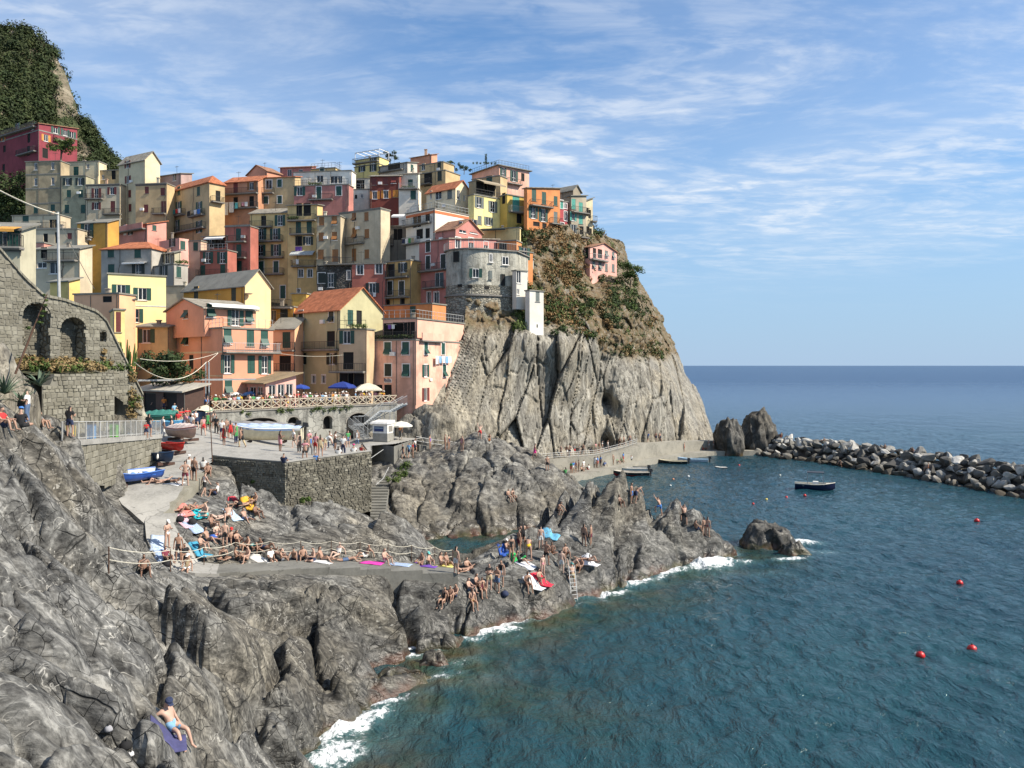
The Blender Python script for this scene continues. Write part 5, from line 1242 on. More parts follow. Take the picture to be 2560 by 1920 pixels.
h = H('mustard house with a slate roof and a blank sunlit peach gable', C['mustard'], 612, 100, 459, 677, 712, 850, 36, 'gs', 'F490,733,cd,1.05,1.9 F584,736,cd,1.05,2.1', rise=2.1, rmat=M['slate_roof'], age=.35)
root, fF, fS, at, lf, ls, z1 = h
gb = MB(); gb.add([at(-.012, 0, z1 - 9), at(-.012, ls, z1 - 9), at(-.012, ls, z1), at(-.012, ls / 2, z1 + 2.09), at(-.012, 0, z1)], [(0, 1, 2, 3, 4)]); part(gb, 'gable_render', plaster((.80, .58, .32), 'plaster', .2), root)
db = MB(); c = fS.p(.25, z1 - 1.3, .5); db.lathe([(0.001, 0), (.25, .03), (.45, .12), (.5, .2)], 14, c); part(db, 'satellite_dish', M['metal'], root)
h = H('big pink harbour house with green shutters and a terrace along its sunny side', C['salmon'], 511, 88.5, 416, 640, 770, 830, 42, 'gf', 'F464,780,tg,1.15,1.6 S527,776,tg,1,1.6 S589,793,og,1,2 S623,790,tg,1,1.6', rise=1.3, rmat=TILE_GREY, age=.3, bury=.5)
awning(h, 'S', 520, 638, 757, 1.0, .25)
h = H('lower storeys of the big pink harbour house with a long white balcony', C['salmon'], 557, 87, 416, 683, 821, 1003, 42, 'flat', 'F465,842,tg,1.15,2 F478,905,xd,1.1,1.7 F520,990,xd,1.2,2.2 S569,838,tg,.95,2 S626,845,cg,.95,1.9 S661,846,tg,.95,1.9 S569,910,og,.8,2.1 S628,911,dg,.95,2.1 S662,912,og,.8,2.1 S571,965,tg,.9,1.7', 'S557,694,879,l', cornice=(('F', 880, .22, plain('cream_band', (.62, .46, .30), .8)), ('F', 940, .16, plain('cream_band', (.62, .46, .30), .8))), age=.3); roof_rail(h, 'FS')
H('small mustard house with an arched dark window', C['mustard'], 733, 105, 677, None, 768, 830, 8, 'flat', 'F710,783,cd,1.1,1.7 F679,790,wg,.7,1.6', 'F676,732,769,d')
H('yellow stair wall block under the pergola', (0.66, .42, .07), 766, 108, 729, None, 735, 775, 8, 'flat', '')
H('peach house with a slate lean-to roof and green doors', C['peach'], 735, 101, 678, None, 822, 985, 10, 'shed', 'F716,850,dg,1.1,2.1 F713,912,xd,1.6,2.4', 'F678,738,875 F678,738,928', rise=1.4, rmat=M['slate_roof'], age=.4)
h = H('olive green house with an orange tiled roof and sunny gable', C['green'], 850, 99, 733, 957, 773, 990, 40, 'gs', 'F752,791,tds,1.05,1.6 F828,790,tds,1.05,1.6 F753,849,dgs,1.05,2.1 F827,847,xd,1.7,2 F754,897,od,1.1,1.5 F830,897,od,1.1,1.5 F754,955,wds,1,2.5 F784,948,wds,.8,1.1 F809,948,wds,.8,1.1 S876,793,cg,.9,2 S898,793,xd,.9,2.2', 'F733,850,875', rise=3.0, rmat=TILE, age=.35)
h = H('beige wing of the olive house with a roof terrace and a dark ground floor', (0.50, .38, .25), 915, 97.5, 848, None, 824, 985, 12, 'flat', 'F867,843,og,1,1.65 F871,902,xd,1.4,2.2 F858,950,xd,1.9,2 F890,950,xd,2.2,2', 'F828,914,928,d'); roof_rail(h, 'F', 'rail_dark')
h = H('peach house at the cliff foot with green shutters and peeling render', C['peach2'], 1039, 98.5, 905, 1160, 851, 1013, 22, 'flat', 'F925,873,cds,.95,1.65 F969,871,tgs,1,1.65 F1014,871,tgs,1,1.65 F926,926,cds,.95,1.6 F970,925,cds,1,1.6 F1015,926,tgs,1,1.6 F927,979,xr,.9,1.9 F946,979,xr,1.2,1.8 F970,982,xd,1.1,2.1 S1065,871,tgs,1,1.6 S1108,872,cgs,1,1.6 S1064,927,ogs,.9,1.6 S1111,927,tgs,1,1.7 S1064,986,or,.95,1.7', age=.9, eave=.1, bury=2.0)
H('upper storey of the peach cliff house with a planted loggia', C['peach2'], 1042, 99.5, 958, 1160, 797, 851, 22, 'flat', 'F975,828,xd,3,2.1 F1003,826,xd,2.6,2.1 F1028,826,xd,1.1,2.2', 'F905,1040,850,d S1042,1096,850,s', age=.4, bury=.5, eave=.15)
H('orange rooftop rooms with a green door above the peach cliff house', C['orange'], 1080, 107, 960, 1115, 760, 798, 30, 'flat', 'F1032,783,dg,1,2', bury=.5)
h = HOUSES['upper storey of the peach cliff house with a planted loggia']; roof_rail(h, 'FS')
# --- lower left corner
H('grey-green house with an orange awning at the left edge above the stone wall', (0.40, .40, .32), 50, 64, -60, None, 575, 640, -8, 'shed', 'F20,600,og,.9,1.4 F45,600,cg,.9,1.8', 'F-10,60,618,d', rise=.9)
awning(HOUSES['grey-green house with an orange awning at the left edge above the stone wall'], 'F', 5, 55, 566, 1.4, .4, cloth((.55, .27, .05)))
H('peach flat roofed house with a stair behind the stone wall', C['peach'], 297, 88, 185, None, 735, 850, 12, 'flat', 'F268,748,xd,1.2,.7', age=.3)
H('narrow yellow house at the end of the stone wall', (0.80, .62, .25), 286, 84, 262, 312, 775, 900, 58, 'flat', 'S296,805,cr,.5,2.2')
H('slim orange house between yellow ones with a green door', C['salmon'], 312, 90, 300, 330, 757, 930, 60, 'shed', 'S318,793,cg,.8,2.4', rise=.4)
H('mustard house with a tall white French window on the left', C['mustard'], 268, 130, 193, None, 556, 640, 12, 'shed', 'F218,577,og,1.2,2.4 F217,611,wg,.8,1', 'F198,233,594', rise=1.0)
H('cream house with arched ground floor doors', C['beige'], 193, 128, 70, None, 573, 650, 6, 'flat', 'F114,596,xd,.8,1.6 F143,594,xd,.8,1.8 F174,590,cr,.8,1')
H('beige house with an upper gallery above the arched doors', C['beige'], 150, 138, 30, None, 538, 590, 6, 'flat', 'F64,545,cg,1.2,1.2 F130,560,xd,1,1.6 F138,560,xd,.9,1.6', 'F100,195,572')
H('pink sliver house beside the stone wall at the left', C['pink'], 110, 108, 62, None, 608, 690, 6, 'flat', 'F77,623,xd,.8,1.2')
H('beige house with green doors behind the leaning lamp post', C['beige'], 198, 106, 86, None, 622, 740, 6, 'shed', 'F110,632,xd F137,670,wd,1.6,1.6 F105,663,wd,1.4,.8', 'F116,196,652', rise=.8)
H('yellow house low behind the stone wall with a slanting white roof', (0.66, .50, .16), 172, 98, 125, 200, 703, 800, 20, 'shed', '', rise=.5)
# --- the hillside they stand on
def hill_h(x, y):
 z = 11.0 + np.maximum(y - 101, 0) * 0.42 + np.maximum(-x - 70, 0) * 0.10
 return z + .6 * fbm(x * .15, y * .15, 0, 4, 121)
xs = np.arange(-170, -24, 1.0); ys = np.arange(104, 240, 1.0); X, Y = np.meshgrid(xs, ys); Z = hill_h(X.ravel(), Y.ravel())
hm, _ = grid_mesh('village_slope', np.stack([X.ravel(), Y.ravel(), Z], 1), len(xs), len(ys))
tag(link('village_slope', hm, None, M['soil']), 'earth slope under the village houses', None, None, 'structure')
rh = random.Random(77)
for hh in list(HOUSES.values()):
 root, fF, fS, at, lf, ls, z1 = hh; r_ = rh.random()
 if r_ < .45 and lf > 3: chimney(hh, rh.uniform(.15, .85), rh.uniform(.3, .8), rh.uniform(.5, 1.5), rh.uniform(.3, .45), rh.choice(((.45, .3, .22), (.5, .47, .4), (.3, .27, .24))))
 if r_ > .55 and lf > 3:
  a_, b_ = lf * rh.uniform(.1, .9), ls * rh.uniform(.2, .8); mb = MB(); mb.bar(at(a_, b_, z1 - .2), at(a_, b_, z1 + 2.3), .045); mb.bar(at(a_ - .5, b_, z1 + 2.1), at(a_ + .5, b_, z1 + 2.1), .03)
  for k in range(4): mb.bar(at(a_ - .4 + k * .25, b_ - .25, z1 + 2.12), at(a_ - .4 + k * .25, b_ + .25, z1 + 2.12), .02)
  part(mb, 'antenna', M['rail_dark'], root)
 if lf > 4 and fF.z1 - fF.z0 > 8:
  for k in range(rh.randrange(1, 3)): a_ = lf * rh.choice((.04, .35, .62, .96)); part(MB().tube([fF.p(a_, z1 - .1, .05), fF.p(a_, z1 - 2.5, .05), fF.p(a_ + rh.choice((0, .25)), z1 - 3, .05), fF.p(a_, fF.z0, .05)], .035, 5), 'downpipe', M['gutter'], root)
  if rh.random() < .6: a_, z_ = lf * rh.uniform(.1, .85), z1 - rh.uniform(1.5, 5.5); mb = MB(); fF.slab(mb, a_, a_ + .75, z_, z_ + .5, .03, .33); part(mb, 'air_conditioner', M['white'], root)
for hh in HOUSES.values():
 if '_mat' in hh[0]: del hh[0]['_mat']
# ------------------------------------------------------------------ masonry laid stone by stone
def stone_course_wall(root, pf, s0, s1, top, bot, hcourse, lrange, skip, mat, n_parts=300, name='stone', proud=0.07, seed=1, parent=None, irregular=0.3):
 """pf(s, z, out) -> world point; top/bot are functions of s; skip(s, z) leaves openings"""
 rnd = random.Random(seed); st = []
 zmin = min(bot(s0 + (s1 - s0) * k / 20) for k in range(21)); zmax = max(top(s0 + (s1 - s0) * k / 20) for k in range(21))
 z = zmin
 while z < zmax:
  hc = hcourse * rnd.uniform(.65, 1.35); s = s0 - rnd.random() * lrange[1]
  while s < s1:
   l = rnd.uniform(*lrange); cs, cz = s + l / 2, z + hc / 2
   if s + l > s0 and s < s1 and bot(cs) < cz and z + hc < min(top(s), top(s + l)) + .04 and not skip(cs, cz):
    g = min(.012, l * .05); j = irregular * hc * .5; o = proud * rnd.uniform(.3, 1.3)
    r = lambda: rnd.uniform(-j, j) * .6
    a0, a1, b0, b1 = max(s, s0) + g, min(s + l, s1) - g, z + g, z + hc - g
    if a1 - a0 > .06:
     q = [(a0 + abs(r()), b0 + r()), (a1 - abs(r()), b0 + r()), (a1 - abs(r()), b1 + r()), (a0 + abs(r()), b1 + r())]
     st.append((q, o, l * hc))
   s += l
  z += hc
 order = sorted(range(len(st)), key=lambda i: -st[i][2])
 big = set(order[:n_parts]); rest = MB()
 for i, (q, o, _) in enumerate(st):
  mb = MB() if i in big else rest
  c = (sum(p[0] for p in q) / 4, sum(p[1] for p in q) / 4); k = .80
  back = [pf(a, b, -.03) for a, b in q]; mid_ = [pf(a, b, o * .55) for a, b in q]
  fr = [pf(c[0] + (a - c[0]) * k, c[1] + (b - c[1]) * k, o) for a, b in q]
  mb.add(back + mid_ + fr, [(8, 9, 10, 11)] + [(m * 4 + n, m * 4 + (n + 1) % 4, m * 4 + 4 + (n + 1) % 4, m * 4 + 4 + n) for m in (0, 1) for n in range(4)])
  if i in big: part(mb, name, mat, root, parent)
 if rest.v: tag(part(rest, name + '_courses', mat, root, parent), None, None, None, 'stuff')
 return len(st)
def plane_map(A, B, lean=0.0):
 A, B = Vector((A[0], A[1], 0)), Vector((B[0], B[1], 0)); d = (B - A); L = d.length; d.normalize(); n = Vector((d.y, -d.x, 0))
 def pf(s, z, out=0.0):
  p = A + d * s + n * (out - lean * z); return Vector((p.x, p.y, z))
 def sz(u, v):
  k = (u - 1280) / F_PX; z = 15.0
  for _ in range(6):
   o = A - n * (lean * z); s = (k * o.y - o.x) / (d.x - k * d.y); y = o.y + d.y * s; z = CAM_Z + (HOR - v) / F_PX * y
  return s, z
 return pf, sz, L
def interp(pts):
 xs_, ys_ = zip(*sorted(pts)); return lambda s: float(np.interp(s, xs_, ys_))
def arch_fill(pf, s0, s1, zs, zt, n=10, d=-.02, depth=.5):
 """spandrels that turn a square-headed opening into an arch springing at zs, crown at zt, plus the soffit"""
 mb = MB(); c = (s0 + s1) / 2; w = (s1 - s0) / 2
 arc = [(c - w * math.cos(math.pi * k / n), zs + (zt - zs) * math.sin(math.pi * k / n)) for k in range(n + 1)]
 for (a, b), (a2, b2) in zip(arc[:-1], arc[1:]):
  mb.add([pf(a, b, d), pf(a2, b2, d), pf(a2, zt + .01, d), pf(a, zt + .01, d)], [(0, 1, 2, 3)])
  mb.add([pf(a, b, d), pf(a2, b2, d), pf(a2, b2, -depth), pf(a, b, -depth)], [(3, 2, 1, 0)])
 return mb
# ---- high stone wall on the left, with niches
A, B = P(-70, 900, 46.8), P(356, 900, 57.2)
pf, sz, L = plane_map(A, B, 0.0)
gw = empty('stone_wall', pf(L * .5, 13.5), 0, 'high leaning retaining wall of squared stone with two tall arched niches', 'wall')
top = interp([sz(*q) for q in ((-70, 545), (0, 622), (60, 692), (110, 738), (160, 748), (200, 762), (240, 776), (265, 800), (290, 852), (310, 892), (335, 942), (356, 985))])
bot = interp([sz(*q) for q in ((-70, 1010), (60, 1010), (130, 985), (280, 985), (356, 1040))])
niches = []
for (u0, u1, vt, vspr, vb) in ((55, 126, 753, 790, 960), (150, 214, 791, 822, 925), (248, 268, 826, 840, 856)):
 (sa, zt), (sb, _) = sz(u0, vt), sz(u1, vt); _, zsp = sz((u0 + u1) / 2, vspr); _, zb_ = sz((u0 + u1) / 2, vb)
 niches.append((sa, sb, zsp, zt, zb_))
def in_niche(s, z):
 for (a, b, zs_, zt, zb_) in niches:
  if a < s < b and zb_ < z:
   c, w = (a + b) / 2, (b - a) / 2
   if z < zs_ or ((s - c) / w) ** 2 + ((z - zs_) / (zt - zs_)) ** 2 < 1: return True
 return False
def body(pf, s0, s1, top, bot, holes, thick, ns=46, nz=40):
 mb = MB(); idx = {}
 for i in range(ns):
  for j in range(nz):
   sa, sb = s0 + (s1 - s0) * i / ns, s0 + (s1 - s0) * (i + 1) / ns
   q = [(sa, bot(sa) + (top(sa) - bot(sa)) * j / nz), (sb, bot(sb) + (top(sb) - bot(sb)) * j / nz), (sb, bot(sb) + (top(sb) - bot(sb)) * (j + 1) / nz), (sa, bot(sa) + (top(sa) - bot(sa)) * (j + 1) / nz)]
   cs, cz = (sa + sb) / 2, sum(p[1] for p in q) / 4
   if holes(cs, cz): continue
   mb.add([pf(a, z, 0) for a, z in q], [(0, 1, 2, 3)])
 for i in range(ns):
  sa, sb = s0 + (s1 - s0) * i / ns, s0 + (s1 - s0) * (i + 1) / ns
  mb.add([pf(sa, top(sa), .05), pf(sb, top(sb), .05), pf(sb, top(sb), -thick), pf(sa, top(sa), -thick)], [(0, 1, 2, 3)])
  mb.add([pf(sa, bot(sa), -thick), pf(sb, bot(sb), -thick), pf(sb, top(sb), -thick), pf(sa, top(sa), -thick)], [(3, 2, 1, 0)])
 mb.add([pf(s1, bot(s1), 0), pf(s1, bot(s1), -thick), pf(s1, top(s1), -thick), pf(s1, top(s1), 0)], [(0, 1, 2, 3)])
 return mb
part(body(pf, 0, L, top, bot, in_niche, 3.0, 90, 70), 'core', M['mortar'], gw)
for k in range(40):
 s_a, s_b = L * k / 40 + .01, L * (k + 1) / 40 - .01; part(MB().hexa([pf(s_a, top(s_a) - .12, .13), pf(s_b, top(s_b) - .12, .13), pf(s_b, top(s_b) - .12, -.5), pf(s_a, top(s_a) - .12, -.5)], [pf(s_a, top(s_a) + .06, .12), pf(s_b, top(s_b) + .06, .12), pf(s_b, top(s_b) + .06, -.5), pf(s_a, top(s_a) + .06, -.5)]), 'coping_stone', M['stone'], gw)
stone_course_wall(gw, pf, 0, L, top, bot, .245, (.22, .52), in_niche, M['stone'], 300, proud=.04, seed=3, irregular=.6)
for (a, b, zs_, zt, zb_) in niches:
 mb = MB(); dp = -1.1 if b - a > 1 else -.7
 mb.add([pf(a, zb_, dp), pf(b, zb_, dp), pf(b, zt, dp), pf(a, zt, dp)], [(0, 1, 2, 3)])
 mb.add([pf(a, zb_, 0), pf(a, zb_, dp), pf(a, zs_, dp), pf(a, zs_, 0)], [(0, 1, 2, 3)]); mb.add([pf(b, zb_, dp), pf(b, zb_, 0), pf(b, zs_, 0), pf(b, zs_, dp)], [(0, 1, 2, 3)])
 mb.add([pf(a, zb_, 0), pf(b, zb_, 0), pf(b, zb_, dp), pf(a, zb_, dp)], [(0, 1, 2, 3)])
 nb = part(mb, 'niche', M['rubble'], gw); part(arch_fill(pf, a, b, zs_, zt, 12, .0, -dp), 'arch', M['rubble'], gw)
 if b - a > 1:
  c_, w_ = (a + b) / 2, (b - a) / 2
  for k in range(13):
   t0, t1 = math.pi * (k + .06) / 13, math.pi * (k + .94) / 13; q_ = [(c_ - w_ * f_ * math.cos(t), zs_ + (zt - zs_ + (f_ - 1) * w_) * math.sin(t)) for f_ in (1.0, 1.22) for t in (t0, t1)]
   part(MB().hexa([pf(*q_[0], -.02), pf(*q_[1], -.02), pf(*q_[1], .09), pf(*q_[0], .09)], [pf(*q_[2], -.02), pf(*q_[3], -.02), pf(*q_[3], .09), pf(*q_[2], .09)]), 'voussoir', M['stone'], gw)
 if b - a > 1: stone_course_wall(gw, lambda s, z, o=0, dp=dp: pf(s, z, o + dp), a, b, lambda s: zt, lambda s: zb_, .22, (.25, .6), lambda s, z, a=a, b=b, zs_=zs_, zt=zt: ((s - (a + b) / 2) / ((b - a) / 2)) ** 2 + (max(0, z - zs_) / (zt - zs_)) ** 2 > 1 if z > zs_ else False, M['stone_dark'], 0, 'stone', .05, 8)
# ---- lower garden wall of squared blocks
A, B = P(105, 1000, 47), P(286, 1000, 52)
pf2, sz2, L2 = plane_map(A, B)
lw = empty('garden_wall', pf2(L2 / 2, 13.2), 0, 'low retaining wall of squared pale blocks below the arched niches', 'wall')
zt2 = sz2(250, 934)[1]; zb2 = 12.6
part(body(pf2, 0, L2, lambda s: zt2 if s > L2 * .12 else zt2 - .6, lambda s: zb2, lambda s, z: False, 1.2, 20, 8), 'core', M['mortar'], lw)
stone_course_wall(lw, pf2, 0, L2, lambda s: zt2 if s > L2 * .12 else zt2 - .6, lambda s: zb2, .30, (.26, .5), lambda s, z: False, M['stone'], 200, seed=5, irregular=.45)
bank = MB();
for i in range(12):
 a0, a1 = L2 * i / 12 - .5, L2 * (i + 1) / 12 - .5
 bank.add([pf2(a0, zt2 - .05, -.2), pf2(a1, zt2 - .05, -.2), pf2(a1 + .5, zt2 + .9, -5.5), pf2(a0 + .5, zt2 + .9, -5.5)], [(0, 1, 2, 3)])
tag(bank.build('bank_soil', M['soil']), 'earth bank with dry plants between the two stone walls', None, None, 'structure')
q = P(318, 1010, 61.5); tag(lump('rock_outcrop', (q.x, q.y, 12.2), 1.3, 1.3, 3.0, 61, M['cliff'], n=48, sub=.5), 'tan rock knob at the corner of the retaining wall', 'rock')
q = P(40, 960, 42); tag(lump('rock_outcrop', (q.x - 1.2, q.y, 13.5), 1.7, 1.8, 4.3, 64, M['cliff'], n=48, sub=.8), 'pale rock bulging at the left edge under the high wall', 'rock')
# ---- landing with railing above the slip
A, B = P(158, 1080, 43), P(402, 1090, 60)
pf3, sz3, L3 = plane_map(A, B)
rw = empty('slip_wall', pf3(L3 / 2, 10.5), 0, 'stone wall beside the boat slip below the railed landing', 'wall')
ztop = interp([(0, 12.75), (L3, 11.6)]); zbot = interp([(0, 10.4), (L3 * .4, 9.2), (L3, 9.6)])
part(body(pf3, 0, L3, ztop, zbot, lambda s, z: False, 1.0, 30, 8), 'core', M['mortar'], rw)
stone_course_wall(rw, pf3, 0, L3, ztop, zbot, .34, (.3, .8), lambda s, z: False, M['stone'], 200, seed=9)
lb = MB()
for i in range(14):
 s_a, s_b = L3 * i / 14, L3 * (i + 1) / 14
 lb.hexa([pf3(s_a, ztop(s_a) - .3, .12), pf3(s_b, ztop(s_b) - .3, .12), pf3(s_b, ztop(s_b) - .3, -6), pf3(s_a, ztop(s_a) - .3, -6)], [pf3(s_a, ztop(s_a) + .02, .12), pf3(s_b, ztop(s_b) + .02, .12), pf3(s_b, ztop(s_b) + .02, -6), pf3(s_a, ztop(s_a) + .02, -6)])
tag(lb.build('landing', M['concrete']), 'concrete landing behind the railing over the slip', None, None, 'structure')
rl = empty('railing', pf3(L3 / 2, 12), 0, 'light grey railing of the landing above the boats', 'railing')
mb = MB(); nn = 16
for i in range(nn + 1):
 s = L3 * i / nn; p = pf3(s, ztop(s) + .03, -.05); part(MB().bar(p, p + Vector((0, 0, 1.05)), .06), 'post', M['rail_light'], rl)
for i in range(int(L3 / .14)):
 s = i * .14; p = pf3(s, ztop(s) + .15, -.05); mb.bar(p, p + Vector((0, 0, .85)), .018)
part(mb, 'balusters', M['rail_light'], rl)
part(MB().bar(pf3(0, ztop(0) + 1.08, -.05), pf3(L3, ztop(L3) + 1.08, -.05), .06, .05), 'top_rail', M['rail_light'], rl)
part(MB().bar(pf3(0, ztop(0) + .14, -.05), pf3(L3, ztop(L3) + .14, -.05), .04), 'bottom_rail', M['rail_light'], rl)
for k, (f_, c_, n_) in enumerate(((.13, (.62, .45, .04), 'yellow'), (.3, (.08, .25, .5), 'blue'), (.52, (.12, .42, .06), 'green'))):
 s = L3 * f_; p = pf3(s, ztop(s) + .02, -.5); mb = MB(); mb.box(p.x - .2, p.y - .2, p.z, p.x + .2, p.y + .2, p.z + .9)
 bn = empty('litter_bin', p, 0, n_ + ' recycling bin behind the landing railing', 'bin'); part(mb, 'body', plain(n_ + '_bin', c_, .5), bn)
 part(MB().box(p.x - .22, p.y - .22, p.z + .902, p.x + .22, p.y + .22, p.z + 1.0), 'lid', M['rail_dark'], bn)
# ---- pier with dry-stone faces
Cn = P(716, 1160, 57.7); Ln = P(531, 1168, 60.3); Rn = P(928, 1130, 65.6)
pier = empty('stone_pier', (Cn.x, Cn.y, 6), 0, 'dry-stone pier wall holding up the harbour square', 'wall')
for (a, b, sd, mt, npart) in ((Ln, Cn, 21, M['stone_dark'], 110), (Cn, Rn, 22, M['stone_dark'], 190)):
 pfp, szp, Lp = plane_map(a, b)
 tp = lambda s, a=a, b=b, Lp=Lp: plaza_f(np.array([a.x + (b.x - a.x) * s / Lp]), np.array([a.y + (b.y - a.y) * s / Lp]))[0] + .22
 bt = lambda s: 4.6
 part(body(pfp, 0, Lp, tp, bt, lambda s, z: False, 1.0, 14, 4), 'core', M['mortar'], pier)
 stone_course_wall(pier, pfp, 0, Lp, tp, bt, .155, (.16, .55), lambda s, z: False, mt, npart, seed=sd, proud=.10, irregular=.5)
 cp = MB()
 for i in range(10):
  s_a, s_b = Lp * i / 10, Lp * (i + 1) / 10
  cp.hexa([pfp(s_a, tp(s_a) + .01, .05), pfp(s_b, tp(s_b) + .01, .05), pfp(s_b, tp(s_b) + .01, -.45), pfp(s_a, tp(s_a) + .01, -.45)], [pfp(s_a, tp(s_a) + .10, .05), pfp(s_b, tp(s_b) + .10, .05), pfp(s_b, tp(s_b) + .10, -.45), pfp(s_a, tp(s_a) + .10, -.45)])
 part(cp, 'coping', M['concrete'], pier)
# ---- quay block under the kiosk, with stair in its shade
qa, qb, qc = P(905, 1100, 90), P(985, 1100, 85.5), P(1050, 1095, 97)
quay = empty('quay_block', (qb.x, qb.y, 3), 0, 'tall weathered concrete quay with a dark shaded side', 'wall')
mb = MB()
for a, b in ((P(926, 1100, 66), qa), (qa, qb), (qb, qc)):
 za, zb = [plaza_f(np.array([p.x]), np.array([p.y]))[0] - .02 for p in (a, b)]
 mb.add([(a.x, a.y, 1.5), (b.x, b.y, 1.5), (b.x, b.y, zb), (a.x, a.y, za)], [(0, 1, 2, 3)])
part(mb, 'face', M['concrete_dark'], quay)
mb = MB()
for i in range(16):
 c = P(938 + i * 1.2, 1290 - i * 7.2, 72 + i * .75); mb.box(c.x - 1.0, c.y - .2, c.z - .6, c.x + .9, c.y + .6, c.z)
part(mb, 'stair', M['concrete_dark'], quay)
mb = MB(); mb.tube([P(940, 1212, 74), P(958, 1196, 77), P(972, 1168, 80)], .035, 5); mb.tube([P(926, 1146, 70), P(958, 1124, 80)], .035, 5); part(mb, 'handrail', M['rail_light'], quay)
lt = bpy.data.curves.new('writing', 'FONT'); lt.body = 'DIVIETO\nDI ACCESSO'; lt.size = .62; lt.extrude = .004; lt.align_x = 'LEFT'
lo = bpy.data.objects.new('writing', lt); COL.objects.link(lo); bpy.context.view_layer.update()
lme = bpy.data.meshes.new_from_object(lo.evaluated_get(bpy.context.evaluated_depsgraph_get())); bpy.data.objects.remove(lo); lme.materials.clear(); lme.materials.append(plain('faded_yellow', (.30, .24, .03), .9))
d = (qb - qa); lo = link('warning_writing', lme, quay); lo.location = Vector(P(930, 1165, 88.2)) + Vector((-.05, -.12, 0)) - quay.location; lo.rotation_euler = (R(90), 0, math.atan2(d.y, d.x))
# ---- terrace: wall with arches, paving, timber fence
TA, TB = P(528, 1030, 81), P(992, 1010, 97.6)
pft, szt, LT = plane_map(TA, TB)
tw = empty('terrace_wall', pft(LT / 2, 8), 0, 'stained old terrace wall with two arched doors and two low arches', 'wall')
zT = 12.0
ops = []
for (u0, u1, vt, vs, vb) in ((604, 692, 1047, 1060, 1120), (720, 747, 1043, 1053, 1080), (808, 831, 1040, 1051, 1074), (866, 925, 1034, 1058, 1120)):
 (a, z_t), (b, _) = szt(u0, vt), szt(u1, vt); zs_ = szt(u0, vs)[1]; zb_ = szt(u0, vb)[1]; ops.append((a, b, zs_, z_t, zb_))
fT = Face(Vector((TA.x, TA.y, 0)), (Vector((TB.x, TB.y, 0)) - Vector((TA.x, TA.y, 0))).normalized(), None, LT, 5.5, zT)
fT.n = Vector((fT.t.y, -fT.t.x, 0))
mb = MB(); wall_face(mb, fT, [(a, b, max(zb_, 5.6), z_t) for (a, b, zs_, z_t, zb_) in ops], .6)
part(mb, 'wall', M['terrace_wall'], tw)
for (a, b, zs_, z_t, zb_) in ops:
 part(arch_fill(pft, a, b, zs_, z_t, 10, 0, .6), 'arch', M['terrace_wall'], tw)
 mb = MB(); c, w = (a + b) / 2, (b - a) / 2 + .18; n = 10
 o_ = [(c - w * math.cos(math.pi * k / n), zs_ + (z_t + .16 - zs_) * math.sin(math.pi * k / n)) for k in range(n + 1)]; i_ = [(c - (w - .18) * math.cos(math.pi * k / n), zs_ + (z_t - zs_) * math.sin(math.pi * k / n)) for k in range(n + 1)]
 for k in range(n): mb.hexa([pft(*i_[k], 0), pft(*i_[k + 1], 0), pft(*i_[k + 1], .06), pft(*i_[k], .06)], [pft(*o_[k], 0), pft(*o_[k + 1], 0), pft(*o_[k + 1], .06), pft(*o_[k], .06)])
 part(mb, 'arch_trim', M['slab'], tw)
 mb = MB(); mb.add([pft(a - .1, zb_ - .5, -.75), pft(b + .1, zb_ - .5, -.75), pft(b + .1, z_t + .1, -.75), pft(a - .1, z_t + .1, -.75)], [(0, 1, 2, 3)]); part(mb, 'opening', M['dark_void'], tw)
mb = MB(); fT.slab(mb, -1, LT, zT + .002, zT + .14, -.4, .12); part(mb, 'coping', M['slab'], tw)
tp = MB(); tp.hexa([pft(-14, zT - .3, -.3), pft(LT + 2, zT - .3, -.3), pft(LT + 4, zT - .3, -22), pft(-14, zT - .3, -22)], [pft(-14, zT + .003, -.3), pft(LT + 2, zT + .003, -.3), pft(LT + 4, zT + .003, -22), pft(-14, zT + .003, -22)])
tp_ob = tag(tp.build('terrace_paving', M['concrete']), 'paving of the crowded restaurant terrace', None, None, 'structure')
fen = empty('timber_fence', pft(LT / 2, zT), 0, 'pale timber fence with crossed braces along the terrace edge', 'fence')
pms = {}
npan = 21; zf = zT + .15
def fence_panel(a, b, f_of):
 p0, p1 = f_of(a), f_of(b); up = Vector((0, 0, 1))
 part(MB().bar(p0, p0 + up * 1.12, .14), 'post', M['timber'], fen)
 part(MB().bar(p0 + up * 1.0, p1 + up * 1.0, .07, .11), 'rail', M['timber'], fen); part(MB().bar(p0 + up * .12, p1 + up * .12, .07, .11), 'rail', M['timber'], fen)
 part(MB().bar(p0 + up * .15 , p1 + up * .96, .05, .09), 'brace', M['timber'], fen); off = Vector((fT.n.x, fT.n.y, 0)) * .055
 part(MB().bar(p0 + up * .96 + off, p1 + up * .15 + off, .05, .09), 'brace', M['timber'], fen)
for k in range(npan): fence_panel(LT * k / npan, LT * (k + 1) / npan, lambda s: pft(s, zf, -.05))
rampA, rampB = pft(0, zf, -.05), P(520, 1050, 83) + Vector((0, 0, -.2))
for k in range(3):
 fence_panel(k / 3, (k + 1) / 3, lambda t: rampA.lerp(P(505, 1042, 84), t))
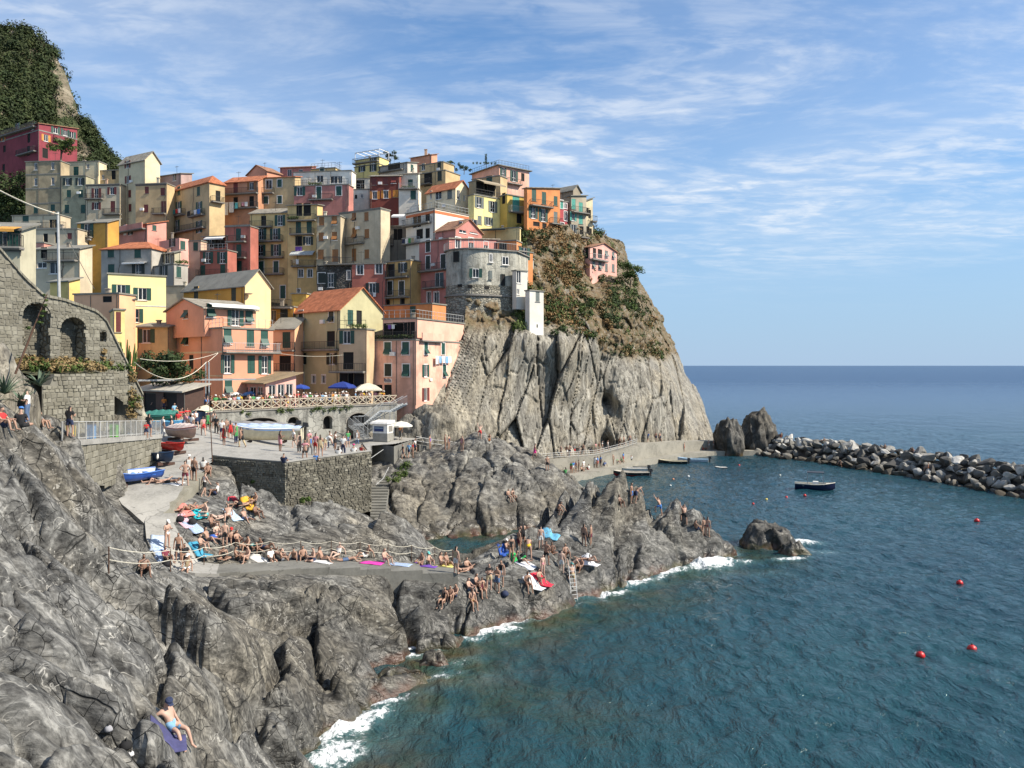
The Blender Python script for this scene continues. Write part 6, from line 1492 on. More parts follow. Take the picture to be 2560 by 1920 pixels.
def leafcloud(blobs, size, seed, dens=1.0, flat=1.0):
 rr = np.random.default_rng(seed); out = []
 for (cx, cy, cz, rx, ry, rz, n) in blobs:
  n = int(n * dens); d = rr.normal(size=(n, 3)); d /= np.linalg.norm(d, axis=1)[:, None]
  d *= (rr.random(n) ** .45)[:, None]
  c = np.array([cx, cy, cz]) + d * np.array([rx, ry, rz])
  nn_ = d + rr.normal(size=(n, 3)) * .35 + np.array([0, 0, .25]); a = np.cross(nn_, rr.normal(size=(n, 3))); a /= np.linalg.norm(a, axis=1)[:, None] + 1e-9
  b = np.cross(nn_, a); b /= np.linalg.norm(b, axis=1)[:, None] + 1e-9
  s = size * (0.6 + .8 * rr.random(n))[:, None]
  out.append(np.stack([c - a * s, c - b * s * .5, c + a * s, c + b * s * .5], 1))
 return np.concatenate(out)
rr = random.Random(4); bl = []
for (ua, ub, n) in ((700, 740, 3), (770, 880, 12), (600, 620, 2), (690, 705, 2)):
 for k in range(n):
  s, _ = szt(ua + (ub - ua) * (k + rr.random()) / n, 1015); p = pft(s, zT - rr.uniform(-.05, .35), .1); bl.append((p.x, p.y, p.z, .4, .2, .3, 60))
o = link('ivy', quads_mesh('ivy', leafcloud(bl, .09, 2)), None, M['leaf']); tag(o, 'ivy trailing over the top of the terrace wall', 'ivy', None, 'stuff')
# ---- round bastion house on the cliff
def poly_wall(mb, pts, z0, z1, flare=0.0, ctr=None):
 for a, b in zip(pts[:-1], pts[1:]):
  fa = (a - ctr).normalized() * flare if flare else Vector((0, 0, 0)); fb = (b - ctr).normalized() * flare if flare else Vector((0, 0, 0))
  mb.add([(a.x + fa.x, a.y + fa.y, z0), (b.x + fb.x, b.y + fb.y, z0), (b.x, b.y, z1), (a.x, a.y, z1)], [(0, 1, 2, 3)])
tc_ = P(1182, 700, 120.5); rad = 4.15; ctr = Vector((tc_.x, tc_.y, 0))
arc = [ctr + Vector((math.cos(t), math.sin(t), 0)) * rad for t in np.linspace(math.pi, math.pi + R(125), 26)]
e0 = P(1290, 700, 119.5); arc += [Vector((e0.x, e0.y, 0)), Vector((e0.x + 3, e0.y + 9, 0))]
zt_, zm_, zl_, zb_ = P(1180, 624, 117).z, P(1180, 712, 117).z, P(1180, 738, 117).z, 19.0
tower = empty('bastion_house', (ctr.x, ctr.y, zm_), 0, 'round grey bastion house on a rubble base above the cliff', 'house')
mb = MB(); poly_wall(mb, arc, zm_, zt_); part(mb, 'wall', M['tower_plaster'], tower, smooth_=False)
mb = MB(); poly_wall(mb, arc, zl_, zm_ + .002, .06, ctr); poly_wall(mb, arc, zb_, zl_, .55, ctr); part(mb, 'base', M['rubble'], tower)
mb = MB()
for a, b in zip(arc[:-1], arc[1:]):
 fa, fb = (a - ctr).normalized(), (b - ctr).normalized()
 mb.hexa([a + Vector((0, 0, zl_ - .12)), a + fa * .3 + Vector((0, 0, zl_ - .12)), b + fb * .3 + Vector((0, 0, zl_ - .12)), b + Vector((0, 0, zl_ - .12))], [a + Vector((0, 0, zl_ + .12)), a + fa * .3 + Vector((0, 0, zl_ + .12)), b + fb * .3 + Vector((0, 0, zl_ + .12)), b + Vector((0, 0, zl_ + .12))])
part(mb, 'string_course', M['slab'], tower)
mb = MB(); out = [p + (p - ctr).normalized() * .35 for p in arc]
n = len(out); mb.add([(p.x, p.y, zt_ + .003) for p in out] + [(p.x, p.y, zt_ + .16) for p in out], [tuple(range(n - 1, -1, -1)), tuple(range(n, 2 * n))] + [(i, i + 1, n + i + 1, n + i) for i in range(n - 1)]); part(mb, 'roof', M['slab'], tower)
mb = MB()
for a, b in zip(out[2:-2], out[3:-1]):
 up = Vector((0, 0, zt_ + .16)); L_ = (b - a).length; k = max(1, int(L_ / .3))
 mb.bar(a + up + Vector((0, 0, 1)), b + up + Vector((0, 0, 1)), .05)
 for i in range(k): p = a.lerp(b, i / k) + up; mb.bar(p, p + Vector((0, 0, 1)), .03)
part(mb, 'railing', M['rail_light'], tower)
for (u, v, w, h_, st) in ((1141, 642, 1.1, 1.6, 'xd'), (1227, 645, .6, 1.3, 'we'), (1189, 683, .95, 1.35, 'og'), (1226, 687, .5, 1.3, 'ce'), (1263, 652, 1.1, 1.25, 'we'), (1257, 700, .75, 1.8, 'xr')):
 best = None
 for a, b in zip(arc[:-2], arc[1:-1]):
  t = (b - a).normalized(); f = Face(a, t, Vector((t.y, -t.x, 0)), (b - a).length, 0, 50); s = f.s_at(u)
  if -.01 <= s <= f.len + .01: best = (f, s)
 if best:
  f, s = best; f2 = Face(f.p(0, 0, .16), f.t, f.n, f.len, 0, 50); window(tower, f2, s, f.sz(u, v)[1], w, h_, st)
for (u, v) in ((1175, 716), (1217, 719), (1150, 714)):
 for a, b in zip(arc[:-2], arc[1:-1]):
  t = (b - a).normalized(); f = Face(a, t, Vector((t.y, -t.x, 0)), (b - a).length, 0, 50); s = f.s_at(u)
  if 0 <= s <= f.len: mb = MB(); z_ = f.sz(u, v)[1]; f.slab(mb, s - .35, s + .35, z_ - .2, z_ + .2, -.2, .12); part(mb, 'loophole', M['dark_void'], tower)
H('whitewashed narrow annex stuck to the bastion', (.60, .61, .62), 1291, 117.5, 1285, 1318, 677, 748, 52, 'flat', 'S1295,691,we,.8,2 S1293,729,we,.5,.8', age=.3, bury=1.5)
H('tall windowless whitewashed shaft hanging on the cliff edge', (.60, .62, .64), 1324, 116.5, 1314, 1359, 727, 829, 50, 'flat', 'S1344,741,ce,.8,1.6 S1343,815,xd,.25,.5', age=.3, bury=.5, name='shaft')
# ---- promenade and lower quay below the cliff
prom = [P(*q) for q in ((1240, 1135, 113), (1325, 1150, 115), (1400, 1143, 118.5), (1490, 1138, 122.5), (1560, 1119, 129), (1600, 1107, 134.5), (1690, 1102, 143.5), (1795, 1101, 150))]
pr = empty('promenade', prom[3]); tag(pr, 'concrete promenade along the foot of the cliff', None, None, 'structure')
ribbon(resample(prom, 2.0), 1.5, 5.5, M['quay'], 'deck', pr)
low = [PZ(u, v, .95) for (u, v) in ((1380, 1196), (1430, 1184), (1490, 1172), (1545, 1160), (1600, 1148), (1680, 1135), (1770, 1126), (1890, 1124))]
ribbon(resample(low, 2.0), 1.9, 3.0, M['quay'], 'lower_quay', pr)
rl = empty('railing', prom[3], 0, 'pale railing along the promenade below the cliff', 'railing')
rp = resample([P(*q) for q in ((1325, 1155, 113.6), (1400, 1148, 117.1), (1490, 1142, 121.1), (1560, 1123, 127.5), (1592, 1112, 132))], 1.7); up = Vector((0, 0, 1))
for p in rp: part(MB().bar(p, p + up * 1.05, .07), 'post', M['rail_light'], rl)
for hh in (.4, .72, 1.03): part(MB().tube([p + up * hh for p in rp], .035, 5), 'rail', M['rail_light'], rl)
rp = resample([P(*q) for q in ((1040, 1112, 92), (1085, 1120, 93), (1160, 1128, 95))], 1.4)
rl = empty('railing', rp[2], 0, 'railing of the small path behind the outcrop', 'railing')
for p in rp: part(MB().bar(p - up * .4, p + up * 1.0, .07), 'post', M['rust_iron'], rl)
for hh in (.5, .98): part(MB().tube([p + up * hh for p in rp], .035, 5), 'rail', M['rail_light'], rl)
pb = empty('path', rp[1]); tag(pb, 'narrow concrete path behind the outcrop', None, None, 'structure'); ribbon([p + Vector((0, .8, 0)) for p in rp], .9, 2.0, M['concrete_dark'], 'deck', pb)
# ---- breakwater
def boulder_mesh(seed, sub=2):
 bm = bmesh.new(); bmesh.ops.create_icosphere(bm, subdivisions=sub, radius=1.0)
 co = np.array([v.co[:] for v in bm.verts]); rs = np.random.default_rng(seed)
 for _ in range(15):                                             # flat sides, as broken stone has
  n_ = rs.normal(size=3); n_ /= np.linalg.norm(n_); dd = rs.uniform(.36, .7); t = co @ n_ - dd
  co -= np.outer(np.maximum(t, 0) * .98, n_)
 co += 0.03 * np.stack([fbm(co[:, 0] * 2 + seed, co[:, 1] * 2, co[:, 2] * 2, 2, seed + k) for k in range(3)], 1)
 for v, c in zip(bm.verts, co): v.co = c
 me = bpy.data.meshes.new('boulder'); bm.to_mesh(me); bm.free(); me.materials.append(M['boulder']); return me
bms = [boulder_mesh(300 + k) for k in range(12)]
rb_ = random.Random(31)
line = [Vector((p[0], p[1], 0)) for p in bw]
tot = []
for a, b in zip(line[:-1], line[1:]):
 d = (b - a); n_ = Vector((-d.y, d.x, 0)).normalized()
 if n_.y < 0: n_ = -n_
 k = int(d.length / 1.05)
 for i in range(k):
  for row in range(7):
   t = (i + rb_.random()) / k; off = row * 1.25 + rb_.uniform(-.4, .4)
   zc = (0.15, 1.0, 1.9, 2.75, 3.2, 2.6, 1.4)[row] + rb_.uniform(-.3, .3)
   if row >= 5 and rb_.random() < .45: continue
   if row in (1, 2) and rb_.random() < .12: continue
   p = a + d * t + n_ * off; tot.append((p.x, p.y, zc))
rb_.shuffle(tot)
tot.sort(key=lambda p: p[0] / p[1] > .70)                          # those out of the frame last
tot = tot[:300]
for i, (x_, y_, z_) in enumerate(tot):
 o = link('boulder', bms[i % 12]); s = rb_.uniform(.75, 1.2) * (1.45 if rb_.random() < .2 else 1)
 o.location = (x_, y_, z_); o.scale = (s * rb_.uniform(.9, 1.35), s * rb_.uniform(.85, 1.1), s * rb_.uniform(.65, .95)); o.rotation_euler = (rb_.uniform(-.5, .5), rb_.uniform(-.5, .5), rb_.random() * 6.3)
 tag(o, 'broken grey boulder heaped in the breakwater', 'boulder', 'boulders of the breakwater')
core_ = MB()
for a, b in zip(line[:-1], line[1:]):
 n_ = Vector((-(b - a).y, (b - a).x, 0)).normalized(); n_ = n_ if n_.y > 0 else -n_
 pr_ = ((.6, -1.5), (3.3, 2.0), (4.9, 2.5), (9, -1.5))
 for (o1, z1_), (o2, z2_) in zip(pr_[:-1], pr_[1:]):
  core_.add([a + n_ * o1 + up * z1_, b + n_ * o1 + up * z1_, b + n_ * o2 + up * z2_, a + n_ * o2 + up * z2_], [(0, 1, 2, 3)])
tag(core_.build('breakwater_core', M['rock_black']), 'dark rubble core under the breakwater boulders', None, None, 'structure')
# ---- restaurant shelter, porch, metal stair, kiosk
h = H('low restaurant pavilion with dark glazed walls and a pale flat roof', (0.10, .05, .035), 462, 76, 345, 510, 978, 1040, 40, 'shed', 'F375,1005,xd,2.6,1.9 F425,1005,xd,2.8,1.9', rise=.5, mat=M['timber_dark'], bury=1, eave=.5, rmat=concrete('pale_roof', (.42, .38, .31)), name='pavilion', cat='pavilion')
h = H('pink porch restaurant with wooden windows and a brown lean-to roof', C['lpink'], 664, 86.3, 592, 740, 957, 1004, 42, 'shed', 'F612,980,wb,1.3,1.2 F632,980,wb,1.3,1.2 F650,980,wb,1.1,1.2 S681,978,wb,.9,1.4 S703,976,wb,.9,1.4 S724,975,wb,.9,1.4', rise=.9, eave=.6, rmat=concrete('brown_roof', (.26, .19, .11)), bury=1, age=.3)
ms = empty('metal_stair', P(930, 1080, 94), 0, 'galvanised metal stair zigzagging down from the terrace', 'stair')
def flight(p, q, nsteps, wdir, w=1.0):
 mb = MB(); st_ = MB(); rl_ = MB()
 for sgn in (0, 1):
  o_ = wdir * w * sgn; mb.bar(p + o_, q + o_, .06, .22)
  rl_.bar(p + o_ + up, q + o_ + up, .05); rl_.bar(p + o_ + up * .12, q + o_ + up * .12, .03); nb = max(6, int((q - p).length / .16))
  for i in range(nb + 1): b = p.lerp(q, i / nb) + o_; rl_.bar(b, b + up, .022)
 part(mb, 'stringer', M['metal'], ms); part(rl_, 'railing', M['metal'], ms)
 for i in range(nsteps):
  c = p.lerp(q, (i + .5) / nsteps); d = (q - p); d.z = 0; d.normalize()
  part(MB().bar(c, c + wdir * w, .28, .05), 'tread', M['metal'], ms)
wd = Vector((.35, .93, 0)).normalized()
s1_, s2_, s3_, s4_ = P(1008, 1010, 95.2), P(975, 1028, 93.8), P(950, 1028, 93.2), P(908, 1062, 91.5)
flight(s1_, s2_, 6, wd); flight(s2_, s3_, 1, wd); flight(s3_, s4_, 9, wd)
s5_ = P(885, 1062, 91); s6_ = P(925, 1096, 89.5); flight(s4_, s5_, 1, wd); flight(s5_ - wd * 1.2, s6_ - wd * 1.2, 8, wd)
mb = MB()
for p in (s2_, s3_, s4_, s5_):
 for k in (0, 1): mb.bar(p + wd * k, Vector((p.x + wd.x * k, p.y + wd.y * k, 7.6)), .08)
part(mb, 'legs', M['metal'], ms)
kq = P(958, 1099, 90.5); kz = plaza_f(np.array([kq.x]), np.array([kq.y]))[0]
kk = empty('ticket_kiosk', (kq.x, kq.y, kz), R(-18), 'small white ticket kiosk with a blue poster on the quay', 'kiosk')
def loc(mb, name, mat, par, parent=None): return mb.build(name, mat, parent or par)
loc(MB().box(-.95, -.8, 0, .95, .8, .95), 'base', plain('kiosk_grey', (.27, .26, .23), .6), kk); loc(MB().box(-.95, -.8, .952, .95, .8, 2.05), 'body', M['white'], kk)
loc(MB().hexa([(-1.15, -1.1, 2.052), (1.1, -1.1, 2.052), (1.1, .95, 2.052), (-1.15, .95, 2.052)], [(-1.1, -1.0, 2.25), (1.05, -1.0, 2.25), (1.05, .9, 2.42), (-1.1, .9, 2.42)]), 'roof', M['white'], kk)
pn = loc(MB().box(-.75, -.83, 1.15, .45, -.802, 1.75), 'poster', plain('poster_blue', (.012, .035, .13), .35), kk)
loc(MB().box(-.70, -.835, 1.52, .40, -.831, 1.60), 'poster_stripe', plain('poster_pale', (.35, .5, .6), .4), kk, pn)
loc(MB().box(.953, -.5, 1.1, .97, .5, 1.8), 'hatch', M['slab'], kk)
def umbrella(label, u, v, Y, r, h_, col, zbase=None, square=False):
 p = P(u, v, Y); z_ = p.z if zbase is None else zbase
 e = empty('parasol', (p.x, p.y, z_), random.random(), label, 'parasol')
 n = 4 if square else 8; mb = MB(); top_ = (0, 0, h_); ring = [(r * math.cos(2 * math.pi * k / n + .4), r * math.sin(2 * math.pi * k / n + .4), h_ - r * .36) for k in range(n)]
 ring2 = [(x_ * 1.0, y_ * 1.0, z2 - .16) for x_, y_, z2 in ring]; midr = [(x_ * .55, y_ * .55, h_ - r * .13) for x_, y_, z2 in ring]
 mb.add([top_] + midr + ring + ring2, [(0, 1 + k, 1 + (k + 1) % n) for k in range(n)] + [(1 + k, 1 + n + k, 1 + n + (k + 1) % n, 1 + (k + 1) % n) for k in range(n)] + [(1 + n + k, 1 + 2 * n + k, 1 + 2 * n + (k + 1) % n, 1 + n + (k + 1) % n) for k in range(n)])
 mb.build('canopy', cloth(col), e); MB().tube([(0, 0, 0), (0, 0, h_ + .1)], .035, 6).build('pole', M['timber'] if not square else M['rail_dark'], e)
 rbm = MB()
 for k in range(n): rbm.bar((0, 0, h_ - .05), (ring[k][0] * .97, ring[k][1] * .97, ring[k][2] - .03), .03)
 rbm.build('ribs', M['rail_light'], e)
 MB().lathe([(.001, .12), (.25, .1), (.28, 0), (.001, 0)], 10).build('foot', M['slab'], e)
umbrella('white parasol over the table beside the ticket kiosk', 1003, 1095, 92, 1.35, 2.25, (.72, .69, .60), plaza_f(np.array([P(1003, 1095, 92).x]), np.array([92.]))[0])
umbrella('large dark blue parasol at the olive house', 857, 1000, 97, 1.9, 2.9, (.012, .035, .21), zT + .01, True)
umbrella('large cream parasol in front of the peach house', 920, 1000, 97, 2.3, 2.75, (.55, .50, .39), zT + .01, True)
umbrella('light blue parasol behind the fence near the pink porch', 627, 1010, 88.5, .95, 2.0, (.10, .26, .55), zT + .01)
umbrella('royal blue parasol tilted over the terrace tables', 690, 1005, 91, 1.0, 2.1, (.02, .05, .30), zT + .01)
umbrella('white parasol between the two blue ones', 655, 1008, 90, .85, 1.95, (.66, .66, .63), zT + .01)
umbrella('blue cantilever parasol by the doorway of the olive house', 752, 1000, 95, 1.1, 2.6, (.015, .05, .28), zT + .01)
umbrella('white parasol at the landing end of the fence', 590, 1010, 88, .9, 1.9, (.62, .62, .60), zT + .01)
for (u, Y, rx, ry, zb, h_, sd) in ((1085, 97.5, 3.4, 2.0, 7.6, 4.3, 71), (1035, 96.8, 2.6, 1.6, 7.6, 2.9, 74)):
 q = P(u, 1050, Y); tag(lump('rock_outcrop', (q.x, q.y, zb), rx, ry, h_, sd, M['cliff'], n=56, sub=.5, blunt=2.6), 'tan rock ramp under the sunny corner of the peach house' if u > 1050 else 'smaller tan rock behind the kiosk parasol at the peach house corner', 'rock')
# ---- sign on the peach house (a row of dark cut-out figures over lettering)
hh = HOUSES['peach house at the cliff foot with green shutters and peeling render']; f = hh[1]; a_, z_ = f.sz(970, 951)
sg = empty('restaurant_sign', f.p(a_, z_, .05), 0, 'white and navy restaurant sign on the peach house', 'sign')
mb = MB(); f.slab(mb, a_ - .55, a_ + .55, z_ - .3, z_ + .22, .01, .05); part(mb, 'board', M['white'], sg)
mb = MB()
for k in range(6): aa = a_ - .46 + k * .18; f.slab(mb, aa, aa + .13, z_ - .08, z_ + .12 + .08 * (k % 3), .051, .06)
f.slab(mb, a_ - .5, a_ + .5, z_ - .16, z_ - .09, .051, .06); f.slab(mb, a_ - .45, a_ + .45, z_ - .25, z_ - .2, .051, .06)
part(mb, 'lettering', plain('navy', (.01, .015, .07), .5), sg)
# ---- poles and wires
def pole(label, p, hgt, r, lean=(0, 0), mat='rail_light', arm=None):
 e = empty('lamp_post', p, 0, label, 'post'); MB().tube([(0, 0, 0), (lean[0] * .5, lean[1] * .5, hgt * .5), (lean[0], lean[1], hgt)], [r, r * .85, r * .7], 8).build('pole', M[mat], e)
 return e
p = P(148, 748, 60); pole('tall pale utility pole rising behind the stone wall', p, P(145, 530, 60).z - p.z, .12, (-.1, 0))
for du, lb_ in ((0, 'left one of the paired steel poles by the pavilion'), (8, 'right one of the paired steel poles by the pavilion')):
 p = P(514 + du, 1050, 82); pole(lb_, p, P(514, 905, 82).z - p.z, .11, mat='metal')
p = P(531, 1155, 58.5); pole('thin dark mast at the corner of the pier', p, 5.2, .04, (-.25, 0), 'rust_iron')
bm_ = empty('pipe_beam', P(430, 950, 80), 0, 'long pale horizontal beam across the square entrance', 'beam'); part(MB().bar(P(345, 951, 79), P(640, 948, 82.5), .16, .18), 'beam', M['rail_light'], bm_)
def wire(label, a, b, sag, r=.02, mat='rope'):
 pts = [a.lerp(b, t) - Vector((0, 0, sag * 4 * t * (1 - t))) for t in np.linspace(0, 1, 14)]
 o = MB().tube(pts, r, 4, cap=False).build('cable', M[mat]); tag(o, label, 'cable')
wire('slack white cable from the rock wall to the paired poles', P(335, 905, 62), P(516, 905, 82), 1.6, .035); wire('upper cable from the pink house to the wall', P(545, 882, 85), P(350, 897, 64), .5, .025)
wire('overhead cable from the utility pole to the upper left corner', P(147, 536, 60), P(-30, 460, 52), .2, .05); wire('guy cable slanting from the utility pole', P(150, 560, 60), P(236, 722, 80), .05, .03)
wire('thin cable from the balcony to the peach house', P(688, 882, 92), P(905, 880, 100), .5, .02); wire('short cable from the poles to the pink house corner', P(519, 905, 82), P(545, 883, 86), .02, .03)
# ------------------------------------------------------------------ plants
def in_poly_px(u, v, poly):
 return bool(poly_in(np.array([u]), np.array([v]), poly)[0])
def proj(x, y, z): return (1280 + x / y * F_PX, HOR - (z - CAM_Z) / y * F_PX)
rp_ = random.Random(17)
bare = [(120, 150), (168, 140), (178, 220), (195, 255), (212, 330), (238, 410), (145, 410), (122, 330), (135, 240)]
bl = []; bl2 = []
NX = np.array([rp_.uniform(-235, -112) if k % 5 else rp_.uniform(-152, -118) for k in range(9000)]); NY = np.array([rp_.uniform(172, 268) if k % 5 else rp_.uniform(228, 258) for k in range(9000)]); NZ = mountain_height(NX, NY)
NU, NV = proj(NX, NY, NZ); NB = poly_in(NU, NV, bare)
for x, y, z, u, v, b_ in zip(NX, NY, NZ, NU, NV, NB):
 if u < -60 or u > 330 or v > 450 or (b_ and rp_.random() < .93): continue
 r = rp_.uniform(1.5, 3.4); (bl2 if rp_.random() < .25 else bl).append((x, y, z + r * .3, r, r, r * .85, 95))
 if len(bl) + len(bl2) > 2500: break
o = link('maquis', quads_mesh('maquis', leafcloud(bl, .38, 5)), None, M['maquis']); tag(o, 'dense dark green maquis covering the hill above the village', 'scrub', None, 'stuff')
o = link('maquis', quads_mesh('maquis', leafcloud(bl2, .38, 6)), None, M['leaf_dark']); tag(o, 'brighter green bushes scattered through the hill maquis', 'scrub', None, 'stuff')
bl3 = [(p.x, p.y, p.z, 2.2, 1.5, 1.6, 110) for p in (P(rp_.uniform(-40, 66), rp_.uniform(440, 545), rp_.uniform(166, 171)) for _ in range(60))]
o = link('garden_growth', quads_mesh('garden_growth', leafcloud(bl3, .3, 10)), None, M['leaf_dark']); tag(o, 'dark overgrown garden below the magenta house', 'scrub', None, 'stuff')
sets = {'rust': [], 'dry': [], 'leaf': [], 'leaf_dark': []}
UU = np.array([rp_.uniform(1290, 1700) for _ in range(2400)]); VV = np.array([rp_.uniform(565, 925) for _ in range(2400)])
YY = np.linspace(100, 172, 120)[None, :]; XX = (UU[:, None] - 1280) / F_PX * YY; ZZ = CAM_Z + (HOR - VV[:, None]) / F_PX * YY
DD = (YY - head_f(XX, ZZ)) > 0; II = np.argmax(DD, 1)
for k in range(2400):
 if not DD[k].any(): continue
 u, v, i = UU[k], VV[k], II[k]; xx, zz, Y = XX[k], ZZ[k], YY[0]
 if zz[i] < 21.5 - 3.5 * float(smooth(np.array(xx[i]), 14, 16)): continue
 nz = float(vnoise(np.array([xx[i] * .16]), np.array([zz[i] * .16]), np.array([0.]), 131)[0])
 if nz < -.05 and rp_.random() < .85: continue
 if 1330 < u < 1470 and 560 < v < 720: kd = rp_.choice(['rust', 'rust', 'dry', 'leaf_dark'])
 elif u > 1520 and v < 790: kd = 'leaf_dark' if rp_.random() < .6 else 'leaf'
 elif u < 1345: kd = 'leaf' if rp_.random() < .7 else 'leaf_dark'
 else: kd = rp_.choice(['leaf', 'leaf_dark', 'leaf_dark', 'rust', 'dry'])
 r = rp_.uniform(.5, 1.35); sets[kd].append((xx[i], Y[i] - .1, zz[i] + r * .25, r, r * .8, r * .8, 70))
for kd, lb_ in (('rust', 'rust brown scrub on the slope of the headland'), ('dry', 'straw coloured dry grass on the headland'), ('leaf', 'fresh green bushes on the headland slope'), ('leaf_dark', 'dark green shrubs near the lone pink house')):
 if sets[kd]: o = link('scrub', quads_mesh('scrub', leafcloud(sets[kd], .2 if kd != 'dry' else .17, 40 + len(kd))), None, M[kd]); tag(o, lb_, 'scrub', None, 'stuff')
bl = []; bd = []
for k in range(150):
 s = rp_.uniform(-.5, L2 + 2.2); d_ = rp_.uniform(-.3, -5); p = pf2(s, zt2 + .15 - d_ * .16, d_); r = rp_.uniform(.15, .42)
 (bd if rp_.random() < .6 else bl).append((p.x, p.y, p.z + r * .5, r, r, r, 60))
for (u, v, Y, r, n) in ((330, 985, 57, .9, 6), (335, 1020, 56, .7, 5), (330, 945, 57, .8, 5), (255, 885, 55, .5, 3)):
 for k in range(n): p = P(u + rp_.uniform(-14, 14), v + rp_.uniform(-20, 20), Y - .6); (bd if rp_.random() < .7 else bl).append((p.x, p.y, p.z, r * .5, r * .5, r * .5, 70))
o = link('dry_grass', quads_mesh('dry_grass', leafcloud(bd, .11, 7)), None, M['dry']); tag(o, 'dry grass tufts on the bank between the stone walls', 'grass', None, 'stuff')
o = link('weeds', quads_mesh('weeds', leafcloud(bl, .09, 8)), None, M['leaf']); tag(o, 'green weeds on the bank between the stone walls', 'weeds', None, 'stuff')
bl = []
for (u, v, Y, r) in ((1008, 1165, 84, .9), (1000, 1185, 82, .8), (985, 1200, 80, .7), (1035, 1150, 88, .6), (1135, 1135, 93, .6), (1085, 1135, 92, .4), (965, 1100, 90, .5), (1052, 1140, 90, .5), (760, 1250, 57, .35), (640, 1205, 59, .4)):
 p = P(u, v, Y)
 for k in range(5): bl.append((p.x + rp_.uniform(-r, r), p.y + rp_.uniform(-r, r) * .5, p.z + rp_.uniform(-.3, .3) * r, r * .55, r * .5, r * .45, 90))
o = link('weeds', quads_mesh('weeds', leafcloud(bl, .10, 9)), None, M['leaf']); tag(o, 'green weeds in the rocks below the ticket kiosk', 'weeds', None, 'stuff')
def tree(name, label, base, h_, blobs, size, leafm, trunk_r=.14, cat='tree', limbs=4, seed=1):
 e = empty(name, base, 0, label, cat); rr_ = random.Random(seed)
 mb = MB(); mb.tube([(0, 0, -.4), (.08, .02, h_ * .4), (.02, -.05, h_ * .75)], [trunk_r, trunk_r * .8, trunk_r * .5], 7)
 for (x, y, z, rx, ry, rz, n) in blobs[:limbs]: mb.tube([(.05, 0, h_ * .35), (x * .5, y * .5, h_ * .3 + z * .5), (x, y, z)], [trunk_r * .5, trunk_r * .35, trunk_r * .15], 5)
 mb.build('trunk', M['bark'], e)
 link('crown', quads_mesh('crown', leafcloud(blobs, size, seed)), e, M[leafm])
 return e
def blobs_in(rx, ry, h0, h1, n, r, leaves, seed):
 q = random.Random(seed); out = []
 for k in range(n):
  a = q.random() * 6.3; d = q.random() ** .6; out.append((math.cos(a) * d * rx, math.sin(a) * d * ry, q.uniform(h0, h1), r * q.uniform(.7, 1.2), r * q.uniform(.7, 1.2), r * q.uniform(.6, 1), leaves))
 return out
p = P(430, 990, 81); tree('fig_tree', 'big dark leafy tree in front of the pink harbour house', p, 3.2, blobs_in(3.2, 1.6, 1.6, 4.3, 26, .85, 150, 3), .17, 'leaf_dark', .2, seed=11)
p = P(152, 402, 166); tree('umbrella_tree', 'spreading tree in front of the magenta house', p, 3.4, blobs_in(3.6, 2.0, 2.2, 4.6, 18, .9, 90, 4), .2, 'leaf', .2, seed=12)
p = P(975, 412, 186); tree('rooftop_shrub', 'dark shrub against the sky left of the salmon box house', p, 2.2, blobs_in(1.6, 1.0, 1.0, 3.2, 10, .7, 80, 5), .17, 'leaf_dark', .1, seed=13)
p = P(1575, 725, 149); tree('oleander', 'tall oleander bush beside the lone pink house', p, 2.4, blobs_in(2.3, 1.5, .8, 5.2, 18, .9, 110, 6), .18, 'leaf', .12, seed=14)
p = P(1160, 432, 172); tree('garden_bush', 'roof garden bush right of the palm on the skyline', p, 1.2, blobs_in(2.2, 1, .6, 1.9, 8, .55, 70, 7), .15, 'leaf_dark', .08, seed=15)
p = P(1215, 415, 164); tree('potted_cypress', 'thin potted shrub on the roof terrace of the peach-pink house', p, 1.6, [(0, 0, .6 + k * .35, .32, .32, .3, 60) for k in range(6)], .1, 'leaf_dark', .05, seed=16)
def palm(label, base, h_, n, L_, seed):
 e = empty('palm', base, 0, label, 'palm'); q = random.Random(seed)
 MB().tube([(0, 0, -.3), (.05, 0, h_)], [.22, .17], 8).build('trunk', M['bark'], e)
 mb = MB()
 for k in range(n):
  a = 6.283 * k / n + q.uniform(-.2, .2); el = q.uniform(.1, 1.2); pts = []
  for i in range(7):
   t = i / 6; r_ = L_ * t * math.cos(el) * (1 - .15 * t); z = h_ + L_ * (math.sin(el) * t - .75 * t * t); pts.append(Vector((math.cos(a) * r_, math.sin(a) * r_, z)))
  sd = Vector((-math.sin(a), math.cos(a), 0))
  for i in range(6):
   w0, w1 = .34 * math.sin(math.pi * (i / 6 * .85 + .1)), .34 * math.sin(math.pi * ((i + 1) / 6 * .85 + .1)); dn = Vector((0, 0, -.12))
   for s in (-1, 1): mb.add([pts[i], pts[i + 1], pts[i + 1] + sd * w1 * s + dn, pts[i].lerp(pts[i + 1], .45) + sd * w0 * s + dn], [(0, 1, 2, 3)])
 mb.build('fronds', M['leaf_dark'], e)
palm('small palm standing on the skyline between roofs', P(1125, 425, 178), 1.6, 18, 1.9, 3)
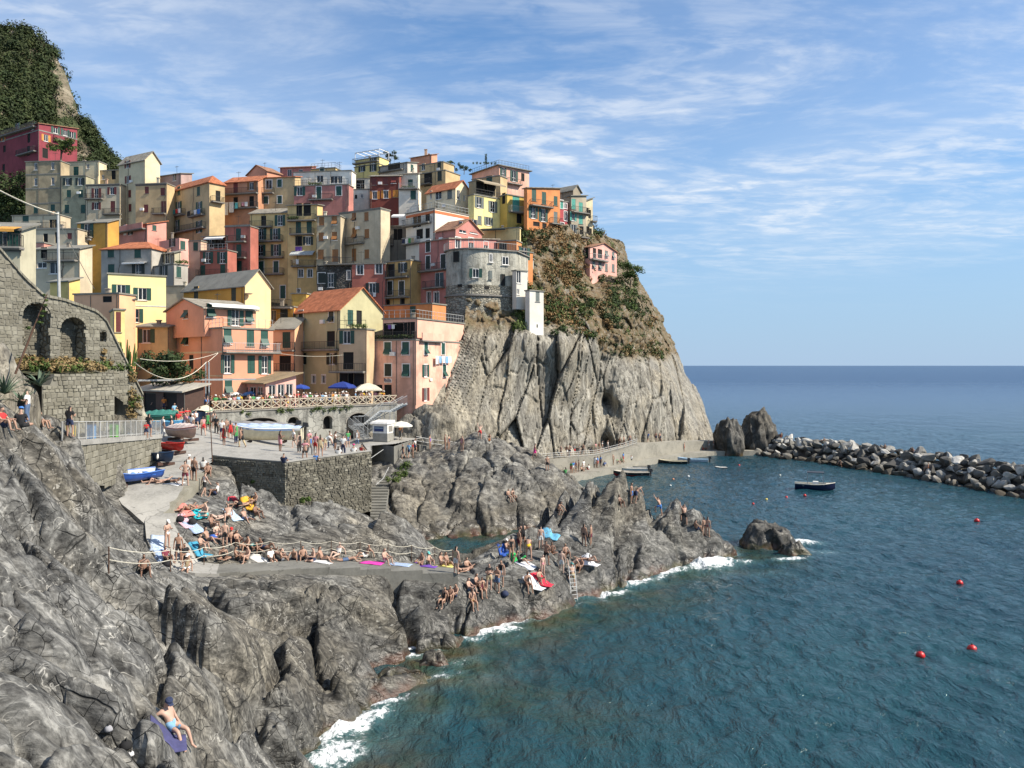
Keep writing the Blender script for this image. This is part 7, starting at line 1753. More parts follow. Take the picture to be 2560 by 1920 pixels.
def agave(label, base, n, L_, seed):
 e = empty('agave', base, 0, label, 'agave'); q = random.Random(seed)
 for k in range(n):
  a = q.random() * 6.283; el = q.uniform(.35, 1.35); l = L_ * q.uniform(.7, 1.1); pts = []
  for i in range(5): t = i / 4; pts.append(Vector((math.cos(a) * l * t * math.cos(el), math.sin(a) * l * t * math.cos(el), l * t * math.sin(el) - l * .25 * t * t)))
  sd = Vector((-math.sin(a), math.cos(a), 0)); w = [.055, .075, .065, .04, .004]; mb = MB()
  for i in range(4):
   up_ = Vector((0, 0, .05)); c0, c1 = pts[i] - up_ * .5, pts[i + 1] - up_ * .5
   mb.add([pts[i] + sd * w[i], pts[i + 1] + sd * w[i + 1], c1, c0], [(0, 1, 2, 3)]); mb.add([c0, c1, pts[i + 1] - sd * w[i + 1], pts[i] - sd * w[i]], [(0, 1, 2, 3)])
  mb.build('leaf', M['agave'], e)
agave('large spiky agave at the left edge above the tourists', P(12, 985, 40), 34, 1.5, 1)
agave('grey-green agave between the rock and the squared stone wall', P(100, 965, 43), 26, 1.25, 2)
agave('yellowish agave hanging over the rock behind the tourists', P(55, 1010, 39), 20, 1.1, 3)
st_ = empty('agave_flower_stalk', P(38, 935, 41), 0, 'tall leaning agave flower stalk before the first niche', 'plant')
a_, b_ = P(38, 935, 41), P(118, 735, 42.5); mb = MB().tube([a_, a_.lerp(b_, .5), b_], [.06, .05, .025], 6); part(mb, 'stem', M['rust_iron'], st_)
pods = []
for t in (.55, .62, .7, .76, .84, .9, .97): c = a_.lerp(b_, t); s = .16 * (1.3 - t); pods += [(c.x + s * 2.2 * (-1) ** int(t * 100), c.y, c.z + .08, s * 1.6, s, s * .7, 60)]
part_ = link('flower_heads', quads_mesh('flower_heads', leafcloud([(x - a_.x, y - a_.y, z - a_.z, rx, ry, rz, n) for (x, y, z, rx, ry, rz, n) in pods], .06, 3) + 0), st_, M['leaf'])
part_.location = Vector(a_) - st_.location
cq = P(308, 905, 62); ce = empty('columnar_cactus', cq, 0, 'clump of tall green columnar cactus below the yellow house', 'cactus'); q = random.Random(5)
for k in range(22): x, y = q.uniform(-.8, .8), q.uniform(-.4, .4); hgt = q.uniform(.8, 2.3) * (1 - abs(x) * .45); MB().tube([(x, y, -.3), (x * 1.15, y, hgt * .6), (x * 1.2, y, hgt)], [.07, .075, .03], 6).build('stem', M['leaf'], ce)
# ------------------------------------------------------------------ boats
def hull_mesh(L, B, D, bow=.35, stern=.75, tk=.05, n=18, flare=1.0):
 """outer skin, inner skin, rim: x runs to the bow"""
 out = []; inn = []
 for i in range(n + 1):
  t = i / n; x = -L / 2 + L * t
  w = B / 2 * (stern + (1 - stern) * math.sin(min(t / .55, 1) * math.pi / 2)) * (1 - max(0, (t - .5) / .5) ** 2.3)
  w = max(w, .015); sh = D * (1 + bow * max(0, (t - .35) / .65) ** 2 + .06 * (1 - t)); kz = D * .55 * max(0, (t - .8) / .2) ** 2
  xs_ = x + (0.12 * L * max(0, (t - .8) / .2) ** 1.5) * 0
  sec = [(0, kz), (w * .55, kz + D * .10), (w * .88 * flare, kz + (sh - kz) * .5), (w, sh)]
  out.append([(xs_, y, z) for y, z in sec]); wi = max(w - tk, .005)
  inn.append([(xs_ if t < .97 else xs_ - .05, y * wi / max(w, 1e-6), max(z, kz + .08 if j == 0 else z) if j else kz + .12) for j, (y, z) in enumerate(sec)])
 return out, inn
def boat(name, label, loc, rz, L, B, D, hull_c, in_c, rim_c, group=None, cover=None, motor=False, thwarts=2, tilt=(0, 0), stripe=None, cat='boat', fender=None, stern=.75):
 e = empty(name, loc, 0, label, cat, group); e.rotation_euler = (tilt[0], tilt[1], rz)
 out, inn = hull_mesh(L, B, D, stern=stern); n = len(out) - 1
 mb = MB(); ix = lambda i, j, s: (i * 4 + j) * 2 + s
 for i in range(n + 1):
  for j in range(4):
   x, y, z = out[i][j]; mb.v += [(x, y, z), (x, -y, z)]
 for i in range(n):
  for j in range(3):
   for s in (0, 1):
    q = (ix(i, j, s), ix(i + 1, j, s), ix(i + 1, j + 1, s), ix(i, j + 1, s)); mb.f.append(q if s else q[::-1]); mb.mi.append(1 if (stripe and j == 2) else 0)
 mb.f.append(tuple([ix(0, j, 0) for j in range(4)] + [ix(0, j, 1) for j in (3, 2, 1)])); mb.mi.append(0)
 hm_ = plain('boat_paint', hull_c, .35); hl = mb.build('hull', [hm_, plain('boat_paint', stripe, .35)] if stripe else hm_, e, True)
 mi_ = MB()
 for i in range(n + 1):
  for j in range(4): x, y, z = inn[i][j]; mi_.v += [(x, y, z), (x, -y, z)]
 for i in range(n):
  for j in range(3):
   for s in (0, 1): q = (ix(i, j, s), ix(i + 1, j, s), ix(i + 1, j + 1, s), ix(i, j + 1, s)); mi_.f.append(q[::-1] if s else q); mi_.mi.append(0)
 mi_.build('inside', plain('boat_inside', in_c, .6), e, True)
 rm = MB()
 for s in (1, -1): rm.tube([(x, y * s, z + .02) for (x, y, z) in [o_[3] for o_ in out]], .045, 6)
 rm.build('gunwale', plain('boat_rim', rim_c, .5), e)
 if not cover:
  for k in range(thwarts):
   i = int(n * (.25 + .4 * k / max(thwarts - 1, 1))); x, y, z = out[i][3]; MB().box(x - .13, -y + .04, z - .22, x + .13, y - .04, z - .17).build('thwart', plain('boat_rim', rim_c, .5), e)
  i = int(n * .78); x, y, z = out[i][3]; m2 = MB()
  for k in range(i, n): a, b = out[k][3], out[k + 1][3]; m2.add([(a[0], -a[1] + .02, a[2] - .02), (b[0], -b[1] + .01, b[2] - .02), (b[0], b[1] - .01, b[2] - .02), (a[0], a[1] - .02, a[2] - .02)], [(0, 1, 2, 3)])
  m2.build('foredeck', plain('boat_rim', rim_c, .5), e)
 else:
  m2 = MB(); rows = []
  for i in range(0, n + 1):
   x, y, z = out[i][3]; r_ = .16 + .30 * math.sin(math.pi * i / n) + .05 * math.sin(i * 2.1); rows.append([(x, y * 1.03, z - .12), (x, y * 1.0, z + .05), (x, y * .5, z + r_ * .75), (x, 0, z + r_), (x, -y * .5, z + r_ * .75), (x, -y * 1.0, z + .05), (x, -y * 1.03, z - .12)])
  for i in range(n):
   for j in range(6): m2.add([rows[i][j], rows[i + 1][j], rows[i + 1][j + 1], rows[i][j + 1]], [(0, 1, 2, 3)])
  bmc = m2.build('cover', cover if not isinstance(cover, tuple) else cloth(cover), e, True)
 if motor:
  m3 = MB(); x0 = -L / 2; m3.hexa([(x0 - .55, -.17, D + .15), (x0 - .02, -.17, D + .2), (x0 - .02, .17, D + .2), (x0 - .55, .17, D + .15)], [(x0 - .5, -.13, D + .55), (x0 - .05, -.14, D + .6), (x0 - .05, .14, D + .6), (x0 - .5, .13, D + .55)])
  mo_ = m3.build('outboard_motor', plain('motor_black', (.02, .02, .022), .35), e); MB().box(x0 - .36, -.06, -.35, x0 - .12, .06, D + .15).build('motor_leg', M['rail_dark'], e, )
 if fender:
  for k in range(fender):
   i = int(n * (.25 + .5 * k / max(fender - 1, 1))); x, y, z = out[i][3]; MB().tube([(x, -y - .09, z - .45), (x, -y - .1, z - .3), (x, -y - .09, z - .05)], [.04, .09, .04], 8).build('fender', M['white'], e, True)
 for o_ in ():
  pass
 return e
def plz(u, v, Y): p = P(u, v, Y); p.z = float(plaza_f(np.array([p.x]), np.array([p.y]))[0]); return p
def cradle(e, L, D=0.25):
 for k in (-.25, .25): MB().bar((L * k, -.7, -.12), (L * k, .7, -.12), .14, .22).build('chock', M['timber_dark'], e)
e = boat('rowing_boat', 'open royal blue rowing boat with a white inside, lowest on the slip', plz(336, 1222, 52.6) + Vector((0, 0, .22)), R(238), 3.7, 1.45, .55, (.02, .09, .38), (.45, .5, .5), (.04, .14, .45), thwarts=1, tilt=(R(-6), 0)); cradle(e, 3.9)
for k, (dx, c_) in enumerate(((.9, (.02, .02, .02)), (.5, (.5, .5, .5)), (1.2, (.55, .56, .55)), (.0, (.05, .2, .5)))): MB().lathe([(.001, .42), (.14, .38), (.17, .22), (.15, .1), (.001, .08)], 8, (-dx, .2 * (-1) ** k, .1)).build('stowed_bag', cloth(c_), e, True)
MB().tube([(1.95, -.35, .9), (2.05, -.3, .3)], [.12, .14], 8).build('fender', plain('old_fender', (.42, .36, .24), .8), e, True)
e = boat('rowing_boat', 'open navy blue boat with a pale inside in the middle of the slip', plz(399, 1168, 58.2) + Vector((0, 0, .25)), R(-32), 3.2, 1.35, .6, (.012, .035, .085), (.34, .36, .36), (.02, .05, .11), tilt=(R(-4), 0), fender=2); cradle(e, 3.2)
e = boat('rowing_boat', 'small bright red boat between the navy and the tarpaulin covered one', plz(430, 1146, 61.5) + Vector((0, 0, .25)), R(-34), 3.1, 1.2, .5, (.50, .022, .018), (.44, .04, .03), (.5, .04, .03), tilt=(R(-3), 0)); cradle(e, 3.1)
e = boat('rowing_boat', 'boat under a pale pink tarpaulin on the slip', plz(458, 1124, 65.5) + Vector((0, 0, .35)), R(-36), 3.7, 1.5, .75, (.36, .25, .20), (.3, .25, .22), (.25, .08, .07), cover=(.50, .41, .38)); cradle(e, 4.6)
e = boat('motor_boat', 'large cream motor boat with a blue striped tarpaulin on the square', plz(668, 1118, 71.5) + Vector((0, 0, .48)), R(184), 6.4, 2.15, 1.05, (.60, .55, .40), (.5, .46, .36), (.66, .62, .5), cover=striped((.60, .63, .66), (.12, .24, .50), 1.6, 'Y'), motor=True, stern=.92, fender=4); cradle(e, 6.4)
e = boat('motor_boat', 'boat under a grey tarpaulin behind the cream motor boat', plz(650, 1092, 76.5) + Vector((0, 0, .6)), R(183), 7.0, 2.1, .95, (.28, .27, .25), (.3, .3, .3), (.3, .3, .3), cover=(.21, .20, .195), motor=True, stern=.9); cradle(e, 7)
e = boat('rowing_boat', 'green hulled boat under a tarpaulin outside the pavilion', plz(402, 1056, 72) + Vector((0, 0, .3)), R(8), 3.6, 1.4, .6, (.01, .12, .09), (.1, .1, .1), (.05, .2, .17), cover=(.03, .16, .13)); cradle(e, 4.6)
e = boat('rowing_boat', 'light blue boat beside the green one outside the pavilion', plz(425, 1064, 70) + Vector((0, 0, .25)), R(10), 2.8, 1.2, .5, (.07, .28, .52), (.3, .3, .3), (.1, .35, .55)); cradle(e, 3.6)
e = boat('rowing_boat', 'boat with a cream cover and dark hull beside the ramp fence', plz(508, 1072, 76) + Vector((0, 0, .3)), R(100), 3.8, 1.6, 1.0, (.015, .03, .06), (.3, .3, .3), (.1, .3, .2), cover=(.55, .48, .36)); cradle(e, 3.8)
def flo(u, v): p = PZ(u, v, 0); p.z = -.12; return p
boat('motor_boat', 'dark red motor boat moored nearest in the harbour', flo(1578, 1191), R(176), 5.4, 1.7, .75, (.22, .012, .015), (.4, .36, .3), (.55, .5, .42), motor=True, stripe=(.02, .02, .02))
boat('motor_boat', 'white motor boat moored beside the dark red one', flo(1578, 1180), R(174), 5.0, 1.6, .7, (.6, .58, .54), (.45, .42, .38), (.6, .58, .52), motor=True)
boat('motor_boat', 'white open boat moored behind the white motor boat', flo(1590, 1173), R(172), 4.6, 1.5, .65, (.62, .6, .55), (.5, .47, .4), (.5, .42, .3), motor=False)
boat('motor_boat', 'black hulled motor boat further out in the harbour', flo(1682, 1161), R(172), 4.8, 1.6, .7, (.02, .02, .018), (.45, .40, .3), (.5, .44, .3), motor=True)
boat('motor_boat', 'white and pale blue motor boat behind the black one', flo(1732, 1156), R(165), 5.2, 1.6, .7, (.5, .56, .62), (.4, .5, .55), (.3, .45, .6), motor=True)
e = boat('cabin_boat', 'navy blue boat with a white canopy frame alone in the bay', flo(2037, 1226), R(-20), 5.1, 1.85, .95, (.008, .012, .045), (.60, .56, .46), (.62, .58, .48), thwarts=1, stern=.8)
mb = MB()
for x in (-.9, 1.0):
 for s in (-1, 1): mb.bar((x + (.12 if x > 0 else -.05), s * .75, .9), (x, s * .7, 2.55), .06)
mb.build('canopy_frame', M['rail_light'], e); MB().box(-1.0, -.75, 2.55, 1.15, .75, 2.63).build('canopy', cloth((.03, .04, .06)), e); MB().box(-.3, -.35, .7, .45, .35, 1.35).build('console', M['white'], e)
e = boat('dinghy', 'small flat white dinghy floating in the harbour mouth', flo(1802, 1172), R(178), 1.9, 1.0, .35, (.02, .02, .03), (.55, .5, .42), (.6, .58, .55), thwarts=1)
# ---- buoys: each a float with a mooring ring
def buoy(label, u, v, r, col):
 p = PZ(u, v, 0); e = empty('buoy', (p.x, p.y, .16), 0, label, 'buoy')
 MB().lathe([(.001, -r * .6), (r * .75, -r * .4), (r, 0), (r * .8, r * .6), (r * .35, r * .95), (.001, r)], 12).build('float', plain('buoy_paint', col, .4), e, True)
 MB().tube([(0, 0, r * .9), (0, 0, r * 1.25)], r * .18, 6).build('ring', M['rail_dark'], e)
red = (.52, .02, .02)
for (u, v, r, c_, lb_) in ((2301, 1646, .26, red, 'red buoy with a white float, left of the two nearest'), (2430, 1630, .28, red, 'red buoy right of the pair nearest the camera'), (2399, 1463, .25, red, 'red buoy half way out between the near pair and the breakwater'), (2442, 1306, .28, red, 'red buoy farthest right before the breakwater'),
                       (2012, 1242, .2, red, 'red buoy just in front of the navy boat'), (1966, 1247, .2, red, 'red buoy left of the navy boat'), (1916, 1252, .18, (.6, .45, .1), 'yellow buoy in the line left of the navy boat'), (1883, 1263, .16, red, 'small red buoy nearest the point'),
                       (1848, 1166, .2, red, 'red buoy near the white dinghy'), (1950, 1191, .16, (.6, .6, .55), 'white buoy between the dinghy and the navy boat'), (1683, 1201, .18, (.55, .22, .1), 'orange buoy among the swimmers'), (1721, 1194, .2, (.62, .62, .6), 'white buoy right of the swimmers'), (1676, 1217, .16, (.6, .6, .58), 'small white buoy close to a swimmer'), (2292, 1643, .16, (.62, .62, .6), 'little white float touching the near left red buoy')):
 buoy(lb_, u, v, r, c_)
# ------------------------------------------------------------------ people: a few poses, each one continuous skinned body, dressed one by one
def nv(x, y, z): return Vector((x, y, z)).normalized()
POSES = {}
def make_pose(name, sp, hd_, arms, legs, anchor='feet', twist=0.0, spread=.095):
 """facing -Y. arms: (upper, fore) for each side; legs: (thigh, shin, foot). Directions; side +X first"""
 V = []; E = []; Rr = []; bone = []
 def add(p, r, par=None, b=None):
  V.append(Vector(p)); Rr.append(r);
  if par is not None: E.append((par, len(V) - 1)); bone.append((V[par].copy(), V[-1].copy(), b))
  return len(V) - 1
 sp = nv(*sp); hd_ = nv(*hd_); side = Vector((math.cos(twist), math.sin(twist), 0))
 p0 = add((0, 0, 0), (.145, .115)); w = add(sp * .19, (.125, .10), p0, 'hips'); c = add(sp * .40, (.15, .115), w, 'torso'); nk = add(sp * .52, (.055, .055), c, 'torso')
 hb = add(V[nk] + hd_ * .09, (.068, .075), nk, 'head'); hm = add(V[hb] + hd_ * .09 + Vector((0, -.012, 0)), (.082, .10), hb, 'head'); ht = add(V[hm] + hd_ * .085 + Vector((0, .012, 0)), (.06, .075), hm, 'head')
 fw = (Vector((0, -1, 0)) - hd_ * hd_.dot(Vector((0, -1, 0))))
 fw = fw.normalized() if fw.length > .1 else Vector((0, 0, 1))
 add(V[hm] + fw * .115 - hd_ * .02, (.014, .014), hm, 'head')
 for s, (ua, fa) in zip((1, -1), arms):
  sh = add(sp * .455 + side * (.175 * s), (.062, .062), c, 'torso'); el = add(V[sh] + nv(*ua) * .28, (.044, .044), sh, 'uarm'); wr = add(V[el] + nv(*fa) * .245, (.030, .034), el, 'farm'); pm = add(V[wr] + nv(*fa) * .075, (.020, .040), wr, 'hand')
  d = nv(*fa); sd = d.cross(Vector((0, -.4, 1))).normalized()
  for k, l in zip((-1.5, -.5, .5, 1.5), (.062, .078, .074, .056)): add(V[pm] + (d + sd * k * .16).normalized() * l + sd * k * .012 + Vector((0, -.01, -.012)), (.0095, .0095), pm, 'hand')
  add(V[wr] + d * .05 + sd * .065 * s, (.011, .011), wr, 'hand')
 lowest = 0
 for s, (th, shn, ft) in zip((1, -1), legs):
  hp = add(side * (spread * s) - sp * .03, (.10, .105), p0, 'hips'); kn = add(V[hp] + nv(*th) * .43, (.062, .065), hp, 'thigh'); cf = add(V[kn] + nv(*shn) * .15, (.058, .062), kn, 'shin'); an = add(V[kn] + nv(*shn) * .41, (.036, .042), cf, 'shin'); hl = add(V[an] + nv(*shn) * .05 , (.040, .042), an, 'foot'); add(V[hl] + nv(*ft) * .17, (.038, .024), hl, 'foot')
 bm = bmesh.new(); lay = bm.verts.layers.skin.verify(); bv = [bm.verts.new(p) for p in V]
 for v, r in zip(bv, Rr): v[lay].radius = r; v[lay].use_root = False
 bv[0][lay].use_root = True
 for a, b in E: bm.edges.new((bv[a], bv[b]))
 me = bpy.data.meshes.new('p'); bm.to_mesh(me); bm.free(); ob = bpy.data.objects.new('p', me); COL.objects.link(ob)
 ob.modifiers.new('s', 'SKIN').use_smooth_shade = True; ob.modifiers.new('b', 'SUBSURF').levels = 1
 bpy.context.view_layer.update(); dg = bpy.context.evaluated_depsgraph_get(); body_ = bpy.data.meshes.new_from_object(ob.evaluated_get(dg)); bpy.data.objects.remove(ob, do_unlink=True)
 co = np.empty(len(body_.vertices) * 3, np.float32); body_.vertices.foreach_get('co', co); co = co.reshape(-1, 3); nr = np.empty_like(co); body_.vertices.foreach_get('normal', nr.ravel()) if False else None
 nr = np.array([v.normal[:] for v in body_.vertices]); best = np.full(len(co), 9e9); lab = np.empty(len(co), object); tt = np.zeros(len(co))
 for a, b, nm in bone:
  a_, b_ = np.array(a), np.array(b); d = b_ - a_; t = np.clip(((co - a_) @ d) / (d @ d), 0, 1); ds = np.linalg.norm(co - a_ - t[:, None] * d, axis=1)
  k = ds < best; best = np.where(k, ds, best); lab[k] = nm; tt = np.where(k, t, tt)
 spt = co @ np.array(sp); hc = np.array(V[hm]); up_ = np.array(hd_); fwd = np.array(fw)
 if anchor == 'feet': z0 = co[:, 2].min()
 elif anchor == 'seat': z0 = -0.125
 else: z0 = -0.115
 off = Vector((0, 0, -z0)); co2 = co + np.array(off); body_.vertices.foreach_set('co', co2.astype(np.float32).ravel()); body_.update(); body_.materials.clear(); body_.materials.append(M['white'])
 def garment(sel, infl):
  used = {}; vs = []; fs = []
  for p in body_.polygons:
   if all(sel[i] for i in p.vertices):
    f = []
    for i in p.vertices:
     if i not in used: used[i] = len(vs); vs.append(tuple(co2[i] + nr[i] * infl))
     f.append(used[i])
    fs.append(f)
  if not fs: return None
  g = bpy.data.meshes.new('garment'); g.from_pydata(vs, [], fs); g.polygons.foreach_set('use_smooth', [True] * len(fs)); g.materials.append(M['white']); g.update(); return g
 th_ = lab == 'thigh'; hp_ = lab == 'hips'; to = lab == 'torso'; ua = lab == 'uarm'; hdm = lab == 'head'; sh_ = lab == 'shin'
 rel = co - hc; hair = hdm & ((rel @ (up_ * .75 - fwd * .66)) > -.005); longh = hair | ((hdm | to) & ((rel @ -fwd) > .02) & (spt > .33) & (np.abs(rel @ np.array(side)) < .10))
 G = dict(shorts=garment(hp_ & (spt < .16) | (th_ & (tt < .62)), .018), briefs=garment(hp_ & (spt < .12) | (th_ & (tt < .10)), .010), trousers=garment(hp_ & (spt < .16) | th_ | sh_, .018),
             shirt=garment(to & (spt < .515) | (hp_ & (spt > .02)) | (ua & (tt < .62)), .018), tank=garment(to & (spt < .50) | (hp_ & (spt > .04)), .012), bra=garment(to & (spt > .28) & (spt < .40), .011),
             swimsuit=garment((to & (spt < .44)) | hp_ | (th_ & (tt < .08)), .010), dress=garment((to & (spt < .49)) | hp_ | (th_ & (tt < .75)), .028), hair=garment(hair, .014), long_hair=garment(longh, .020))
 hat = MB(); c0 = V[hm] + off + hd_ * .06
 ring = lambda r, h: [c0 + (side * math.cos(a) + fw * math.sin(a)) * r + hd_ * h for a in np.linspace(0, 2 * math.pi, 12, endpoint=False)]
 rs = [ring(.112, -.02), ring(.108, .04), ring(.075, .075), ring(.01, .085)]
 for a, b in zip(rs[:-1], rs[1:]):
  o_ = len(hat.v); hat.v += [tuple(p) for p in a + b]; hat.f += [(o_ + k, o_ + (k + 1) % 12, o_ + 12 + (k + 1) % 12, o_ + 12 + k) for k in range(12)]; hat.mi += [0] * 12
 hat.add([c0 + side * .085 + fw * .07 - hd_ * .015, c0 - side * .085 + fw * .07 - hd_ * .015, c0 - side * .06 + fw * .19 - hd_ * .03, c0 + side * .06 + fw * .19 - hd_ * .03], [(0, 1, 2, 3)])
 G['cap'] = hat.mesh('cap', (M['white'],), True)
 body_.name = 'body_' + name
 POSES[name] = (body_, G)
dn = (0, 0, -1)
S_arm = ((.22, .05, -1), (.10, -.18, -1)); def_arm = (S_arm, ((-.22, .05, -1), (-.10, -.18, -1)))
make_pose('stand', (0, .03, 1), (0, -.1, 1), def_arm, (((.06, -.02, -1), (.02, .03, -1), (.2, -1, 0)), ((-.06, -.02, -1), (-.02, .03, -1), (-.2, -1, 0))))
make_pose('hips', (0, .04, 1), (.1, -.1, 1), (((.75, .25, -.8), (-.75, -.25, -.5)), ((-.75, .25, -.8), (.75, -.25, -.5))), (((.16, -.02, -1), (.05, .03, -1), (.3, -1, 0)), ((-.16, -.02, -1), (-.05, .03, -1), (-.3, -1, 0))))
make_pose('cross', (0, .02, 1), (0, -.25, 1), (((.2, -.15, -1), (-.75, -.7, .2)), ((-.2, -.15, -1), (.75, -.7, .25))), (((.06, 0, -1), (.0, .04, -1), (.2, -1, 0)), ((-.10, -.05, -1), (-.02, .05, -1), (-.2, -1, 0))))
make_pose('walk', (0, -.08, 1), (0, -.12, 1), (((.15, .4, -1), (.1, .1, -1)), ((-.15, -.4, -1), (-.1, -.6, -.8))), (((.04, -.42, -1), (0, .1, -1), (0, -1, .1)), ((-.04, .32, -1), (0, .6, -1), (0, -.8, -.5))))
make_pose('phone', (0, .02, 1), (0, -.3, 1), (((.25, -.25, -1), (-.35, -.85, .35)), ((-.25, -.25, -1), (.35, -.85, .35))), (((.05, -.02, -1), (.02, .03, -1), (.2, -1, 0)), ((-.12, -.1, -1), (0, .12, -1), (-.3, -1, 0))))
make_pose('sit_knees', (0, .22, 1), (0, -.25, 1), (((.25, -.6, -.75), (-.25, -.95, .0)), ((-.25, -.6, -.75), (.25, -.95, .0))), (((.18, -.75, .62), (.05, -.28, -1), (.1, -1, -.1)), ((-.18, -.75, .62), (-.05, -.28, -1), (-.1, -1, -.1))), 'seat')
make_pose('sit_long', (0, .45, 1), (0, -.1, 1), (((.3, .75, -.75), (.1, .25, -1)), ((-.3, .75, -.75), (-.1, .25, -1))), (((.14, -1, .12), (.04, -1, -.14), (.1, -.5, .8)), ((-.16, -.85, .5), (-.04, -.62, -.8), (-.1, -1, -.1))), 'seat')
make_pose('sit_edge', (0, .12, 1), (.1, -.2, 1), (((.3, .05, -1), (.1, -.35, -1)), ((-.25, -.35, -.9), (.2, -.95, -.1))), (((.12, -1, .02), (.02, -.12, -1), (.1, -1, -.25)), ((-.12, -1, .02), (-.02, -.22, -1), (-.1, -1, -.25))), 'seat')
make_pose('sit_cross', (0, .02, 1), (0, -.3, 1), (((.3, -.3, -.9), (-.35, -.9, .05)), ((-.3, -.3, -.9), (.35, -.9, .05))), (((.75, -.65, .1), (-.9, -.35, -.12), (-.5, -.8, 0)), ((-.75, -.65, .1), (.9, -.35, -.12), (.5, -.8, 0))), 'seat')
make_pose('lie', (0, 1, .06), (0, 1, .2), (((.5, -.6, -.1), (.25, -.95, -.05)), ((-.6, .7, .1), (-.2, .6, .3))), (((.12, -.8, .6), (.02, -.45, -.88), (.05, -1, .1)), ((-.1, -1, .0), (-.03, -1, -.02), (-.05, -.3, 1))), 'lie')
make_pose('prone', (0, 1, .18), (0, .9, .5), (((.6, .5, -.55), (-.5, .75, -.05)), ((-.6, .5, -.55), (.5, .75, -.05))), (((.1, -1, -.02), (.03, -.9, .3), (0, -.3, 1)), ((-.1, -1, -.02), (-.03, -1, .05), (0, -1, .4))), 'lie')
make_pose('bend', (0, -.75, .6), (0, -.9, .25), (((.2, -.5, -.9), (.05, -.35, -1)), ((-.2, -.5, -.9), (-.05, -.35, -1))), (((.12, -.25, -1), (.03, .25, -1), (.2, -1, 0)), ((-.12, .1, -1), (-.03, .35, -1), (-.2, -1, 0))))
make_pose('crouch', (0, -.5, .9), (0, -.5, .9), (((.25, -.8, -.6), (0, -.6, -.9)), ((-.25, -.8, -.6), (0, -.6, -.9))), (((.25, -.85, .05), (.05, .45, -.9), (.2, -1, 0)), ((-.25, -.8, .25), (-.05, .35, -.95), (-.2, -1, 0))))
make_pose('climb', (0, -.35, 1), (0, -.1, 1), (((.25, -.6, .8), (0, -.5, .9)), ((-.25, -.8, .2), (0, -.8, .5))), (((.2, -.8, -.2), (0, .25, -1), (.2, -1, 0)), ((-.08, .1, -1), (0, .2, -1), (-.1, -1, 0))))
make_pose('recline', (-.10, .50, 1), (.15, -.5, 1), (((.35, -.25, -1), (-.1, -.8, -.5)), ((-.75, .85, -.75), (-.35, .35, -1))), (((.16, -1, -.12), (.05, -.42, -1), (.1, -1, -.35)), ((-.14, -1, -.02), (-.02, -.50, -1), (-.1, -1, -.35))), 'seat')
make_pose('swim', (0, -1, .35), (0, -.75, .8), (((.85, -.5, -.1), (.5, -.85, -.1)), ((-.85, -.5, -.1), (-.5, -.85, -.1))), (((.12, 1, -.3), (.05, 1, -.2), (0, 1, -.4)), ((-.12, 1, -.4), (-.05, 1, -.1), (0, 1, -.4))), 'lie')
SKIN = [plain('skin', c, .55, 0, .06) for c in ((.43, .27, .20), (.36, .215, .15), (.28, .16, .108), (.19, .105, .07), (.50, .345, .27))]
HAIR = dict(k=plain('hair', (.012, .009, .007), .6), b=plain('hair', (.045, .024, .012), .6), y=plain('hair', (.28, .19, .09), .6))
COLS = dict(w=(.70, .69, .66), k=(.014, .014, .016), n=(.018, .028, .07), r=(.48, .03, .03), p=(.55, .24, .26), b=(.05, .16, .42), l=(.20, .38, .55), t=(.03, .24, .24), y=(.62, .42, .02), o=(.6, .2, .04), g=(.06, .26, .08), e=(.16, .16, .16), m=(.16, .025, .045), d=(.09, .14, .24), s=(.42, .33, .2), v=(.16, .07, .30), a=(.12, .46, .44), h=(.62, .04, .22))
dg = bpy.context.evaluated_depsgraph_get()
bpy.context.view_layer.update()
def bvh_of(names):
 out = []
 for o in names:
  me = o.data; mw = o.matrix_world; co = np.empty(len(me.vertices) * 3, np.float32); me.vertices.foreach_get('co', co)
  vs = [mw @ Vector(c) for c in co.reshape(-1, 3).tolist()] if len(me.vertices) < 3000 else co.reshape(-1, 3).tolist()
  out.append(BVHTree.FromPolygons(vs, [tuple(p.vertices) for p in me.polygons]))
 return out
grounds = [shore, mid_ob, plaza, headland, tp_ob] + [o for o in COL.objects if o.name.split('.')[0] in ('ramp', 'step', 'deck', 'lower_quay', 'landing', 'coping', 'boulder', 'breakwater_core')]
BV = bvh_of([o for o in grounds if o.name.split('.')[0] != 'boulder'])
bpy.context.view_layer.update()
bw_b = []
for o in COL.objects:
 if o.name.split('.')[0] == 'boulder':
  mw = o.matrix_world; bw_b.append(BVHTree.FromPolygons([mw @ v.co for v in o.data.vertices], [tuple(p.vertices) for p in o.data.polygons]))
eye = Vector((0, 0, CAM_Z))
def ground_at(u, v, extra=None):
 d = (P(u, v, 50) - eye).normalized(); best = None
 for b in BV + (extra or []):
  h_ = b.ray_cast(eye, d, 400)
  if h_[0] is not None and (best is None or h_[3] < best[1]): best = (h_[0], h_[3])
 return best[0] if best else None
def drop(x, y, ztop=60, extra=None):
 best = None
 for b in BV + (extra or []):
  h_ = b.ray_cast(Vector((x, y, ztop)), Vector((0, 0, -1)), 100)
  if h_[0] is not None and (best is None or h_[0].z > best.z): best = h_[0]
 return best
rpp = random.Random(99)
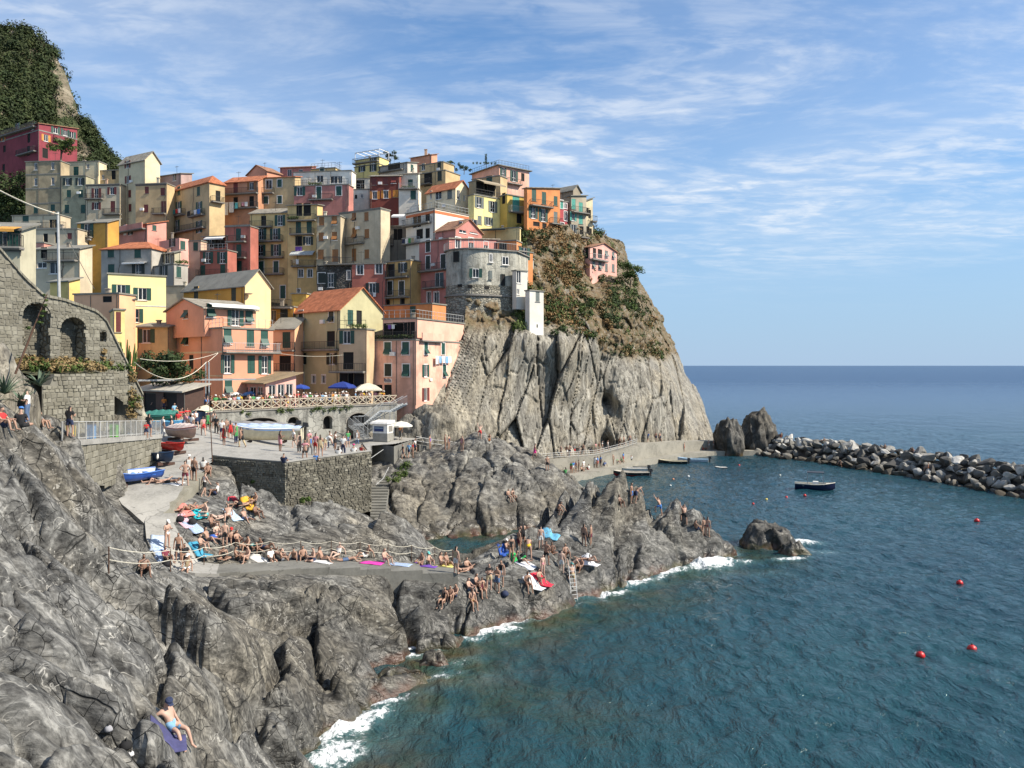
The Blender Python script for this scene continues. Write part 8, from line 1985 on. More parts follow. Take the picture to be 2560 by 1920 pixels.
def person(loc, pose, head, skin, outfit, label, group=None, scale=None, hair='k', cap=None, long=False, name='person', tilt=0.0):
 body_, G = POSES[pose]
 o = link(name, body_); o.location = loc; o.rotation_euler = (tilt, 0, R(head)); s = scale or rpp.uniform(.96, 1.04); o.scale = (s, s, s)
 tag(o, label, 'person', group)
 o.material_slots[0].link = 'OBJECT'; o.material_slots[0].material = SKIN[skin]
 def wear(gname, mat, nm):
  g = G.get(gname)
  if g is None: return
  c = link(nm, g, o); c.material_slots[0].link = 'OBJECT'; c.material_slots[0].material = mat
 for it in outfit.split():
  k, c = it.split(':'); wear(k, cloth(COLS[c]), k)
 wear('long_hair' if long else 'hair', HAIR[hair], 'hair')
 if cap: wear('cap', cloth(COLS[cap]), 'cap')
 return o
def put(u, v, pose, head, outfit, label, skin=1, group=None, dz=0.0, **k):
 g = ground_at(u, v, bw_b if u > 1850 else None)
 if g is None: print('no ground', u, v, label); return
 return person(g + Vector((0, 0, dz - .015)), pose, head, skin, outfit, label, group, **k)
# ---- the man on the near rock
put(430, 1822, 'recline', 62, 'shorts:l', 'man in light blue shorts and a dark cap leaning back on the near rock', 0, cap='n', scale=1.05)
# ---- slip and square
put(463, 1214, 'hips', 190, 'shorts:m', 'bare-chested man in dark long shorts, hands on hips, on the slip', 0)
put(473, 1198, 'stand', 10, 'tank:w shorts:w', 'woman in white with a white sun hat behind the hands-on-hips man', 1, cap='w', hair='b')
put(486, 1202, 'stand', 170, 'shorts:k', 'boy in black shorts at the head of the slip', 2)
put(511, 1241, 'walk', 150, 'tank:w shorts:k', 'walker in white tank top and black shorts below the pier corner', 0, hair='b')
put(541, 1236, 'sit_knees', 285, 'shirt:w shorts:n', 'man in a white T-shirt sitting against the shaded pier wall', 1)
put(520, 1185, 'sit_knees', 20, 'swimsuit:k', 'tanned person in black swimwear seated at the pier corner', 2, long=True)
put(508, 1172, 'sit_knees', 200, 'shirt:w', 'woman in a white blouse seated at the mast foot', 1, long=True)
for (u, v, c, lb_, cp) in ((571, 1163, 'k', 'sitter in black on the pier coping, first from the mast', None), (586, 1163, 'n', 'sitter in navy on the pier coping, second from the mast', None), (610, 1163, 'a', 'sitter in pale turquoise with a matching cap on the coping', 'a'), (689, 1164, 'k', 'dark-haired child on the coping near the pier corner', None), (710, 1164, 'n', 'man in dark blue bending over a phone on the coping', None), (735, 1160, 't', 'woman in teal right of the pier corner', None)):
 put(u, v, 'sit_knees', 180 + rpp.uniform(-15, 15), 'shirt:%s shorts:e' % c, lb_, 1, cap=cp, dz=.05)
put(555, 1099, 'stand', 185, 'shirt:w shorts:n', 'man in a white T-shirt and navy shorts seen from behind on the square', 0)
put(566, 1091, 'stand', 200, 'shorts:e', 'bare-backed man right of the white T-shirt man', 1)
put(576, 1097, 'phone', 210, 'dress:r', 'woman in a short red dress on the square', 1, long=True)
put(508, 1089, 'walk', 215, 'tank:p shorts:r', 'woman in red shorts walking past the cream covered boat', 0, long=True, hair='b')
put(541, 1084, 'stand', 180, 'shirt:k trousers:k', 'man dressed in black by the ramp fence', 2)
put(480, 1084, 'stand', 160, 'shirt:w shorts:d', 'visitor in white with blue shorts beside the pink tarpaulin boat', 0, cap='w')
put(446, 1076, 'stand', 20, 'shirt:r shorts:s', 'visitor in a coral red shirt behind the pink tarpaulin', 1)
put(464, 1080, 'stand', 330, 'shirt:p shorts:w', 'visitor in a pink top behind the pink tarpaulin', 0, long=True)
put(407, 1092, 'stand', 150, 'shirt:w trousers:w', 'man all in white at the landing railing', 1)
put(475, 1042, 'stand', 175, 'tank:s shorts:d', 'woman in a denim skirt walking up to the pavilion', 0, long=True, hair='b')
put(488, 1042, 'walk', 175, 'shirt:w shorts:k', 'man with a black backpack walking up past the poles', 1)
put(507, 1040, 'stand', 160, 'shirt:l shorts:k', 'man in a pale blue shirt by the paired poles', 1)
put(441, 1062, 'phone', 60, 'tank:y shorts:k', 'woman in a yellow top beside the light blue boat', 1, long=True)
put(455, 1064, 'stand', 90, 'shirt:k shorts:k', 'man in black near the light blue boat', 2)
put(762, 1152, 'hips', 0, 'shirt:p shorts:k', 'man in a pink shirt, hands on hips, on the pier', 1)
put(773, 1120, 'stand', 30, 'shirt:p shorts:e', 'visitor with a white cap behind the pink-shirted man', 1, cap='w')
put(789, 1137, 'stand', 170, 'shirt:p shorts:r', 'woman in bright red shorts on the pier', 0, long=True)
put(801, 1141, 'phone', 200, 'tank:s shorts:s', 'tall woman in beige beside the red shorts woman', 1, long=True, hair='b')
put(791, 1108, 'stand', 0, 'shirt:n shorts:n', 'man in navy behind the pair on the pier', 1)
put(813, 1126, 'bend', 100, 'shirt:w shorts:s', 'person in white leaning over on the pier', 0)
put(858, 1141, 'stand', 180, 'shirt:w trousers:n', 'man in a white shirt and dark trousers seen from behind near the pier end', 0)
put(846, 1143, 'sit_knees', 185, 'shirt:w shorts:s', 'woman in white sitting on the pier edge', 1, long=True)
put(884, 1137, 'sit_knees', 190, 'shirt:w shorts:k', 'person with a crimson hat sitting near the pier end', 1, cap='h')
put(905, 1135, 'sit_knees', 170, 'tank:r shorts:k', 'person in red at the very end of the pier', 2)
put(789, 1153, 'sit_cross', 180, 'shirt:b shorts:k', 'child in blue sitting at the pink man\'s feet', 1, scale=.75)
# ---- sunbathers on the slip and flat rock
put(394, 1207, 'lie', 300, 'briefs:k bra:k', 'sunbather with knees up beside the blue boat', 0, long=True)
put(424, 1207, 'prone', 280, 'shorts:k', 'tanned sunbather next to the blue boat on a white towel', 3)
put(470, 1275, 'lie', 330, 'briefs:k', 'sunbather on the coral towel on the flat rock', 2)
put(487, 1272, 'lie', 310, 'briefs:r bra:r', 'sunbather beside the turquoise towel on the flat rock', 2, long=True)
put(541, 1297, 'lie', 300, 'briefs:k bra:w', 'pale sunbather in a white top on the flat rock', 4, hair='y')
put(570, 1293, 'sit_long', 20, 'shorts:w', 'sunbather on the blue striped towel on the flat rock', 0)
put(603, 1264, 'lie', 285, 'shorts:k', 'sunbather in the shade of the pier on a red towel', 1)
put(637, 1258, 'sit_knees', 330, 'shorts:k', 'boy hugging his knees on the orange towel', 2, scale=.9)
# ---- along the walk
put(418, 1370, 'phone', 60, 'briefs:w bra:w', 'woman in a white bikini and sun hat standing on the ramp', 0, cap='w')
put(446, 1402, 'stand', 20, 'shorts:k', 'bare-chested man in black standing where the walk bends', 2)
put(468, 1424, 'sit_edge', 5, 'shorts:w tank:s', 'woman with a white cap sitting with bare legs over the edge of the walk', 1, cap='w', long=True, hair='b')
put(462, 1396, 'sit_knees', 30, 'shirt:k shorts:k', 'person in black crouched behind the white capped woman', 1, long=True)
put(415, 1402, 'sit_knees', 60, 'shirt:m shorts:k', 'person in maroon sitting by the rope post with a bag', 1)
put(360, 1432, 'sit_knees', 35, 'shorts:k', 'dark-haired bather sitting alone in the rock hollow left of the walk', 3)
put(503, 1370, 'sit_knees', 80, 'briefs:n bra:n', 'fair-haired bather looking along the rocks above the walk', 0, hair='y')
put(562, 1366, 'stand', 200, 'shorts:k', 'boy in black trunks standing in the sunbathing group', 0, scale=.92)
put(579, 1354, 'sit_knees', 40, 'shorts:n', 'bather in a red cap in the sunbathing group', 2, cap='r')
put(593, 1358, 'sit_knees', 60, 'swimsuit:r', 'bather in a red swimsuit in the sunbathing group', 1, long=True)
put(617, 1372, 'sit_knees', 320, 'shorts:k', 'bather in a black cap at the right of the sunbathing group', 1, cap='k')
put(558, 1398, 'sit_cross', 30, 'swimsuit:k', 'woman with loose dark hair sitting cross-legged on the walk', 2, long=True)
put(592, 1400, 'sit_knees', 100, 'shorts:k', 'bare-backed man in black sitting on the walk, left part', 2)
put(617, 1400, 'sit_knees', 330, 'swimsuit:l', 'bather wrapped in a blue and white towel on the walk', 0, long=True)
put(677, 1402, 'sit_edge', 50, 'shirt:w shorts:k', 'man in a white T-shirt sitting on the edge of the walk', 1)
put(705, 1402, 'sit_knees', 100, 'shorts:w', 'boy sitting right of the white T-shirt man', 1, scale=.85)
put(736, 1399, 'sit_long', 180, 'shorts:n', 'bather seen from behind leaning on both arms on the walk', 1)
put(757, 1398, 'sit_knees', 20, 'tank:p shorts:e', 'bather in pink in the middle of the walk', 1, long=True)
put(784, 1402, 'sit_cross', 300, 'shorts:n', 'man in navy shorts reading on the walk', 0)
put(806, 1400, 'sit_long', 80, 'briefs:k bra:k', 'woman in a black bikini leaning back on the walk', 1, long=True)
put(868, 1402, 'prone', 285, 'shorts:d', 'man lying face down in dark blue trunks on the walk', 1)
put(963, 1405, 'sit_knees', 60, 'tank:w shorts:w', 'person in white beside the pink towel on the walk', 0, hair='y')
put(1053, 1414, 'sit_knees', 320, 'swimsuit:k', 'woman in black on the purple towel at the low end of the walk', 2, long=True)
put(1072, 1410, 'sit_knees', 45, 'tank:l shorts:w', 'person with a turquoise sun hat at the low end of the walk', 0, cap='a')
put(1104, 1414, 'sit_knees', 70, 'swimsuit:r', 'woman in a red swimsuit on the last step of the walk', 1, long=True)
put(1120, 1412, 'sit_long', 60, 'briefs:k', 'bather lying back on the last step of the walk', 2)
put(1140, 1434, 'stand', 150, 'tank:s shorts:w', 'woman in a white skirt standing at the end of the walk', 0, long=True)
put(1153, 1428, 'lie', 280, 'briefs:k bra:k', 'bather lying at the end of the walk', 1)
put(1168, 1424, 'sit_knees', 40, 'briefs:w bra:w', 'bather with raised knees at the end of the walk', 1)
# ---- group on the lower ledge
put(1111, 1500, 'sit_edge', 330, 'swimsuit:k', 'woman in a black swimsuit at the left of the lower ledge', 1, long=True)
put(1125, 1497, 'sit_knees', 345, 'shorts:k', 'bather in the middle of the left trio on the lower ledge', 2)
put(1138, 1492, 'sit_knees', 320, 'shorts:n', 'bather hugging his knees, right of the left trio on the lower ledge', 1)
put(1173, 1477, 'sit_knees', 60, 'shorts:d bra:w', 'woman in denim shorts behind the lower ledge', 0, long=True, hair='b')
put(1193, 1466, 'sit_knees', 50, 'swimsuit:k', 'woman in black sitting higher behind the lower ledge', 1, long=True)
put(1205, 1475, 'sit_edge', 20, 'swimsuit:m', 'woman with sunglasses in dark red right of the denim shorts', 1, hair='b')
put(1181, 1505, 'sit_edge', 25, 'briefs:y bra:y', 'woman in a yellow bikini at the front of the lower ledge', 1, long=True)
put(1223, 1475, 'cross', 5, 'shirt:k shorts:s', 'man in a black T-shirt with folded arms on the ledge', 0)
put(1243, 1481, 'phone', 330, 'bra:k shorts:d', 'woman in a bikini top and denim shorts standing on the ledge', 1, long=True)
put(1253, 1466, 'stand', 340, 'tank:k shorts:w', 'woman in black top and white shorts behind the denim shorts woman', 1, long=True)
# ---- bathing platform
put(1352, 1371, 'stand', 190, 'shorts:w', 'man in white swim shorts seen from behind on the platform', 0)
put(1322, 1397, 'bend', 185, 'briefs:y bra:k', 'woman in yellow shorts bending on the platform', 1, long=True)
put(1278, 1397, 'stand', 190, 'swimsuit:k', 'woman in a black swimsuit standing by the blue towel', 1, long=True)
put(1268, 1378, 'sit_knees', 60, 'shorts:w', 'bather sitting on the blue towel by the pool', 1, cap='w')
put(1298, 1380, 'stand', 120, 'shorts:m', 'boy standing behind the yellow shorts woman', 2)
put(1307, 1364, 'phone', 200, 'tank:k shorts:k', 'woman in black and white at the back of the platform', 1, long=True)
put(1299, 1405, 'sit_long', 80, 'tank:k shorts:k', 'woman in a black top sitting in the middle of the platform', 1, long=True)
put(1380, 1383, 'sit_cross', 0, 'briefs:o bra:o', 'tanned woman sitting cross-legged on the platform', 3, long=True)
put(1414, 1388, 'sit_knees', 20, 'briefs:k', 'bather with a pale hat right of the cross-legged woman', 2, hair='y')
put(1460, 1365, 'stand', 150, 'briefs:k bra:k', 'woman in a dark bikini by the pinnacle foot', 2, long=True)
put(1477, 1363, 'stand', 250, 'shorts:m', 'man in dark red trunks facing the bikini woman', 1)
put(1404, 1433, 'stand', 170, 'shorts:w', 'slim bather standing above the ladder', 4)
put(1366, 1411, 'hips', 150, 'shorts:k', 'bather standing in the middle of the platform', 2)
put(1357, 1436, 'stand', 30, 'briefs:p', 'child in pink standing on the platform', 4, scale=.8)
put(1349, 1452, 'sit_knees', 40, 'swimsuit:r', 'woman in red on a red towel near the ladder', 1, long=True)
put(1319, 1462, 'sit_edge', 20, 'swimsuit:k', 'woman sitting at the seaward edge of the platform', 2, long=True)
put(1472, 1402, 'lie', 60, 'briefs:k bra:k', 'sunbather with raised knees on a white towel on the slab', 1)
put(1452, 1423, 'sit_knees', 320, 'shorts:k', 'bather sitting in front of the white towel', 2)
put(1430, 1440, 'bend', 100, 'briefs:a', 'bather in turquoise stooping at the head of the ladder', 0)
put(1431, 1468, 'climb', 190, 'shorts:s', 'bather climbing the ladder out of the sea', 0)
# ---- on the jagged ridge, outcrop
put(1549, 1262, 'sit_knees', 30, 'shorts:k', 'dark figure sitting at the left of the pinnacle', 3)
put(1579, 1258, 'stand', 60, 'shorts:b', 'man in blue trunks on top of the pinnacle', 2)
put(1590, 1257, 'bend', 120, 'shorts:n', 'man bending on top of the pinnacle', 1)
put(1650, 1290, 'climb', 230, 'shorts:b', 'climber in bright blue trunks between two rock blades', 1)
put(1707, 1288, 'sit_knees', 330, 'briefs:r bra:w', 'woman perched near the tip of the ridge', 1, hair='b')
put(1712, 1312, 'climb', 190, 'shorts:k', 'climber in black shorts below the perched woman', 1)
put(1760, 1340, 'stand', 200, 'briefs:k bra:k', 'woman in a bikini on the seaward end of the point, left of two', 1, long=True)
put(1769, 1342, 'stand', 150, 'briefs:m bra:m', 'woman in a bikini on the seaward end of the point, right of two', 1, long=True)
put(1741, 1325, 'sit_knees', 120, 'shorts:n', 'bather half hidden behind the tip of the ridge', 2)
put(1200, 1098, 'climb', 185, 'shorts:r', 'climber in red shorts on top of the outcrop', 0)
put(1223, 1102, 'sit_knees', 320, 'shorts:o', 'bather sitting on top of the outcrop right of the climber', 2)
put(1271, 1243, 'sit_edge', 40, 'shorts:e', 'bather at the left of the couple on the face of the outcrop', 1)
put(1282, 1241, 'sit_edge', 40, 'swimsuit:k', 'woman at the right of the couple on the face of the outcrop', 1, long=True)
put(1368, 1177, 'stand', 190, 'shorts:k', 'man in black trunks standing on the shoulder of the outcrop', 1)
put(1393, 1288, 'crouch', 60, 'shorts:k', 'bather crouching low at the foot of the outcrop', 2)
# ---- quay, promenade, kiosk path
put(1001, 1096, 'stand', 170, 'shirt:o trousers:e', 'attendant in an orange shirt under the kiosk parasol', 2)
put(1337, 1146, 'walk', 90, 'dress:h', 'woman in a long bright pink dress on the promenade', 1, long=True)
put(1532, 1162, 'stand', 180, 'briefs:s bra:s', 'woman in a beige bikini at the end of the low quay', 1, hair='y')
for (u, v, c, lb_) in ((1008, 1148, 'k', 'person in black on the path below the kiosk'), (1022, 1144, 'l', 'person in light blue on the path below the kiosk'), (1032, 1144, 'r', 'woman in red on the path below the kiosk'), (1037, 1132, 'w', 'person in white at the bend of the kiosk path')):
 g = ground_at(u, v); put(u, v, rpp.choice(['stand', 'walk']), rpp.uniform(0, 360), 'shirt:%s shorts:n' % c, lb_, 1)
for (u, v, c, lb_) in ((1075, 1122, 'v', 'person in purple on the little bridge path'), (1113, 1124, 'r', 'woman in a red swimsuit on the little bridge path'), (1122, 1124, 'n', 'person in navy behind the red swimsuit on the bridge path'), (1155, 1128, 'p', 'person in pink at the cliff end of the bridge path')):
 put(u, v, 'stand', rpp.uniform(0, 360), 'swimsuit:%s' % c, lb_, 1, long=rpp.random() < .5)
gl = 'visitor strolling along the promenade under the cliff'; gg = 'walkers on the promenade'
for u, v in ((1402, 1141), (1417, 1140), (1424, 1139), (1436, 1138), (1448, 1137), (1459, 1136), (1475, 1135), (1489, 1133), (1498, 1131), (1506, 1129), (1519, 1126), (1549, 1117), (1560, 1114), (1575, 1111), (1620, 1105), (1640, 1104), (1650, 1104)):
 put(u, v, rpp.choice(['stand', 'walk', 'walk', 'hips']), rpp.uniform(0, 360), '%s:%s shorts:%s' % (rpp.choice(['shirt', 'tank', 'bra']), rpp.choice('wkrpnbey'), rpp.choice('knrew')), gl, rpp.randrange(4), gg, long=rpp.random() < .4)
gl = 'bather resting on the low harbour quay'; gg = 'bathers on the low quay'
for u, v in ((1413, 1186), (1428, 1183), (1433, 1182), (1440, 1181), (1447, 1179), (1454, 1178), (1459, 1177), (1471, 1174), (1488, 1170), (1494, 1169), (1501, 1167), (1510, 1165), (1544, 1157), (1554, 1155), (1578, 1150), (1558, 1157)):
 put(u, v, rpp.choice(['stand', 'sit_knees', 'sit_knees', 'sit_long', 'stand']), rpp.uniform(0, 360), '%s shorts:%s' % (rpp.choice(['shirt:w', 'shirt:b', 'tank:p', 'bra:k', 'shirt:g', '']) , rpp.choice('knrew')), gl, rpp.randrange(4), gg, long=rpp.random() < .4)
gl = 'small figure on the far end of the harbour mole'; gg = 'people on the mole'
for u, v, ps in ((1711, 1128, 'stand'), (1756, 1124, 'sit_knees'), (1764, 1124, 'sit_knees'), (1772, 1122, 'stand'), (1783, 1122, 'stand'), (1807, 1122, 'walk'), (1828, 1122, 'walk')):
 put(u, v, ps, rpp.uniform(0, 360), 'shorts:%s' % rpp.choice('knrw'), gl, rpp.randrange(4), gg)
for u, v, ps, oc, lb_ in ((1953, 1092, 'sit_knees', 'shorts:r', 'bather on the boulders by the taller sea stack'), (2058, 1104, 'sit_long', 'briefs:a bra:a', 'bather in turquoise on top of the breakwater'), (2103, 1166, 'crouch', 'shorts:s', 'bather climbing down the breakwater to the water'), (2212, 1122, 'sit_knees', 'shorts:k', 'dark bather half hidden among the breakwater boulders'), (2282, 1130, 'sit_long', 'shorts:n', 'sunbather leaning back on the breakwater crest'), (2320, 1170, 'sit_edge', 'briefs:o', 'tanned bather sitting low on the breakwater')):
 put(u, v, ps, rpp.uniform(0, 360), oc, lb_, 2)
# ---- landing on the left
put(68, 1058, 'phone', 280, 'shirt:w trousers:d', 'man in a white T-shirt and jeans with a big black backpack at the left', 0)
bp = ground_at(68, 1058)
if bp:
 e = empty('backpack', bp + Vector((-.22, .02, 1.05)), 0, 'big black backpack on the man at the left', 'backpack'); MB().hexa([(-.15, -.17, -.25), (.12, -.17, -.25), (.12, .17, -.25), (-.15, .17, -.25)], [(-.11, -.15, .3), (.1, -.15, .3), (.1, .15, .3), (-.11, .15, .3)]).build('bag', cloth((.012, .012, .014)), e); MB().hexa([(-.24, -.12, -.2), (-.152, -.12, -.2), (-.152, .12, -.2), (-.24, .12, -.2)], [(-.22, -.1, .08), (-.14, -.1, .08), (-.14, .1, .08), (-.22, .1, .08)]).build('pocket', cloth((.02, .02, .022)), e)
put(90, 1062, 'sit_knees', 60, 'shirt:p shorts:s', 'person in a white cap and pale pink shirt sitting beside the backpacker', 1, cap='w')
put(103, 1066, 'sit_knees', 100, 'shirt:e shorts:e', 'person in grey behind the pale pink shirt', 1)
put(8, 1068, 'sit_knees', 90, 'shirt:r shorts:n', 'person in red with a dark rucksack at the left edge', 1)
put(52, 1068, 'sit_cross', 200, 'shirt:k shorts:k', 'person with a blue cap crouching at the left', 1, cap='b')
for (u, v, c, lb_) in ((174, 1092, 'k', 'man with a black and white rucksack leaning on the landing railing'), (372, 1092, 'k', 'dark-haired woman in black at the end of the landing railing'), (366, 1096, 'r', 'child in red at the end of the landing railing')):
 put(u, v, 'phone', 180 if c == 'k' else 20, 'shirt:%s shorts:n' % c, lb_, 1, long=True, scale=.7 if c == 'r' else 1)
# ---- terrace crowd
gl = 'visitor in summer clothes in the terrace crowd behind the timber fence'; gg = 'crowd on the terrace'
for k in range(125):
 s = rpp.uniform(.5, LT - 1.0) if k < 108 else rpp.uniform(-5, 1); d_ = -.6 - abs(rpp.gauss(0, 1.0)) * (2.2 if k >= 62 else .4)
 p = pft(s, zT + .01, d_)
 ps = rpp.choice(['stand', 'stand', 'phone', 'walk', 'cross', 'hips'])
 person(p, ps, rpp.choice([0, 20, -20, 180, 90, 270]) + rpp.uniform(-20, 20) + 15, rpp.randrange(4), '%s:%s %s:%s' % (rpp.choice(['shirt', 'shirt', 'tank', 'dress']), rpp.choice('wwwkrpnblegsyo'), rpp.choice(['shorts', 'trousers', 'shorts']), rpp.choice('knedsw')), gl, gg, hair=rpp.choice('kkbby'), long=rpp.random() < .4, cap=rpp.choice([None, None, None, 'w', 'k']))
gl = 'visitor standing in the lane by the pavilion'; gg = 'people by the pavilion'
for u, v in ((470, 1036), (482, 1033), (495, 1033), (512, 1035), (525, 1038), (436, 1052), (447, 1048)):
 put(u, v, rpp.choice(['stand', 'walk', 'phone']), rpp.uniform(0, 360), 'shirt:%s shorts:%s' % (rpp.choice('wkrplb'), rpp.choice('kned')), gl, rpp.randrange(4), gg, long=rpp.random() < .4)
# ---- more strollers on the square
gl = 'visitor strolling on the harbour square'; gg = 'strollers on the square'
for u, v in ((452, 1068), (468, 1064), (490, 1072), (500, 1060), (520, 1075), (535, 1072), (590, 1108), (604, 1118), (430, 1086), (700, 1128), (735, 1120), (748, 1131), (775, 1138), (826, 1120), (838, 1126), (870, 1118), (893, 1112), (560, 1112)):
 put(u, v, rpp.choice(['stand', 'walk', 'phone', 'hips']), rpp.uniform(0, 360), '%s:%s %s:%s' % (rpp.choice(['shirt', 'tank', 'dress']), rpp.choice('wkrplbneg'), rpp.choice(['shorts', 'shorts', 'trousers']), rpp.choice('kneds')), gl, rpp.randrange(5), gg, long=rpp.random() < .4, hair=rpp.choice('kbby'))
gl = 'sunbather on the rocks above the walk'; gg = 'sunbathers above the walk'
for u, v in ((520, 1352), (540, 1340), (632, 1368), (648, 1378), (530, 1318), (515, 1290), (612, 1300), (640, 1290), (665, 1372), (690, 1385), (845, 1388), (915, 1392)):
 put(u, v, rpp.choice(['sit_knees', 'sit_long', 'sit_cross', 'lie']), rpp.uniform(-60, 90), '%s:%s' % (rpp.choice(['shorts', 'swimsuit', 'briefs']), rpp.choice('knrbwa')), gl, rpp.randrange(5), gg, long=rpp.random() < .4, hair=rpp.choice('kbby'))
# ---- swimmers
gl = 'swimmer in the harbour water'; gg = 'swimmers in the harbour'
for u, v in ((1511, 1230), (1562, 1224), (1604, 1214), (1624, 1222), (1638, 1214), (1658, 1229), (1690, 1214), (1844, 1206), (1863, 1205)):
 p = PZ(u, v, 0); person(Vector((p.x, p.y, -.42)), 'swim', rpp.uniform(0, 360), rpp.randrange(3), 'shorts:k', gl, gg)
p = PZ(1512, 1526, 0); person(Vector((p.x, p.y, -.30)), 'swim', 60, 0, 'shorts:k', 'lone swimmer off the bathing ladder')
# ------------------------------------------------------------------ small things: towels, bags, ropes, ladder, washing
def towel(label, u, v, rot, w, l, mat, ext=None):
 g = ground_at(u, v)
 if g is None: return
 nx, ny = 7, 11; c, s = math.cos(R(rot)), math.sin(R(rot)); V = []
 for j in range(ny):
  for i in range(nx):
   a, b = (i / (nx - 1) - .5) * w, (j / (ny - 1) - .5) * l; x, y = g.x + a * c - b * s, g.y + a * s + b * c
   h = drop(x, y, g.z + 1.5); z = min(max(h.z, g.z - .28), g.z + .5) if h is not None else g.z
   V.append((x - g.x, y - g.y, z - g.z + .035 + .012 * math.sin(a * 11 + b * 7)))
 f = [(j * nx + i, j * nx + i + 1, (j + 1) * nx + i + 1, (j + 1) * nx + i) for j in range(ny - 1) for i in range(nx - 1)]
 me = bpy.data.meshes.new('towel'); me.from_pydata(V, [], f); me.polygons.foreach_set('use_smooth', [True] * len(f)); me.materials.append(mat); me.update()
 o = link('towel', me); o.location = g; tag(o, label, 'towel'); sm = o.modifiers.new('thickness', 'SOLIDIFY'); sm.thickness = .015
 return o
pink_s = striped((.62, .50, .52), (.55, .22, .30), 4); blue_s = striped((.55, .60, .66), (.08, .20, .45), 5);
towel('navy towel with a white hem spread under the man on the near rock', 422, 1842, 25, .95, 1.05, cloth((.055, .055, .14)))
for (lb_, u, v, rot, mt) in (('coral towel on the flat rock', 462, 1276, 50, cloth((.60, .20, .17))), ('turquoise towel on the flat rock', 492, 1282, 50, cloth((.02, .42, .48))), ('pink striped towel with a black bag on the flat rock', 460, 1305, 55, pink_s), ('blue striped towel on the flat rock next to the pink striped one', 484, 1318, 55, blue_s),
  ('pale blue checked towel under two sunbathers', 582, 1288, 50, striped((.6, .62, .64), (.14, .34, .55), 7)), ('red towel in the shade of the pier', 590, 1262, 65, cloth((.45, .03, .05))), ('mustard yellow towel in the shade of the pier', 622, 1262, 55, cloth((.62, .33, .03))), ('white towel under the tanned sunbather by the blue boat', 432, 1208, 70, cloth((.6, .6, .6))),
  ('light blue towel on the ramp beside the rock', 392, 1358, 20, cloth((.42, .50, .62))), ('blue and white towel on the ramp below the light blue one', 402, 1388, 30, blue_s), ('teal towel under the fair-haired bather', 500, 1376, 60, cloth((.05, .28, .42))), ('white towel on the walk under the white T-shirt man', 655, 1400, 70, cloth((.62, .60, .55))),
  ('white towel on the walk right of the pink bather', 800, 1404, 70, cloth((.6, .6, .6))), ('hot pink towel on the walk', 930, 1408, 75, cloth((.62, .04, .33))), ('blue and white towel on the walk beside the pink one', 1000, 1412, 75, blue_s), ('purple towel near the low end of the walk', 1066, 1415, 75, cloth((.13, .05, .32))), ('lemon yellow towel on the last step', 1108, 1414, 75, cloth((.55, .50, .16))),
  ('royal blue towel hung over the rock by the pool', 1258, 1378, 30, cloth((.03, .10, .42))), ('small green towel on the platform', 1291, 1402, 40, cloth((.02, .35, .08))), ('white towel on the platform beside the green one', 1312, 1410, 60, cloth((.6, .6, .62))), ('red towel near the ladder', 1355, 1452, 70, cloth((.55, .02, .05))), ('white towel on the slab right of the platform', 1474, 1402, 60, cloth((.64, .64, .66))),
  ('light blue towel at the back of the platform', 1375, 1338, 60, cloth((.12, .36, .52))), ('white towel by the seaward edge of the platform', 1335, 1460, 60, cloth((.58, .6, .62)))):
 towel(lb_, u, v, rot, .75, 1.5, mt)
def bag(label, u, v, col, s=.28):
 g = ground_at(u, v)
 if g is None: return
 e = empty('bag', g, rpp.random() * 6, label, 'bag')
 MB().lathe([(.001, 0), (s * .8, .01), (s, s * .45), (s * .75, s * 1.0), (s * .35, s * 1.25), (.001, s * 1.3)], 9).build('body', cloth(col), e, True); MB().tube([(s * .4, 0, s * 1.0), (s * .1, 0, s * 1.7), (-s * .35, 0, s * 1.05)], .02, 5).build('strap', cloth((.02, .02, .02)), e)
for q in (('black bag on the pink striped towel', 450, 1303, (.012, .012, .014)), ('second black bag on the blue striped towel', 481, 1310, (.015, .015, .017)), ('blue bag beside the bathers above the walk', 532, 1350, (.03, .09, .35)), ('black rucksack by the rope post', 418, 1415, (.012, .012, .015)), ('navy bag heap on the lower ledge', 1262, 1490, (.02, .03, .07)), ('black bag near the near man, in the rock cleft', 315, 1872, (.01, .01, .011), .17), ('grey sneakers heap on the near rock', 272, 1828, (.3, .3, .32), .12), ('white trainer pair in the cleft of the near rock', 327, 1890, (.6, .6, .62), .10)): bag(*q)
rr_ = empty('rope_railing', walk_w[5], 0, 'rusty posts with two white ropes along the shore walk', 'railing'); pts = []
for (u, v) in ((272, 1434), (426, 1428), (510, 1412), (588, 1398), (675, 1395), (752, 1394), (828, 1393), (900, 1394), (970, 1398), (1029, 1400), (1087, 1403), (1131, 1408)):
 g = ground_at(u, v)
 if g is None: continue
 pts.append(g); part(MB().tube([g - Vector((0, 0, .2)), g + Vector((0, 0, 1.08))], .026, 6), 'post', M['rust_iron'], rr_)
for hh in (.55, 1.04):
 for a, b in zip(pts[:-1], pts[1:]):
  part(MB().tube([a.lerp(b, t) + Vector((0, 0, hh - .16 * 4 * t * (1 - t))) for t in np.linspace(0, 1, 7)], .018, 5), 'rope', M['rope'], rr_)
la, lb2 = ground_at(1419, 1440), PZ(1437, 1508, 0)
if la:
 ld = empty('bathing_ladder', lb2, 0, 'iron ladder leading from the platform into the sea', 'ladder'); off = Vector((.22, .05, 0)); la = la + Vector((.25, -.45, .9)); lb3 = lb2 + Vector((0, -.3, -.3))
 for s in (-1, 1): part(MB().tube([la + off * s, lb3 + off * s], .03, 6), 'rail', M['metal'], ld)
 for k in range(11): p = la.lerp(lb3, (k + .5) / 11); part(MB().tube([p - off, p + off], .022, 5), 'rung', M['metal'], ld)
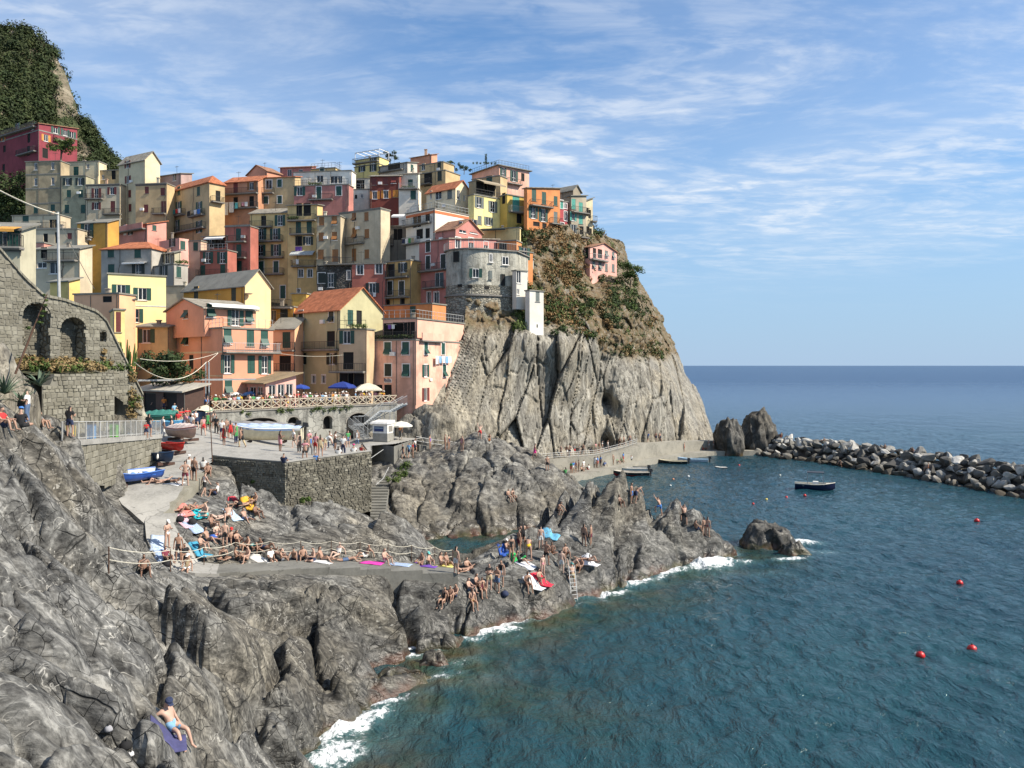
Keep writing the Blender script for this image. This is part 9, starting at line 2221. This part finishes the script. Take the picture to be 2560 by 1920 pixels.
def washing(label, hl, face, u0, u1, v, items, out=.95, dropm=.9):
 root, fF, fS = HOUSES[hl][:3]; f = fF if face == 'F' else fS; a0, z = f.sz(u0, v); a1, _ = f.sz(u1, v); a0, a1 = min(a0, a1), max(a0, a1)
 e = empty('washing', f.p((a0 + a1) / 2, z, out), 0, label, 'laundry'); part(MB().tube([f.p(a0 - .2, z, out), f.p(a1 + .2, z, out)], .012, 4), 'line', M['rope'], e)
 n = len(items)
 for k, c_ in enumerate(items):
  b0, b1 = a0 + (a1 - a0) * (k + .06) / n, a0 + (a1 - a0) * (k + .94) / n; dd = dropm * rpp.uniform(.6, 1.1); mb = MB(); m_ = 5
  for i in range(m_):
   for j in range(4):
    q = [(b0 + (b1 - b0) * x_ / m_, z - dd * y_ / 4, out + .06 * math.sin(x_ * 2.1 + k) * y_ / 4) for (x_, y_) in ((i, j), (i + 1, j), (i + 1, j + 1), (i, j + 1))]; mb.add([f.p(*t) for t in q], [(0, 1, 2, 3)])
  o = part(mb, 'garment', cloth(COLS[c_]), e); o.modifiers.new('thickness', 'SOLIDIFY').thickness = .01
TH = 'tan four-storey house with hipped orange roof and laundry on its balconies'
washing('white and teal washing on the left balcony of the hipped roof house', TH, 'F', 430, 463, 530, 'wrtkw'); washing('blue and white washing on the right balcony of the hipped roof house', TH, 'F', 479, 512, 531, 'bwsk')
LG = 'terracotta house with open loggias and hanging sheets, left end of the skyline'
washing('big white sheets hanging from the loggia house', LG, 'F', 565, 592, 509, 'ww', .95, 2.3); washing('pastel washing beside the big white sheets', LG, 'F', 594, 626, 509, 'wpsa', .95, 1.2)
washing('blue sheet and dark clothes on the grey house balcony', 'grey plastered house with a hipped orange roof at the left', 'F', 314, 376, 697, 'llkgskde', .95, 1.2)
washing('purple towel under a window of the yellow tower', 'yellow tower house with a striped awning on its balcony', 'F', 738, 757, 617, 'v', .2, .8); washing('white towels under the striped awning', 'yellow tower house with a striped awning on its balcony', 'F', 736, 752, 650, 'ws', .9, .9)
washing('white washing on the railing of the faded red house', 'faded red house with open dark shutters beside the slate storey', 'F', 916, 942, 732, 'wew', .4, .9)
PH = 'peach house at the cliff foot with green shutters and peeling render'
washing('white and lavender washing on the sunny side of the peach house', PH, 'S', 1082, 1122, 890, 'wlwlw', .4, 1.0); washing('single white cloth below a peach house window', PH, 'S', 1073, 1079, 946, 'w', .15, .5)
washing('purple and white washing in the planted loggia', 'upper storey of the peach cliff house with a planted loggia', 'F', 972, 990, 812, 'wv', .3, .8)
washing('turquoise and striped washing by the white house', 'white house with an orange stripe under its railed roof terrace', 'F', 1015, 1045, 600, 'sgwn', .9, 1.0)
e = link('loggia_plants', quads_mesh('loggia_plants', leafcloud([(*(HOUSES['upper storey of the peach cliff house with a planted loggia'][1].p(s, HOUSES['upper storey of the peach cliff house with a planted loggia'][1].sz(970, 842)[1], .6)), .35, .25, .3, 50) for s in np.linspace(.5, 6, 14)], .10, 21)), None, M['leaf_dark']); tag(e, 'row of potted plants along the loggia of the peach house', 'plants', None, 'stuff')
bl = []
for hl, f_, u0, u1, v in (('yellow tower house with a striped awning on its balcony', 1, 722, 745, 545), ('rose-pink house with green shutters below a planted roof terrace', 1, 770, 800, 458), ('lower grey wing with a conservatory terrace and sunlit end', 2, 440, 466, 655), ('white house with a turquoise terrace and one green shutter', 1, 1005, 1035, 468), ('peach-pink house with a railed roof terrace, highest on the right', 1, 1185, 1240, 408), ('beige wing of the olive house with a roof terrace and a dark ground floor', 1, 880, 915, 815)):
 f = HOUSES[hl][f_]
 for k in range(7): a, z = f.sz(u0 + (u1 - u0) * k / 6, v); p = f.p(a, z, .2 if v != 458 else -.4); bl.append((p.x, p.y, p.z, .3, .25, rpp.uniform(.2, .5), 45))
e = link('potted_plants', quads_mesh('potted_plants', leafcloud(bl, .11, 22)), None, M['leaf']); tag(e, 'potted plants on the balconies and roof terraces', 'plants', None, 'stuff')
